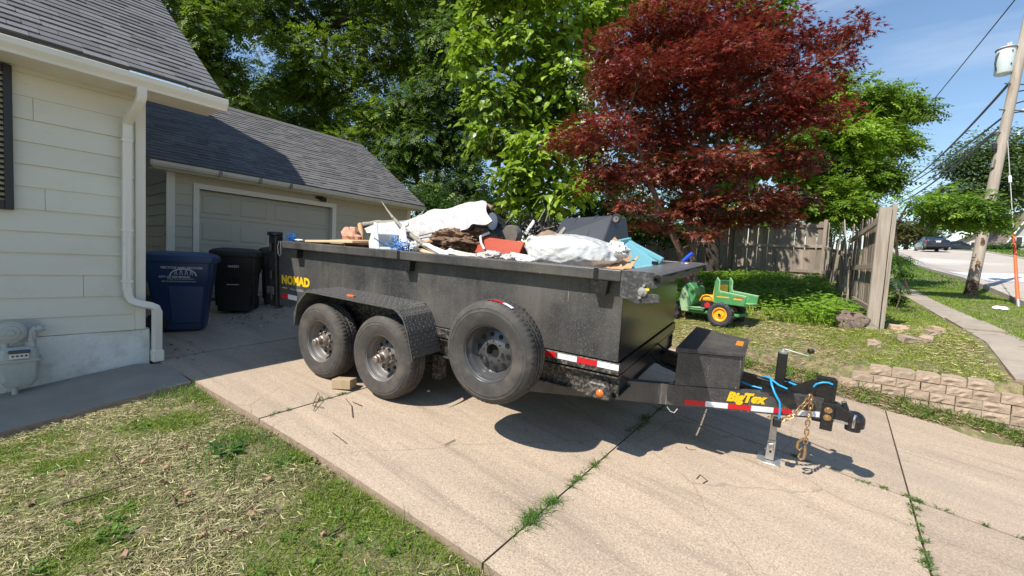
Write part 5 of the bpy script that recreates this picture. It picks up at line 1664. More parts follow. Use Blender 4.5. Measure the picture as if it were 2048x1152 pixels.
# second panel: sagging
s = 3.35
while s < 7.2:
    lean = random.uniform(-.24, .08); top = 1.86 - .06 * (s - 3.3) + random.uniform(-.25, .05)
    o = link('picket', random.choice(PKS[2:]), sf, (s, -.06 + random.uniform(-.02, .02), top - 1.72 + .0 + .02), (random.uniform(-.03, .03), lean, 0))
    s += random.choice((.15, .18, .30))
board('rail', (3.5, -.0, 1.35), (7.3, .0, 1.72), .09, .04, 'fence_wood', sf, (0, 0, 1))
board('rail', (3.2, .0, .92), (7.3, .0, .98), .10, .045, 'fence_wood', sf, (0, 0, 1))
board('loose_picket', (5.4, .12, .55), (4.7, .06, 2.0), .14, .02, 'post_wood', sf)
board('loose_picket', (4.1, .12, .45), (3.75, .06, 2.12), .14, .02, 'post_wood', sf)
board('loose_picket', (4.6, .12, .50), (4.25, .06, 1.75), .12, .02, 'fence_wood', sf)
board('post', (3.45, .05, .1), (3.3, .0, 1.35), .10, .10, 'fence_wood', sf, (0, 1, 0))

# stump slice by the post
b = MB()
sp = PZ(1702, 640, 6.9)
R_ = frame_to(-(sp - CAM) + np.array([0, 0, .6]))
rr = [.185 * (1 + .10 * math.sin(3 * a + 1) + .05 * math.sin(7 * a)) for a in np.linspace(0, 2 * PI, 40, endpoint=False)]
loops = []
for h, k_ in ((-.07, .9), (-.05, .99), (.03, 1.0), (.055, .96), (.065, .6), (.07, .25), (.068, .02)):
    loops.append([R_ @ np.array([h, 1.15 * k_ * r * math.cos(a), k_ * r * .85 * math.sin(a)]) for r, a in zip(rr, np.linspace(0, 2 * PI, 40, endpoint=False))])
loft(b, loops)
o = b.build('stump_slice', 'stump', None, smooth=50, jit=.003, loc=(sp[0], sp[1], float(G(sp[0], sp[1])) + .13))
tag(o, 'round weathered log slice leaning by the fence post', 'log slice')

# ================================================================== RETAINING WALL
rw = empty('retaining_wall', (1.2, 7.0, -.2))
tag(rw, 'low tan split-face block retaining wall beside the driveway', 'retaining wall')


def block_me(w, h, d, rough=.006, m_='block'):
    b = MB(); n1, n2 = 5, 3
    fr = [[(-w / 2 + .008 + (w - .016) * i / n1, -d / 2 - .002 + (rng.normal(0, rough) if (0 < i < n1 and 0 < j < n2) else .004), .004 + (h - .01) * j / n2) for i in range(n1 + 1)] for j in range(n2 + 1)]
    b.grid(lambda a, q: fr[round(q * n2)][round(a * n1)], n1, n2)
    b.hexa([(-w / 2 + .002, -d / 2 + .012, 0), (w / 2 - .002, -d / 2 + .012, 0), (w / 2 - .03, d / 2, 0), (-w / 2 + .03, d / 2, 0), (-w / 2 + .002, -d / 2 + .012, h), (w / 2 - .002, -d / 2 + .012, h), (w / 2 - .03, d / 2, h), (-w / 2 + .03, d / 2, h)])
    # lip joining rough face to body
    return b.mesh('block', m_)


BLK = [block_me(.212, .104, .20) for _ in range(7)]
BH = .107
for r in range(6):
    zt = .292 - r * BH
    u0 = {0: .39, 1: .12, 2: -.12, 3: .2, 4: .6, 5: .9}[r] + .0
    off = .107 * (r % 2)
    n = 0
    u = u0 + off
    while u < 4.0:
        gz = float(gd(u, 6.9))
        if zt > gz - .02 and not (r == 0 and 1.28 < u < 1.52):
            o = bpy.data.objects.new('block', random.choice(BLK)); COL.objects.link(o); o.parent = rw
            o.location = (u + .106 - 1.2, 7.03 - r * .010 - 7.0 + random.uniform(-.006, .006), zt - .104 + .2 + random.uniform(-.002, .002))
            o.rotation_euler = (random.uniform(-.015, .015), random.uniform(-.01, .01), random.uniform(-.03, .03))
        u += .2135
for i, (u, v, Z, rz, tilt, lab) in enumerate(((1797, 634, 6.75, .1, .1, 'pinkish paver lying right behind the fence post'), (1815, 668, 6.1, .5, .25, 'long tan block tipped on the lawn below the paver'), (1853, 672, 6.05, -.5, .3, 'tan block leaning against the tipped long block'), (1873, 645, 6.7, .2, .1, 'small pinkish paver nearest the sidewalk'), (1747, 668, 6.05, .0, .05, 'half buried tan block at the foot of the post'), (1862, 662, 6.35, .3, .1, 'half buried block in the weeds behind the leaning one'))):
    p = PZ(u, v, Z)
    o = link('loose_block', block_me(.24 if i in (0, 1) else .16, .085, .16, m_='block_pink' if i in (0, 3) else 'block'), None, (p[0], p[1], float(G(p[0], p[1])) - .01), (tilt, tilt * .5, rz + .2))
    tag(o, lab, 'block', 'loose blocks on the lawn')

# dirt heaped between the driveway edge and the foot of the wall
db = MB()


def db_fn(a, b):
    u = -1.6 + 4.2 * a; e = 6.66 + .10 * math.sin(u * 3.1) + .06 * math.sin(u * 8.3) + .16 * float(sstep(1.0, 2.2, u))
    v = e + (7.0 - e) * b
    top = float(np.interp(u, [-1.6, -.8, -.2, .3, .8, 1.4, 2.6], [.10, .10, .085, .05, -.03, -.13, -.27]))
    g_ = float(gd(u, v)) + .004 - (.02 if b == 0 else 0)
    return (u, v, max(g_, g_ * (1 - b) + top * b) + (.012 * mnoise.noise(Vector((u * 7, v * 9, 0))) if 0 < b < 1 else 0))


db.grid(db_fn, 90, 9)
o = db.build('dirt_bank', 'soil', None, smooth=60)
tag(o, 'strip of dirt and dead stems at the foot of the block wall', 'dirt', kind='stuff')


def zbank(U, V):
    e = 6.66 + .10 * np.sin(U * 3.1) + .06 * np.sin(U * 8.3) + .16 * sstep(1.0, 2.2, U)
    b = np.clip((V - e) / (7.0 - e), 0, 1)
    top = np.interp(U, [-1.6, -.8, -.2, .3, .8, 1.4, 2.6], [.10, .10, .085, .05, -.03, -.13, -.27])
    g_ = gd(U, V) + .004
    return np.maximum(g_, g_ * (1 - b) + top * b)


# ================================================================== UTILITY POLE
pb = PZ(1941, 580, 13.6); pb[2] = float(G(pb[0], pb[1])) - .05
lean = np.array([RIGHT[0], RIGHT[1], 0]) * .098
pole = empty('utility_pole', pb)
tag(pole, 'leaning grey wooden utility pole in the grass strip', 'utility pole')
H = 10.5


def pp(z, dx=0, dy=0): return np.array([lean[0] * z + dx, lean[1] * z + dy, z])


b = MB(); b.tube([pp(z) for z in np.linspace(-.2, H, 24)], [.148 - .0042 * z for z in np.linspace(0, H, 24)], 18); b.build('shaft', 'pole_wood', pole, smooth=50)
b = MB(); b.tube([pp(z) for z in (-.2, .1, .3, .52)], [.156, .155, .153, .150], 18, cap=False); b.build('rotten_foot', 'pole_rot', pole, smooth=50, jit=.004)
for z, a in ((1.05, 2.6), (1.75, 3.1), (2.1, 3.3)):
    q = pp(z) + np.array([-RIGHT[0], -RIGHT[1], 0]) * .08 - np.array([FWD[0], FWD[1], 0]) * .11
    b = MB(); lump(b, q, (.05, .03, .12), .6, 2.5, 14, 10, seed=int(z * 10)); b.build('dark_knot', 'pole_rot', pole)
b = MB(); b.tube([pp(4.1, -.12, -.11), pp(4.35, -.12, -.11)], .05, 10); b.build('guy_clamp', 'metal_scrap', pole)
b = MB(); b.box(pp(4.75) - np.array([RIGHT[0], RIGHT[1], 0]) * .22, (.12, .12, .2)); b.build('splice_case', 'black_plastic', pole, bevel=.02)
for z in (5.2, 5.9, 6.7):
    b = MB(); q = pp(z); r_ = np.array([RIGHT[0], RIGHT[1], 0]); b.tube([q - r_ * .3, q + r_ * .5], .022, 8); b.build('bracket', 'metal_scrap', pole)
    b = MB(); b.lathe([(.02, -.05), (.05, -.04), (.03, -.01), (.05, .02), (.02, .05)], 12, 2, q + r_ * .45); b.build('insulator', 'transformer', pole, smooth=40)
# transformer can
tq = PZ(2010, 124, 13.4)
tr_ = empty('transformer', tq - np.array([0, 0, .45]))
tag(tr_, 'pale grey cylindrical transformer hanging on the utility pole', 'transformer')
MB().lathe([(.001, -.38), (.20, -.38), (.22, -.35), (.22, .36), (.235, .37), (.235, .40), (.18, .44), (.001, .46)], 30, 2, (0, 0, .45)).build('tank', 'transformer', tr_, smooth=35)
MB().lathe([(.236, .365), (.243, .37), (.243, .395), (.236, .40)], 30, 2, (0, 0, .45), close=True).build('rim_band', 'red_dark', tr_)
for k, a in enumerate((.4, 1.1)):
    MB().lathe([(.02, 0), (.045, .02), (.025, .05), (.045, .08), (.025, .11), (.04, .14), (.015, .17), (.001, .18)], 14, 2, (.10 * math.cos(a), .10 * math.sin(a), .88)).build('bushing', 'transformer', tr_, smooth=40)
rv = -RIGHT
MB().tube([np.array([rv[0] * .21, rv[1] * .21, .72]), np.array([rv[0] * .29, rv[1] * .29, .62]), np.array([rv[0] * .31, rv[1] * .31, .38]), np.array([rv[0] * .25, rv[1] * .25, .18])], .02, 8).build('lead_wire', 'wire', tr_, smooth=60)
d_ = (pb + pp(tq[2] - pb[2])) - tq; d_[2] = 0
MB().tube([(0, 0, .65), (d_[0], d_[1], .65)], .04, 8).tube([(0, 0, .25), (d_[0], d_[1], .25)], .04, 8).build('hanger', 'metal_scrap', tr_)
for a, z in ((.6, .3), (.55, .7)):
    q = -np.array([FWD[0], FWD[1], 0]) * .222 + rv * .04
    MB().box((q[0], q[1], z), (.03, .03, .05)).build('mark', 'wire', tr_)


def span(name, a, c, sag, r, label, n=24):
    a, c = np.array(a), np.array(c); b = MB()
    b.tube([a + (c - a) * t - np.array([0, 0, sag * 4 * t * (1 - t)]) for t in np.linspace(0, 1, n)], r, 5); b.off = -a
    o = b.build(name, 'wire', None, loc=a, smooth=60); tag(o, label, 'power line', 'wires on the utility pole'); return o


PT_ = lambda z, s=0: pb + pp(z) + np.array([RIGHT[0], RIGHT[1], 0]) * s
span('power_line', PZ(2062, -40, 13.6), PZ(1700, 385, 60), .5, .022, 'highest thin wire crossing the upper corner of the sky')
span('power_line', PZ(2022, 163, 13.6), PZ(1770, 375, 45), 1.1, .042, 'thick twisted cable leaving below the transformer')
span('power_line', PZ(2008, 233, 13.6), PZ(1755, 392, 48), .6, .032, 'upper of three parallel cables below the twisted one')
span('power_line', PZ(1998, 256, 13.6), PZ(1750, 408, 48), .7, .022, 'thin middle cable of the three parallel ones')
span('power_line', PZ(1990, 266, 13.6), PZ(1748, 414, 48), .9, .038, 'lowest thick cable leaving from the black splice case')
span('power_line', PZ(2020, 185, 13.7), PZ(2100, 170, 12.5), .02, .02, 'short upper cable leaving the pole towards the frame edge')
span('power_line', PZ(2012, 212, 13.7), PZ(2100, 185, 12.5), .02, .02, 'short middle cable leaving the pole towards the frame edge')
span('power_line', PZ(2010, 228, 13.7), PZ(2100, 212, 12.5), .02, .018, 'short lower cable leaving the pole towards the frame edge')
span('power_line', PZ(1830, 398, 45), PZ(1770, 405, 50), .3, .03, 'faint far cable just above the fence top')
# guy wire with orange guard
ga = PZ(2037, 612, 10.8); ga[2] = float(G(ga[0], ga[1]))
gt_ = PZ(2014, 262, 13.4)
gw = empty('guy_wire', ga)
tag(gw, 'guy wire with bright orange guard sleeve anchored in the grass', 'guy wire', 'wires on the utility pole')
g1 = gt_ - ga
MB().tube([(0, 0, 0), g1], .011, 6).build('strand', 'galvanised', gw)
MB().tube([g1 * .035, g1 * .36], [.040, .030], 10).build('guard', 'guard_orange', gw, smooth=60)
MB().tube([g1 * -.005, g1 * .04], .035, 10).build('anchor_eye', 'galvanised', gw)
MB().tube([g1 * .66, g1 * .70], .035, 10).build('strain_insulator', 'transformer', gw)
q = PZ(2003, 603, 9.7); b = MB(); lump(b, (0, 0, .03), (.13, .08, .05), .4, 2.5, 18, 10, seed=91)
o = b.build('plastic_cup', 'white_litter', None, loc=(q[0], q[1], float(G(q[0], q[1])) + .02)); tag(o, 'crushed white cup lying in the grass strip', 'litter')


# ================================================================== CARS
def sedan(name, loc, rz, label, m_='car_paint'):
    t = empty(name, loc, rz); tag(t, label, 'car', 'cars down the street')
    # local x = forward, sections across y
    secs = []
    for x, zlo, zsh, hw in ((-2.40, .42, .80, .70), (-2.30, .28, .98, .84), (-1.9, .22, 1.03, .89), (-1.0, .2, .99, .92), (0, .2, .96, .92), (1.0, .2, .92, .92), (1.8, .22, .86, .88), (2.25, .3, .74, .80), (2.4, .42, .62, .66)):
        secs.append([(x, -hw * .96, zlo), (x, -hw, (zlo + zsh) / 2), (x, -hw * .95, zsh - .06), (x, -hw * .84, zsh), (x, hw * .84, zsh), (x, hw * .95, zsh - .06), (x, hw, (zlo + zsh) / 2), (x, hw * .96, zlo)])
    b = MB(); loft(b, secs); b.build('body', m_, t, smooth=40)
    cs = []
    for x, z, hw in ((-1.85, 1.02, .74), (-1.05, 1.40, .62), (-.5, 1.46, .60), (.25, 1.44, .60), (1.05, .96, .74)):
        cs.append([(x, -hw - .10, .93), (x, -hw, z - .03), (x, -hw + .07, z), (x, hw - .07, z), (x, hw, z - .03), (x, hw + .10, .93)])
    b = MB(); loft(b, cs); cab = b.build('cabin', 'car_glass', t, smooth=30)
    b = MB(); loft(b, [[(-1.10, -.60, 1.395), (-1.10, .60, 1.395), (-1.10, .6, 1.41), (-1.10, -.6, 1.41)], [(-.5, -.61, 1.45), (-.5, .61, 1.45), (-.5, .6, 1.475), (-.5, -.6, 1.475)], [(.3, -.61, 1.43), (.3, .61, 1.43), (.3, .6, 1.45), (.3, -.6, 1.45)]]); b.build('roof', m_, t)
    for s in (-1, 1):
        for x in (-1.42, 1.42):
            w = link('wheel', None, t, (x, s * .80, .335))
            MB().lathe([(.2, -.11), (.30, -.11), (.335, -.08), (.335, .08), (.30, .11), (.2, .11)], 24, 1).build('tyre', 'car_tyre', w, smooth=40)
            MB().lathe([(.001, -.10), (.05, -.115), (.19, -.09), (.21, -.115)], 20, 1).lathe([(.001, .10), (.05, .115), (.19, .09), (.21, .115)], 20, 1).build('rim', 'car_rim', w)
        MB().hexa([(-2.34, s * .42, .78), (-2.28, s * .84, .76), (-2.0, s * .90, .80), (-2.1, s * .5, .80), (-2.34, s * .42, .93), (-2.29, s * .82, .93), (-2.0, s * .885, .95), (-2.1, s * .5, .95)]).build('tail_light', 'tail_red', t, bevel=.02)
        MB().box((.75, s * 1.0, .98), (.18, .14, .11)).build('mirror', m_, t, bevel=.02)
        MB().b2((-1.0, s * .905, .86), (-.02, s * .925, .88)).build('door_trim', 'car_rim', t)
    MB().box((-2.385, 0, .80), (.03, .34, .15)).build('number_plate', 'plate_print', t)
    MB().box((-2.41, 0, .46), (.08, 1.5, .16)).build('bumper', m_, t, bevel=.03)
    MB().box((-2.34, 0, .93), (.03, .5, .03)).build('chrome_strip', 'car_rim', t)
    return t


c0 = PZ(1860, 503, 43)
zc = float(zroad(c0[1]))
sedan('car', (c0[0], c0[1], zc), PI / 2 + .10, 'dark blue sedan seen from behind on the street')
c1_ = PZ(1915, 494, 66)
sedan('car', (c1_[0], c1_[1], float(G(c1_[0], c1_[1]))), .3, 'black car parked by the low house beyond the sedan')


# ================================================================== FAR HOUSES
def far_house(name, label, P0, P1, depth, zb_, zw, zr, wall_m, roof_m, wins, gable_front=True, over=.5):
    """front wall from P0 to P1 (x,y), gable towards the viewer"""
    P0, P1 = np.array(P0), np.array(P1); d = P1 - P0; w = np.linalg.norm(d); d /= w
    t = empty(name, (P0[0], P0[1], zb_), math.atan2(d[1], d[0])); tag(t, label, 'house', 'houses across the street')
    h, r = zw - zb_, zr - zb_
    b = MB(); b.b2((0, 0, -1), (w, depth, h)); b.prism([(0, h), (w, h), (w / 2, r)], 1, 0, depth) if gable_front else None
    b.build('wall', wall_m, t)
    for s in (0, 1):
        e = np.array([-over if s == 0 else w + over, h - over * (r - h) / (w / 2)]); k_ = np.array([w / 2, r])
        b = MB(); q = [(e[0], e[1]), (k_[0], k_[1]), (k_[0], k_[1] + .22), (e[0], e[1] + .22)]
        b.prism(q, 1, -over, depth + over); b.build('roof_slope', roof_m, t)
        b = MB(); b.prism([(e[0], e[1] - .12), (k_[0], k_[1] - .12), (k_[0], k_[1] + .2), (e[0], e[1] + .2)], 1, -over - .08, -over - .01); b.build('rake_board', 'roof_white', t)
    for (x0, x1, z0, z1) in wins:
        f = MB().b2((x0 - .12, -.10, z0 - .12), (x1 + .12, -.01, z1 + .12)).build('window', 'roof_white', t)
        MB().b2((x0, -.115, z0), (x1, -.101, z1)).build('pane', 'glass_dark', f)
    return t


a0, a1 = PZ(2014, 503, 62), PZ(2098, 503, 60)
zb_ = float(G(a0[0], a0[1])); zt_ = PZ(2014, 478, 62)[2]; za_ = PZ(2055, 420, 61)[2]
far_house('far_house', 'grey gabled house with white trim across the street', a0[:2], a1[:2], 9, zb_, zt_, za_, 'house_grey', 'roof_brown', [(.75, 1.35, .9, 2.1), (2.6, 3.8, .8, 2.2)])
a0, a1 = PZ(1900, 497, 88), PZ(2012, 497, 84)
zb_ = float(G(a0[0], a0[1])); zt_ = PZ(1897, 484, 88)[2]; za_ = PZ(1956, 461, 86)[2]
far_house('far_house', 'long low house with shallow white edged roof behind the parked car', a0[:2], a1[:2], 10, zb_, zt_, za_, 'house_tan', 'roof_white', [(1.2, 2.0, .8, 2.0), (3.0, 4.2, .8, 2.0), (5.0, 6.2, .8, 2.0), (7.2, 8.4, .8, 2.0)], over=.8)
# pale house glimpsed over the back fence
a0, a1 = PZ(1400, 455, 30), PZ(1580, 455, 28)
far_house('far_house', 'tan walled house glimpsed through foliage above the back fence', a0[:2], a1[:2], 6, float(G(a0[0], a0[1])), PZ(1400, 436, 30)[2], PZ(1490, 415, 29)[2], 'house_tan', 'roof_brown', [(2.0, 3.0, 1.0, 2.0)])

# ================================================================== TREES
def nrm(a):
    return a / (np.linalg.norm(a, axis=-1, keepdims=True) + 1e-9)


LEAF_T = {
    # local x along the leaf, y across, z the leaf's normal
    'rhomb': (np.array([[0, 0, 0], [.45, .22, .03], [1, 0, -.06], [.45, -.22, .03]]), np.array([[0, 1, 2], [0, 2, 3]])),
    'heart': (np.array([[0, 0, 0], [.02, .30, .02], [.30, .42, .05], [.65, .25, .0], [1, 0, -.16], [.65, -.25, .0], [.30, -.42, .05], [.02, -.30, .02], [.35, 0, -.03]]),
              np.array([[8, 0, 1], [8, 1, 2], [8, 2, 3], [8, 3, 4], [8, 4, 5], [8, 5, 6], [8, 6, 7], [8, 7, 0]])),
    'maple': (np.array([[.06, 0, 0], [.30, .07, .01], [.30, -.07, .01], [.22, .46, -.05], [.16, .03, 0], [.74, .34, -.06], [1.05, 0, -.10], [.74, -.34, -.06], [.22, -.46, -.05], [.16, -.03, 0], [.36, 0, .02]]),
              np.array([[0, 3, 1], [0, 5, 10], [4, 6, 9], [0, 10, 7], [0, 2, 8], [1, 6, 2]])),
    'compound': (np.array([[0, -.012, 0], [0, .012, 0], [1, 0, -.12],
                           [.15, 0, 0], [.22, .20, -.02], [.34, .22, -.05], [.28, 0, 0], [.15, 0, 0], [.22, -.20, -.02], [.34, -.22, -.05], [.28, 0, 0],
                           [.40, 0, -.02], [.47, .22, -.04], [.60, .24, -.08], [.53, 0, -.03], [.40, 0, -.02], [.47, -.22, -.04], [.60, -.24, -.08], [.53, 0, -.03],
                           [.65, 0, -.05], [.72, .18, -.07], [.86, .18, -.12], [.80, 0, -.08], [.65, 0, -.05], [.72, -.18, -.07], [.86, -.18, -.12], [.80, 0, -.08],
                           [.84, .0, -.09], [1.0, .07, -.12], [1.15, 0, -.17], [1.0, -.07, -.12]]),
                 np.array([[0, 1, 2], [3, 4, 5], [3, 5, 6], [7, 9, 8], [7, 10, 9], [11, 12, 13], [11, 13, 14], [15, 17, 16], [15, 18, 17], [19, 20, 21], [19, 21, 22], [23, 25, 24], [23, 26, 25], [27, 28, 29], [27, 29, 30]])),
}


def leaf_mesh(name, kind, P, X, Nn, S, col, m_):
    T, F = LEAF_T[kind]
    X = nrm(X); Nn = nrm(Nn - X * (Nn * X).sum(1, keepdims=True)); Y = np.cross(Nn, X)
    S = S[:, None, None]
    V = P[:, None, :] + S * (T[None, :, 0:1] * X[:, None, :] + T[None, :, 1:2] * Y[:, None, :] + T[None, :, 2:3] * Nn[:, None, :])
    k = len(T); n = len(P)
    FF = (np.arange(n)[:, None, None] * k + F[None]).reshape(-1, 3)
    return fast_mesh(name, V.reshape(-1, 3), FF, m_, np.repeat(col, k, 0))


def crown_points(clumps, n_spray, per, spread, flat=.45, shell=.55, droop=.25, weights=None):
    """sprays of leaves through the volume of each clump"""
    C_ = np.array([c[0] for c in clumps]); R_ = np.array([c[1] for c in clumps])
    vol = (R_[:, 0] * R_[:, 1] * R_[:, 2]) ** (2 / 3)
    k = rng.choice(len(C_), n_spray, p=vol / vol.sum())
    d = nrm(rng.normal(0, 1, (n_spray, 3)))
    rad = rng.random(n_spray) ** shell
    ctr = C_[k] + R_[k] * d * rad[:, None]
    out_ = nrm(d * R_[k] + np.array([0, 0, .1]))
    out_[:, 2] = out_[:, 2] * .5 - droop * rng.random(n_spray)
    out_ = nrm(out_ + rng.normal(0, .25, out_.shape))
    t = rng.random((n_spray, per)) - .4
    side = nrm(np.cross(out_, np.array([0, 0, 1.]) + rng.normal(0, .15, out_.shape)))
    s = rng.normal(0, .45, (n_spray, per))
    u = rng.normal(0, .16, (n_spray, per)) * flat / .45
    upv = np.cross(side, out_)
    P = ctr[:, None] + spread * (t[..., None] * out_[:, None] * 1.3 + s[..., None] * side[:, None] + u[..., None] * upv[:, None])
    X = out_[:, None] * .8 + side[:, None] * np.sign(s)[..., None] * .9 + rng.normal(0, .35, P.shape)
    X[..., 2] -= droop
    Nn = upv[:, None] * .9 + d[:, None] * .45 + np.array([0, 0, .35]) + rng.normal(0, .38, P.shape)
    sgn = np.where(Nn[..., 2:3] < 0, -1, 1)
    return P.reshape(-1, 3), X.reshape(-1, 3), (Nn * sgn).reshape(-1, 3), np.repeat(k, per), np.repeat(rng.random(n_spray), per)


def tree(name, label, base, clumps, kind, n_spray, per, spread, size, cols, m_, bark, trunk_r, trunk_top, droop=.25, shell=.55, group='trees around the yard', limb_r=.35, stems=None, cat='tree', flat=.45, ctint=None, cvar=.45):
    base = np.array(base, float)
    t = empty(name, base); tag(t, label, cat, group)
    clumps = [(np.array(c[0]) - base, np.array(c[1])) for c in clumps]
    top = np.array(trunk_top) - base
    stems = stems or [[(0, 0, -.2), top * .35 + np.array([.1, .05, 0]), top * .7, top]]
    for q in stems:
        q = [np.array(p, float) for p in q]
        b = MB(); b.tube(q, [trunk_r * (1 - .6 * i / (len(q) - 1)) for i in range(len(q))], 12); b.build('trunk', bark, t, smooth=60)
    S_ = [np.array(p) for q in stems for p in q[1:]]
    for i, (c, r) in enumerate(clumps):
        j = min(range(len(S_)), key=lambda k_: np.linalg.norm(S_[k_] - c) + (2 if S_[k_][2] > c[2] + .5 else 0))
        a = S_[j]; m1 = a + (c - a) * .5 + rng.normal(0, .12, 3) * np.linalg.norm(c - a) * .4 - np.array([0, 0, .06]) * np.linalg.norm(c - a)
        b = MB(); rr = trunk_r * limb_r
        b.tube([a, m1, c], [rr, rr * .6, rr * .25], 7)
        for q in range(5):
            e = c + r * nrm(rng.normal(0, 1, 3)) * .85
            b.tube([m1 + (c - m1) * random.random(), (c + e) / 2 + rng.normal(0, .08, 3), e], [rr * .3, rr * .2, rr * .08], 5)
        b.build('branch', bark, t, smooth=60)
    P, X, Nn, k, rs = crown_points(clumps, n_spray, per, spread, droop=droop, shell=shell, flat=flat)
    n = len(P)
    cA, cB, cC = (np.array(c) for c in cols)
    mixv = np.clip(rs * .6 + rng.random(n) * .5, 0, 1)[:, None]
    col = cA * (1 - mixv) + cB * mixv
    if ctint is not None:
        ct = np.array(ctint)[k]; wv_ = ct[:, :1]; col = col * (1 - wv_) + ct[:, 1:] * wv_
    else:
        cv = rng.uniform(1 - cvar, 1 + cvar, len(clumps))[k][:, None]; col = col * np.concatenate([cv ** 1.15, cv, cv ** .6], 1)
    pick = rng.random(n) < .10
    col[pick] = cC
    col *= rng.uniform(.75, 1.25, (n, 1))
    S = size * rng.uniform(.65, 1.25, n)
    link('crown', leaf_mesh('crown', kind, P, X, Nn, S, col, m_), t)
    return t, P


def clump(u, v, Z, rx, ry=None, dz=0.8, depth=None):
    ry = ry or rx
    Zz = Z + random.uniform(-dz, dz)
    return (PZ(u, v, Zz), np.array([rx * Zz / FPX, (depth or rx) * Zz / FPX, ry * Zz / FPX]))


def gpt(u, Z, v=500):
    p = PZ(u, v, Z); p[2] = float(G(p[0], p[1])); return p


# dark shade trees behind the garage
g1 = [(0.065, .115, .010), (.125, .205, .018), (.25, .35, .035)]
tree('shade_tree', 'tall dark green shade tree rising behind the garage roof', gpt(640, 21), [clump(*c) for c in
     ((560, 40, 20, 75, 60), (640, 130, 20, 85, 60), (520, 170, 20, 60, 55), (700, 210, 20, 75, 55), (760, 110, 20, 80, 60), (700, 30, 20, 80, 50), (610, 250, 20, 70, 40), (500, 245, 19, 60, 35), (540, -60, 20, 90, 60), (680, -70, 20, 100, 60), (800, 0, 20, 80, 55), (690, 290, 19, 55, 35), (760, 250, 20, 55, 45), (600, 180, 21, 75, 50), (840, 110, 20, 55, 60))],
     'compound', 1750, 10, .60, .44, g1, 'leaf', 'bark_dark', .32, PZ(650, 60, 20.5), droop=.35)
tree('shade_tree', 'dark drooping tree with crooked trunk beside the garage gable', gpt(890, 19), [clump(*c) for c in
     ((900, 90, 19, 60, 70), (880, 200, 19, 60, 60), (850, 290, 19, 55, 50), (930, 300, 19, 45, 60), (800, 310, 18.5, 40, 40), (880, 380, 18.5, 55, 40), (940, 400, 18.5, 50, 45), (920, 0, 19, 70, 60), (960, 200, 19, 40, 60), (770, 345, 18, 35, 25), (960, 440, 18, 50, 30), (820, 220, 20, 50, 45), (890, 450, 17.5, 60, 30))],
     'compound', 1500, 10, .52, .40, [(.045, .09, .012), (.08, .15, .018), (.18, .28, .03)], 'leaf', 'bark_dark', .24, PZ(870, 150, 19), droop=.55,
     stems=[[(0, 0, -.2), PZ(895, 430, 19) - gpt(890, 19), PZ(872, 380, 19) - gpt(890, 19), PZ(880, 280, 19) - gpt(890, 19), PZ(870, 150, 19) - gpt(890, 19)], [PZ(872, 380, 19) - gpt(890, 19), PZ(840, 370, 19) - gpt(890, 19), PZ(820, 330, 19) - gpt(890, 19)]])
tree('shade_tree', 'dark tree hanging over the house roof edge', gpt(430, 17), [clump(*c) for c in
     ((360, 10, 16, 55, 40), (420, 60, 16, 50, 45), (440, 150, 16, 45, 45), (470, 20, 16, 45, 45), (400, -50, 16, 90, 50), (480, 210, 16, 45, 25), (390, 100, 16.5, 40, 40))],
     'compound', 520, 10, .46, .38, g1, 'leaf', 'bark_dark', .25, PZ(440, 60, 16.5), droop=.45)
# catalpa with big bright leaves
cat_c = [clump(*c) for c in ((985, 30, 13, 65, 60), (935, 110, 13, 32, 60), (1050, 100, 13, 70, 60), (1125, 40, 13.5, 60, 55), (985, 195, 12.6, 55, 45), (1075, 215, 12.8, 75, 50), (1140, 160, 13, 50, 55), (1010, 285, 12.4, 60, 35), (1090, 300, 12.4, 70, 40), (1050, -50, 13, 110, 50), (1195, 30, 13.5, 55, 60), (1160, 270, 13, 50, 50), (960, 270, 12.5, 28, 30), (1290, -20, 13.5, 90, 35), (1190, 130, 13.2, 40, 50),
                                (1080, 425, 11.6, 55, 32), (1035, 395, 11.8, 28, 30), (1120, 395, 11.6, 40, 25), (1150, 360, 12.5, 50, 30), (1050, 355, 12.4, 55, 22))]
cbase = gpt(1170, 13.6)
tc_, CP = tree('catalpa_tree', 'bright green catalpa with large leaves, white blossom and hanging pods', cbase, cat_c, 'heart', 1400, 8, .48, .225,
               [(.17, .28, .020), (.26, .39, .030), (.36, .48, .06)], 'leaf_gloss', 'bark_dark', .22, PZ(1160, 0, 13.6), cvar=.22, droop=.55, shell=.34,
               stems=[[(0, 0, -.2), PZ(1175, 380, 13.6) - cbase, PZ(1180, 200, 13.6) - cbase, PZ(1185, 40, 13.6) - cbase, PZ(1190, -80, 13.6) - cbase], [PZ(1178, 280, 13.6) - cbase, PZ(1120, 150, 13.6) - cbase, PZ(1095, 0, 13.4) - cbase]])


def blossoms(spots, base, parent, n_each=16, r=.10):
    Ps = []
    for (u, v, Z, ru, rv, n) in spots:
        for _ in range(n):
            c = PZ(u + random.uniform(-ru, ru), v + random.uniform(-rv, rv), Z + random.uniform(-.5, .3)) - base
            Ps.append(c + rng.normal(0, r, (n_each, 3)) * np.array([.8, .8, 1.1]))
    P = np.concatenate(Ps); n = len(P)
    me = leaf_mesh('blossom', 'rhomb', P, rng.normal(0, 1, (n, 3)), rng.normal(0, 1, (n, 3)) + np.array([0, -.6, .5]), np.full(n, .075), np.full((n, 3), .8), 'petal')
    o = link('blossom', me, parent); o['kind'] = 'stuff'


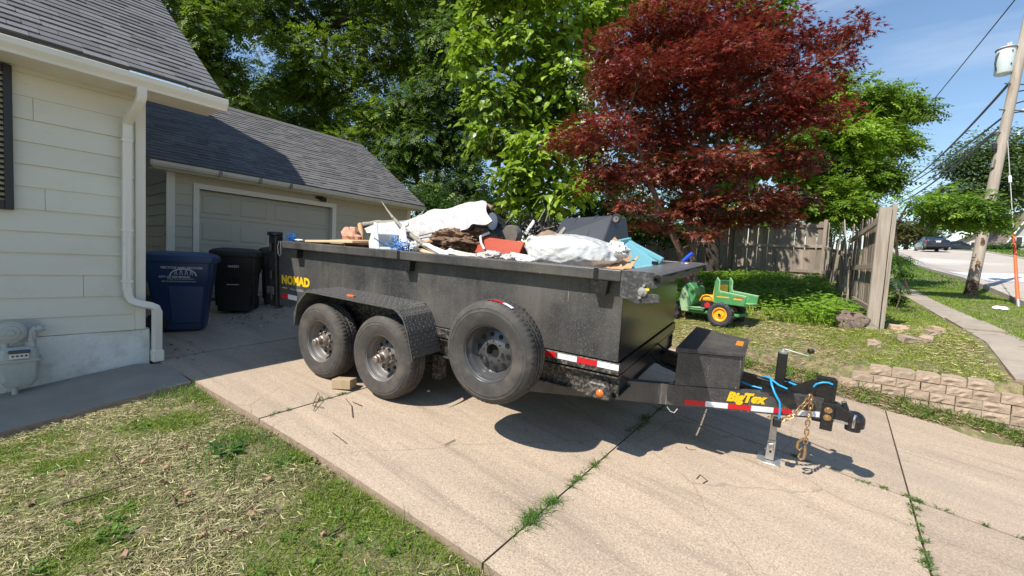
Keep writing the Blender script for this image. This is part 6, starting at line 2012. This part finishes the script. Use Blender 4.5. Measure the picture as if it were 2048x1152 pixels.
blossoms(((1165, 160, 12.0, 35, 40, 30), (1185, 240, 12.0, 30, 60, 40), (1150, 300, 12.3, 30, 30, 12), (1215, 330, 12.3, 25, 50, 8), (1000, 90, 12.3, 60, 70, 8)), cbase, tc_, 14, .09)
pod = MB()
for _ in range(170):
    q = CP[rng.integers(len(CP))]; d = rng.normal(0, .03, 3)
    pod.tube([q, q + d + (0, 0, -.16), q + d * 2 + (0, 0, -.34)], [.006, .009, .005], 5)
o = pod.build('pod', 'pod', tc_); o['kind'] = 'stuff'
# second catalpa behind the maple
c2 = [clump(*c) for c in ((1540, 30, 15, 55, 35), (1450, -30, 15, 90, 40), (1570, 405, 14, 60, 28), (1620, 370, 14.5, 45, 40), (1480, 420, 14, 60, 25), (1400, 390, 14.5, 60, 40), (1310, 410, 14, 55, 30), (1240, 420, 13.5, 50, 35), (1490, 330, 15, 90, 60), (1370, 300, 15, 90, 60), (1260, 330, 15, 70, 60), (1580, 300, 15, 60, 60))]
cb2 = gpt(1480, 15.5)
tc2, _ = tree('catalpa_tree', 'second catalpa with white blossom heads showing behind the maple', cb2, c2, 'heart', 620, 8, .5, .23, [(.09, .18, .015), (.15, .27, .022), (.24, .38, .05)], 'leaf_gloss', 'bark_dark', .2, PZ(1480, 200, 15.5), droop=.5)
blossoms(((1600, 395, 13.6, 25, 20, 12), (1510, 395, 13.6, 40, 15, 7), (1265, 395, 13.0, 25, 20, 7), (1420, 60, 14, 60, 30, 5), (1530, 60, 14.4, 30, 20, 4)), cb2, tc2, 16, .10)
# japanese maple
mb_ = gpt(1400, 8.9)
mc = [clump(*c) for c in ((1240, 100, 8.6, 70, 40), (1330, 45, 8.8, 85, 38), (1440, 30, 9.0, 85, 40), (1540, 75, 8.8, 75, 42), (1670, 80, 8.8, 55, 26), (1630, 145, 8.6, 65, 36), (1500, 140, 8.4, 85, 40), (1385, 150, 8.2, 85, 40), (1270, 195, 8.2, 75, 36), (1205, 265, 8.0, 70, 28), (1145, 290, 8.1, 42, 22), (1310, 275, 8.0, 80, 36), (1425, 235, 7.9, 85, 42), (1540, 240, 8.2, 85, 38), (1635, 225, 8.5, 55, 30),
                          (1230, 345, 8.0, 70, 26), (1340, 345, 8.2, 75, 30), (1460, 330, 8.0, 80, 34), (1575, 320, 8.4, 60, 32), (1195, 375, 8.0, 38, 16), (1270, 410, 8.0, 45, 16), (1400, 400, 8.4, 60, 22), (1510, 395, 8.4, 55, 22), (1320, 455, 8.1, 32, 11), (1370, 430, 8.2, 50, 18), (1450, 440, 8.4, 45, 16), (1540, 430, 8.6, 45, 16), (1265, 445, 8.2, 32, 12), (1400, 470, 8.2, 36, 10), (1590, 400, 8.6, 40, 20), (1225, 170, 8.4, 45, 28), (1590, 180, 8.2, 60, 32), (1290, 140, 8.4, 70, 36), (1400, 90, 8.4, 80, 36), (1470, 95, 8.3, 70, 34), (1715, 60, 8.8, 26, 12))]
mst = lambda u, v, Z: PZ(u, v, Z) - mb_
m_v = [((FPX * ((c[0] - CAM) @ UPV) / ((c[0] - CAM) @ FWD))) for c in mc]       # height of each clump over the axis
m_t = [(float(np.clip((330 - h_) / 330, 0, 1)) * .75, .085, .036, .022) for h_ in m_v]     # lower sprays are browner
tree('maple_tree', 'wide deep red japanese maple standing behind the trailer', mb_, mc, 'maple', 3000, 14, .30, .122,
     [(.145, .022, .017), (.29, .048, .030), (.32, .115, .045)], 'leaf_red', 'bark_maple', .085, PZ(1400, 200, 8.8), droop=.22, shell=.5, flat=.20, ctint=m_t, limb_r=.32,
     stems=[[(0, 0, -.2), mst(1385, 500, 8.9), mst(1418, 420, 8.7), mst(1432, 330, 8.7), mst(1440, 230, 8.7), mst(1450, 120, 8.7)], [(0, 0, -.1), mst(1360, 500, 8.9), mst(1325, 430, 8.7), mst(1290, 340, 8.6), mst(1260, 230, 8.5)], [mst(1418, 420, 8.7), mst(1470, 380, 8.6), mst(1530, 300, 8.6), mst(1590, 200, 8.7)], [mst(1385, 500, 8.9), mst(1375, 420, 9.0), mst(1360, 300, 8.9), mst(1350, 150, 8.9)]])
tree('shade_tree', 'dark tree filling the gap behind the red maple', gpt(1430, 13.6), [clump(*c) for c in ((1290, 160, 12.6, 65, 55), (1360, 80, 12.6, 75, 55), (1450, 130, 12.6, 75, 60), (1540, 190, 12.8, 60, 50), (1300, 230, 12.6, 75, 40), (1420, 220, 12.8, 75, 40), (1530, 270, 17.5, 70, 45), (1610, 370, 18, 50, 35), (1240, 370, 17.6, 60, 45), (1360, 340, 17.8, 75, 50), (1470, 380, 18, 70, 35))],
     'rhomb', 2000, 9, .5, .17, [(.03, .065, .010), (.05, .10, .014), (.09, .16, .022)], 'leaf', 'bark_dark', .25, PZ(1400, 200, 13.2), droop=.3)
# bright walnut-like tree beyond the broken fence, one limb reaching over the sidewalk
rb = gpt(1735, 15.5)
tree('walnut_tree', 'leafy bright green tree behind the broken fence', rb, [clump(*c) for c in
     ((1715, 205, 15, 55, 32), (1775, 215, 15, 48, 30), (1822, 225, 15, 28, 20), (1690, 280, 14.6, 62, 40), (1765, 285, 14.8, 50, 34), (1700, 355, 14.6, 62, 36), (1640, 395, 14.6, 50, 36), (1755, 362, 14.6, 30, 18), (1680, 420, 14.5, 55, 26), (1720, 415, 14.6, 28, 14), (1615, 300, 15, 50, 50), (1640, 200, 15.2, 45, 40))],
     'compound', 1150, 10, .46, .40, [(.11, .20, .016), (.19, .31, .026), (.29, .43, .045)], 'leaf', 'bark_dark', .11, PZ(1730, 220, 15.4), droop=.3, shell=.48)
lb = gpt(1832, 13.0)
tree('young_tree', 'slim young tree with feathery leaves hanging by the utility pole', lb, [clump(*c) for c in
     ((1822, 402, 12.6, 16, 7), (1868, 415, 12.4, 28, 13), (1922, 418, 12.2, 42, 22), (1955, 442, 12.0, 28, 13), (1900, 398, 12.4, 24, 10), (1905, 440, 12.2, 26, 10))],
     'compound', 230, 8, .36, .32, [(.10, .20, .018), (.17, .29, .028), (.24, .37, .04)], 'leaf', 'bark_dark', .045, PZ(1850, 410, 12.6), droop=.35, shell=.5,
     stems=[[(0, 0, -.1), PZ(1795, 520, 13) - lb, PZ(1790, 455, 12.9) - lb, PZ(1815, 410, 12.7) - lb, PZ(1880, 405, 12.4) - lb, PZ(1940, 425, 12.2) - lb]])
# trees across the street
tree('street_tree', 'big round leafy tree with pale trunk beside the grey house', gpt(1995, 66), [clump(*c) for c in
     ((1925, 330, 66, 45, 34), (1985, 300, 66, 55, 40), (2040, 310, 66, 50, 45), (1965, 385, 65, 60, 34), (1905, 390, 66, 38, 26), (2030, 385, 65, 55, 36), (2075, 360, 66, 50, 60), (1990, 345, 64, 60, 34))],
     'rhomb', 2600, 7, 1.5, .62, [(.07, .125, .03), (.12, .19, .05), (.19, .26, .10)], 'leaf', 'bark_maple', .55, PZ(1990, 380, 66), group='trees across the street')
tree('street_tree', 'brownish green bushy tree behind the parked sedan', gpt(1810, 60), [clump(*c) for c in ((1800, 462, 60, 26, 18), (1830, 458, 60, 26, 18), (1855, 468, 60, 14, 14), (1770, 455, 60, 26, 26))],
     'rhomb', 900, 7, 1.2, .5, [(.06, .06, .03), (.09, .10, .035), (.12, .15, .05)], 'leaf', 'bark_dark', .3, PZ(1815, 465, 60), group='trees across the street')
for i, (u, v, Z, rx, ry, lab) in enumerate(((1885, 482, 120, 30, 9, 'low distant tree clump behind the long low house'), (1790, 470, 130, 40, 20, 'hazy distant trees at the end of the street'), (1660, 430, 60, 70, 50, 'green tree mass far behind the back fence'), (1400, 400, 40, 150, 60, 'shaded trees behind the maple'), (1200, 420, 32, 150, 80, 'shaded trees behind the catalpa'), (960, 420, 30, 110, 90, 'shaded trees behind the drooping tree'))):
    tree('distant_tree', lab, gpt(u, Z), [clump(u + dx * rx, v + dy * ry, Z, rx * .55, ry * .7) for dx, dy in ((-.6, .1), (0, -.2), (.6, .1), (.2, .4), (-.3, .5))],
         'rhomb', 420, 7, Z * .016, Z * .0075, [(.03, .065, .015), (.05, .10, .02), (.09, .15, .035)], 'leaf', 'bark_dark', .25, PZ(u, v, Z), group='trees in the distance')
# low bushes
for u, v, Z, rx, ry, lab, cs in ((1860, 492, 60, 0, 0, '', None),):
    pass
tree('bush', 'low dark bush growing by the corner of the garage', gpt(800, 14.5), [clump(*c) for c in ((800, 395, 14.5, 40, 28), (860, 410, 14.5, 45, 30), (930, 430, 14.5, 50, 35), (990, 420, 14.5, 45, 45))],
     'rhomb', 900, 9, .30, .13, [(.025, .06, .012), (.045, .10, .018), (.10, .18, .03)], 'leaf', 'bark_dark', .05, PZ(880, 440, 14.5), group='bushes', cat='bush')
tree('bush', 'dark leafy bush under the maple beside the back fence', gpt(1290, 13), [clump(*c) for c in ((1290, 450, 13, 60, 35), (1200, 440, 13, 60, 40), (1360, 470, 13, 50, 22))],
     'rhomb', 900, 9, .30, .14, [(.03, .07, .012), (.05, .11, .018), (.12, .21, .03)], 'leaf', 'bark_dark', .05, PZ(1290, 470, 13), group='bushes', cat='bush')
for i, (u, v, lab) in enumerate(((2020, 492, 'round green bush before the grey house'), (1978, 494, 'low green bush beside the pale street tree'))):
    tree('bush', lab, gpt(u, 58), [clump(u, v, 58, 14, 8), clump(u + 10, v + 2, 58, 10, 6)], 'rhomb', 140, 8, .5, .28, [(.04, .10, .02), (.07, .15, .03), (.1, .2, .05)], 'leaf', 'bark_dark', .05, PZ(u, v, 58), group='bushes', cat='bush')
p0 = gpt(1770, 9.3, 590)
tree('bush', 'young green sapling shoots behind the fence post', PZ(1790, 600, 9.4) * np.array([1, 1, 0]) + np.array([0, 0, float(G(*PZ(1790, 600, 9.4)[:2]))]), [clump(*c) for c in ((1790, 545, 9.4, 18, 14), (1783, 590, 9.4, 18, 22), (1800, 520, 9.4, 14, 10))],
     'compound', 60, 7, .16, .17, [(.06, .13, .02), (.09, .19, .025), (.14, .26, .04)], 'leaf', 'bark_maple', .015, PZ(1790, 540, 9.4), group='bushes', cat='bush')


# ================================================================== GRASS, STRAW, WEEDS
def wav(U, V, k, s):
    r = np.random.default_rng(s); z = 0
    for i in range(7):
        a = r.uniform(0, 2 * PI); f = k * r.uniform(.5, 1.8); z = z + np.sin((U * np.cos(a) + V * np.sin(a)) * f + r.uniform(0, 6.3))
    return z / 7 * 1.9


def blades(name, U, V, h, w, lean, colA, colB, m_, label, cat='grass', z=None, parent=None, tri=False):
    n = len(U)
    z = G(U, V) if z is None else z
    a = rng.uniform(0, 2 * PI, n); h = h * rng.uniform(.5, 1.4, n)
    ln = lean * rng.uniform(.3, 1.6, n) * h
    b = rng.uniform(0, 2 * PI, n); wx, wy = np.cos(b) * w / 2, np.sin(b) * w / 2
    base = np.stack([U, V, z - .005], 1)
    mid = base + np.stack([np.cos(a) * ln * .35, np.sin(a) * ln * .35, h * .6], 1)
    tip = base + np.stack([np.cos(a) * ln, np.sin(a) * ln, np.maximum(h * (1 - .35 * np.minimum(ln / h, 1.6)), .01)], 1)
    wv = np.stack([wx, wy, 0 * wx], 1)
    if tri:
        VV = np.stack([base - wv, base + wv, tip], 1).reshape(-1, 3); F = np.arange(3 * n).reshape(-1, 3); q = 3
    else:
        VV = np.stack([base - wv, base + wv, mid + wv * .8, mid - wv * .8, tip], 1).reshape(-1, 3); q = 5
        k = np.arange(n)[:, None] * 5
        F = np.concatenate([k + np.array([[0, 1, 2]]), k + np.array([[0, 2, 3]]), k + np.array([[3, 2, 4]])])
    t = rng.random((n, 1)); col = (np.array(colA) * (1 - t) + np.array(colB) * t) * rng.uniform(.7, 1.3, (n, 1))
    o = link(name, fast_mesh(name, VV, F, m_, np.repeat(col, q, 0)), parent)
    tag(o, label, cat, kind='stuff')
    return o


def straws(name, U, V, L0, w, colA, colB, label, lift=.02):
    n = len(U)
    a = rng.uniform(0, 2 * PI, n); l = L0 * rng.uniform(.3, 1.5, n)
    c = np.stack([U, V, G(U, V) + .004 + rng.random(n) ** 2 * lift], 1)
    d = np.stack([np.cos(a), np.sin(a), rng.normal(0, .16, n)], 1) * l[:, None] / 2
    s = np.stack([-np.sin(a), np.cos(a), rng.normal(0, .5, n)], 1) * (w * rng.uniform(.5, 1.5, (n, 1))) / 2
    bend = np.stack([-np.sin(a), np.cos(a), .3 * np.ones(n)], 1) * (rng.normal(0, .10, n) * l)[:, None]
    VV = np.stack([c - d - s, c - d + s, c + bend + s, c + bend - s, c + d], 1).reshape(-1, 3)
    k = np.arange(n)[:, None] * 5
    F = np.concatenate([k + np.array([[0, 1, 2]]), k + np.array([[0, 2, 3]]), k + np.array([[3, 2, 4]])])
    t = rng.random((n, 1)); col = (np.array(colA) * (1 - t) + np.array(colB) * t) * rng.uniform(.6, 1.25, (n, 1))
    o = link(name, fast_mesh(name, VV, F, 'straw', np.repeat(col, 5, 0)))
    tag(o, label, 'straw', kind='stuff')


def sample(n, u0, u1, v0, v1, mask):
    U = rng.uniform(u0, u1, n * 3); V = rng.uniform(v0, v1, n * 3)
    k = mask(U, V) > rng.random(n * 3)
    return U[k][:n], V[k][:n]


front = lambda U, V: (V < Ve(U) - .015) & ~((U < -5.02) & (V < 1.45))
def on_lawn(u, v):
    r = ray(u, v)
    for t in np.linspace(.8, 9, 1500):
        q = CAM + r * t
        if q[2] < float(G(q[0], q[1])) + .01: return q
    return q


GPX = [(*on_lawn(u, v)[:2], r) for u, v, r in ((40, 900, .26), (140, 925, .20), (330, 842, .22), (190, 1000, .09), (170, 1100, .20), (480, 868, .10), (600, 915, .16), (720, 985, .22), (640, 1075, .26), (790, 1065, .22), (560, 1125, .15), (900, 1105, .14), (250, 872, .16), (50, 1145, .25), (30, 1010, .12), (420, 790, .16), (260, 1010, .07), (700, 1130, .2))]


def gpatch(U, V):
    z = 0
    for a, b, r in GPX: z = z + np.exp(-(((U - a) ** 2 + (V - b) ** 2) / r ** 2))
    return np.clip(z * (1 + .5 * wav(U, V, 14, 77)), 0, 1.2)


edge = lambda U, V: np.exp(-((V - Ve(U) + .22) / .30) ** 2)
hayk = lambda U, V: np.clip(.72 - .7 * gpatch(U, V) + .35 * wav(U, V, 5, 99) - .75 * edge(U, V) - .0 * np.clip(wav(U, V, 3.5, 5), 0, 1) , .05, 1)
grnk = lambda U, V: np.clip(.03 + .72 * gpatch(U, V) + .55 * edge(U, V) * np.clip(.2 + .9 * wav(U, V, 6, 8), 0, 1.2), 0, 1)
U, V = sample(105000, -5.1, .4, -.9, 1.8, lambda U, V: front(U, V) * hayk(U, V))
straws('hay_clippings', U, V, .055, .0028, (.27, .245, .12), (.62, .56, .33), 'dry cut grass strewn over the front lawn', lift=.028)
U, V = sample(22000, -5.1, .4, -.9, 1.8, lambda U, V: front(U, V) * hayk(U, V))
straws('brown_clippings', U, V, .045, .004, (.12, .08, .045), (.26, .19, .11), 'brown plant litter mixed into the cut grass', lift=.02)
U, V = sample(80000, -5.1, .6, -.9, 1.85, lambda U, V: front(U, V) * grnk(U, V))
blades('lawn_grass', U, V, .040, .0036, .9, (.12, .20, .018), (.27, .38, .05), 'grass', 'short green grass growing along the driveway edge')
U, V = sample(5200, -5.1, .8, -1.2, 1.85, lambda U, V: front(U, V) * np.clip(edge(U, V) * wav(U, V, 4, 21) * 1.6 - .1, 0, 1))
blades('lawn_grass', U, V, .12, .005, 1.0, (.06, .15, .02), (.14, .26, .05), 'grass', 'longer grass tufts leaning onto the driveway edge')
U, V = sample(34000, -5.1, .4, -.9, 1.8, lambda U, V: front(U, V) * .6)
straws('green_clippings', U, V, .045, .003, (.10, .13, .03), (.22, .25, .07), 'greenish cut stems mixed through the front lawn', lift=.02)
# broad weeds in the front lawn
U, V = sample(420, -5.1, .5, -1.2, 1.75, lambda U, V: front(U, V) * np.clip(grnk(U, V) - .15, 0, 1))
Pc = np.stack([U, V, G(U, V) + .01], 1)
P = np.repeat(Pc, 9, 0); n = len(P); a = rng.uniform(0, 2 * PI, n)
X = np.stack([np.cos(a), np.sin(a), rng.uniform(.1, .9, n)], 1)
t = rng.random((n, 1))
o = link('broad_weeds', leaf_mesh('broad_weeds', 'heart', P + X * .02 + rng.normal(0, .02, P.shape) * np.array([1, 1, 0]), X, np.stack([-X[:, 0] * .4, -X[:, 1] * .4, np.ones(n)], 1), rng.uniform(.014, .038, n), (np.array([.075, .17, .02]) * (1 - t) + np.array([.16, .29, .05]) * t), 'leaf'))
tag(o, 'small broad leaved weeds among the front lawn grass', 'weeds', kind='stuff')
# plantain-like large leaves by the slab corner
for (u, v, Z, s, lab) in ((455, 885, 3.1, .13, 'clump of broad plantain leaves near the slab corner'),):
    q = PZ(u, v, Z); q[2] = float(G(q[0], q[1])) + .01
    n = 11; a = rng.uniform(0, 2 * PI, n); X = np.stack([np.cos(a), np.sin(a), rng.uniform(.05, .5, n)], 1)
    o = link('weed', leaf_mesh('weed', 'rhomb', np.repeat(q[None] * 0, n, 0) + X * .02, X, np.stack([-X[:, 0] * .5, -X[:, 1] * .5, np.ones(n)], 1), rng.uniform(.7, 1.2, n) * s, np.array([.06, .15, .035]) * rng.uniform(.7, 1.3, (n, 1)), 'leaf_gloss'), None, q)
    tag(o, lab, 'weed', 'broad weeds in the lawn')
# yard behind the driveway
yard = lambda U, V: ((V > 7.12) & (U < 1.60)).astype(float)
bare = lambda U, V: np.clip(1 - .8 * np.exp(-((V - 7.2) / .25) ** 2) * (U < .4), .2, 1)
U, V = sample(115000, -4.2, 1.7, 7.1, 11.0, lambda U, V: yard(U, V) * bare(U, V) * np.clip(.62 + .5 * wav(U, V, 4, 31), .15, 1))
blades('yard_grass', U, V, .045, .008, 1.1, (.19, .26, .028), (.39, .45, .085), 'grass', 'short sunlit grass on the bank behind the driveway', tri=True)
U, V = sample(26000, -4.2, 1.7, 7.15, 10.5, lambda U, V: yard(U, V) * np.clip(.5 + .6 * wav(U, V, 3, 41), .1, 1))
straws('yard_clippings', U, V, .07, .006, (.36, .30, .15), (.55, .49, .25), 'pale dry clippings lying on the grass bank', lift=.03)
tallk = lambda U, V: ((V > 8.75) & (V < 16.1) & (U < .35 - .1 * (V - 9)) & (U > -7)).astype(float) * np.clip(.55 + .6 * wav(U, V, 2.5, 51), .1, 1) * sstep(8.7, 9.4, V + .35 * (U + 1.0))
U, V = sample(26000, -7, .4, 8.7, 16.1, tallk)
blades('tall_grass', U, V, .27, .011, .75, (.14, .25, .018), (.31, .45, .05), 'grass', 'tall uncut grass and weeds before the back fence')
U, V = sample(2600, -7, .4, 8.6, 15.5, lambda U, V: tallk(U, V))
Pc = np.stack([U, V, G(U, V)], 1); P = np.repeat(Pc, 6, 0); n = len(P); a = rng.uniform(0, 2 * PI, n)
P = P + np.stack([np.cos(a) * .06, np.sin(a) * .06, rng.uniform(.06, .34, n)], 1)
X = np.stack([np.cos(a), np.sin(a), rng.uniform(-.2, .4, n)], 1); t = rng.random((n, 1))
o = link('yard_weeds', leaf_mesh('yard_weeds', 'heart', P, X, np.stack([-X[:, 0] * .3, -X[:, 1] * .3 - .3, np.ones(n)], 1), rng.uniform(.05, .11, n), np.array([.12, .24, .02]) * (1 - t) + np.array([.25, .42, .05]) * t, 'leaf'))
tag(o, 'leafy weeds growing through the tall yard grass', 'weeds', kind='stuff')
# verge between sidewalk and street, lawn across it
strip_ok = lambda U, V: ((U > 2.10) & (U < 4.08)) | ((U > .55) & (U < 1.60) & (V > 9))
U, V = sample(46000, .5, 4.1, 7.3, 24, lambda U, V: strip_ok(U, V) * np.clip(.75 + .4 * wav(U, V, 2, 61), .2, 1))
blades('verge_grass', U, V, .06, .013, .8, (.13, .22, .022), (.28, .38, .06), 'grass', 'mown green verge between sidewalk and street', tri=True)
U, V = sample(22000, 1.5, 4.1, 22, 60, lambda U, V: (U > 1.5) * 1.)
blades('verge_grass', U, V, .09, .04, .8, (.09, .18, .02), (.18, .30, .05), 'grass', 'far stretch of green verge along the street', tri=True)
U, V = sample(26000, 11.3, 30, 25, 95, lambda U, V: (U > 11.2) * 1.)
blades('far_lawn_grass', U, V, .16, .10, .8, (.08, .17, .02), (.16, .28, .045), 'grass', 'green front lawns across the street', z=G(U, V), tri=True)


# weeds in the driveway joints
def joint(name, n_c, us, vs_, h, label, per=26, spread=.035):
    Uc, Vc = us(rng.random(n_c)), vs_(rng.random(n_c))
    k = rng.integers(8, per, n_c)
    U = np.repeat(Uc, k) + rng.normal(0, spread * .7, k.sum()); V = np.repeat(Vc, k) + rng.normal(0, spread * .7, k.sum())
    blades(name, U, V, h * .33, .0055, 2.2, (.05, .12, .018), (.13, .24, .045), 'grass', label, 'weeds', z=gd(U, V) + .002)


U = rng.uniform(-1.5, 2.4, 5200); V = rng.uniform(6.62, 7.0, 5200)
U, V = U[V > 6.7], V[V > 6.7]
Gs = G
G = zbank
straws('bank_straw', U, V, .09, .006, (.26, .19, .10), (.50, .40, .24), 'dead stems lying on the dirt at the wall foot', lift=.03)
G = Gs
U = np.concatenate([rng.normal(c_, .09, 260) for c_ in (-1.0, -.5, -.15, .35, .8, 1.0, 1.35, 1.6, 2.0)]); V = rng.uniform(6.72, 6.99, len(U))
blades('bank_weeds', U, V, .09, .009, 1.4, (.07, .15, .02), (.20, .30, .05), 'grass', 'weedy grass tufts on the dirt at the wall foot', 'weeds', z=zbank(U, V))


def along(pts):
    pts = np.array(pts)
    return (lambda t: np.interp(t, np.linspace(0, 1, len(pts)), pts))


joint('joint_weeds', 16, lambda t: np.full_like(t, -1.37) + rng.normal(0, .012, t.shape), along([1.72, 1.85, 2.0, 2.05, 2.2, 2.25, 2.3, 2.35]), .11, 'green weed tufts in the driveway joint nearest the frame edge', 34, .03)
joint('joint_weeds', 14, lambda t: np.full_like(t, -1.37) + rng.normal(0, .01, t.shape), along([2.5, 2.65, 2.9, 3.0, 3.3]), .075, 'thin line of weeds along the middle of the driveway joint', 22, .02)
joint('joint_weeds', 12, lambda t: np.full_like(t, -1.37) + rng.normal(0, .015, t.shape), along([3.4, 3.7, 4.0, 4.4, 4.7]), .09, 'weeds in the joint under the trailer tongue', 26, .03)
joint('joint_weeds', 20, along([-.2, .1, .25, .45, .6, .62, .9, 1.2]), lambda t: np.full_like(t, 4.42) + rng.normal(0, .012, t.shape), .055, 'low weeds along the lengthwise joint before the wall', 26, .022)
joint('joint_weeds', 22, lambda t: np.full_like(t, .56) + rng.normal(0, .012, t.shape), along([3.45, 3.6, 3.8, 3.85, 4.0, 4.2, 4.3]), .05, 'low weeds along the cross joint near the jack shadow', 26, .02)
joint('joint_weeds', 12, lambda t: np.full_like(t, -3.75) + rng.normal(0, .01, t.shape), along([1.6, 1.95, 2.05, 2.15, 2.3]), .045, 'small grass tuft in the joint beside the front wheel', 22, .016)
joint('joint_weeds', 18, along([-.5, -.1, .4, .9, 1.0, 1.4, 1.6, 2.2]), lambda t: 6.9 + rng.normal(0, .03, t.shape), .10, 'weeds along the foot of the block wall', 24, .05)
joint('joint_weeds', 10, along([1.0, 1.35, 1.42]), lambda t: 6.98 + rng.normal(0, .04, t.shape), .16, 'leafy weeds hanging over the gap in the wall top', 24, .05)
# dirt lines in the joints
for nme, pts in (('u', 0), ('v', 1)):
    pass
# fallen leaves
lm = MB(); 
lm.grid(lambda a, b: ((a - .5) * .075, (b - .5) * .05 * math.sin(PI * min(.97, max(.05, a))), .012 * math.cos(a * 7) * (b - .5) * 2 + .008 * math.sin(b * 6)), 6, 4)
LM = [lm.mesh('fallen_leaf', 'dry_leaf', smooth=60)]
leaf_px = [(405, 770), (440, 857), (358, 897), (375, 893), (285, 925), (330, 937), (490, 955), (325, 965), (320, 985), (365, 983), (375, 990), (410, 1040), (405, 1072), (455, 1062), (560, 865), (630, 922), (645, 1070), (290, 1028), (157, 1045), (535, 960), (500, 1030), (120, 950), (60, 1010), (250, 1110)]
for u, v in leaf_px:
    r = ray(u, v)
    for t in np.linspace(1, 9, 2500):
        q = CAM + r * t
        if q[2] < G(q[0], q[1]) + .02: break
    o = bpy.data.objects.new('fallen_leaf', LM[0]); COL.objects.link(o)
    o.location = (q[0], q[1], q[2] + .012); o.rotation_euler = (random.uniform(-.5, .5), random.uniform(-.5, .5), random.uniform(0, 6)); o.scale = [random.uniform(.45, .9)] * 3
    tag(o, 'curled brown fallen leaf lying in the cut grass', 'leaf', 'fallen leaves on the front lawn')
# sticks in the cut grass
for i, (u0, v0, u1, v1, lab) in enumerate(((125, 1007, 265, 965, 'long brown stalk lying across the cut grass'), (225, 905, 240, 945, 'dark bent stalk standing in the cut grass'), (335, 985, 350, 1012, 'curved pale stalk in the middle of the cut grass'), (355, 1010, 400, 995, 'short dark stick beside the curved stalk'), (655, 1070, 690, 1045, 'brown stick on the grass near the driveway edge'))):
    q = []
    for u, v in ((u0, v0), ((u0 + u1) / 2 + 6, (v0 + v1) / 2), (u1, v1)):
        r = ray(u, v)
        for t in np.linspace(1, 9, 2500):
            p = CAM + r * t
            if p[2] < G(p[0], p[1]) + .03: break
        q.append(p)
    b = MB(); b.tube(q, [.006, .005, .003], 6); b.off = -q[0]
    o = b.build('stick', 'twig', None, loc=q[0], smooth=60); tag(o, lab, 'stick', 'sticks in the cut grass')
# leaf litter on the shaded driveway
U = np.concatenate([rng.normal(-7.9, .35, 110), rng.normal(-6.3, .25, 14)]); V = np.concatenate([rng.normal(3.0, .35, 110), rng.normal(1.75, .2, 14)])
n = len(U); P = np.stack([U, V, gd(U, V) + .012], 1); a = rng.uniform(0, 2 * PI, n)
o = link('leaf_litter', leaf_mesh('leaf_litter', 'rhomb', P, np.stack([np.cos(a), np.sin(a), rng.normal(0, .15, n)], 1), np.stack([rng.normal(0, .3, n), rng.normal(0, .3, n), np.ones(n)], 1), rng.uniform(.03, .06, n), np.full((n, 3), .05), 'dark_litter'))
tag(o, 'dark dead leaves scattered on the shaded concrete by the bins', 'leaves', kind='stuff')
for i, (u, v, lab) in enumerate(((522, 653, 'tiny white scrap on the shaded concrete behind the trailer'), (857, 784, 'small white fleck in the shade under the trailer'))):
    r = ray(u, v)
    for t in np.linspace(1, 12, 3000):
        q = CAM + r * t
        if q[2] < gd(q[0], q[1]): break
    b = MB(); lump(b, (0, 0, .012), (.02, .014, .01), .4, 2, 10, 6, seed=i)
    o = b.build('litter_scrap', 'white_litter', None, loc=q); tag(o, lab, 'litter', 'litter scraps')
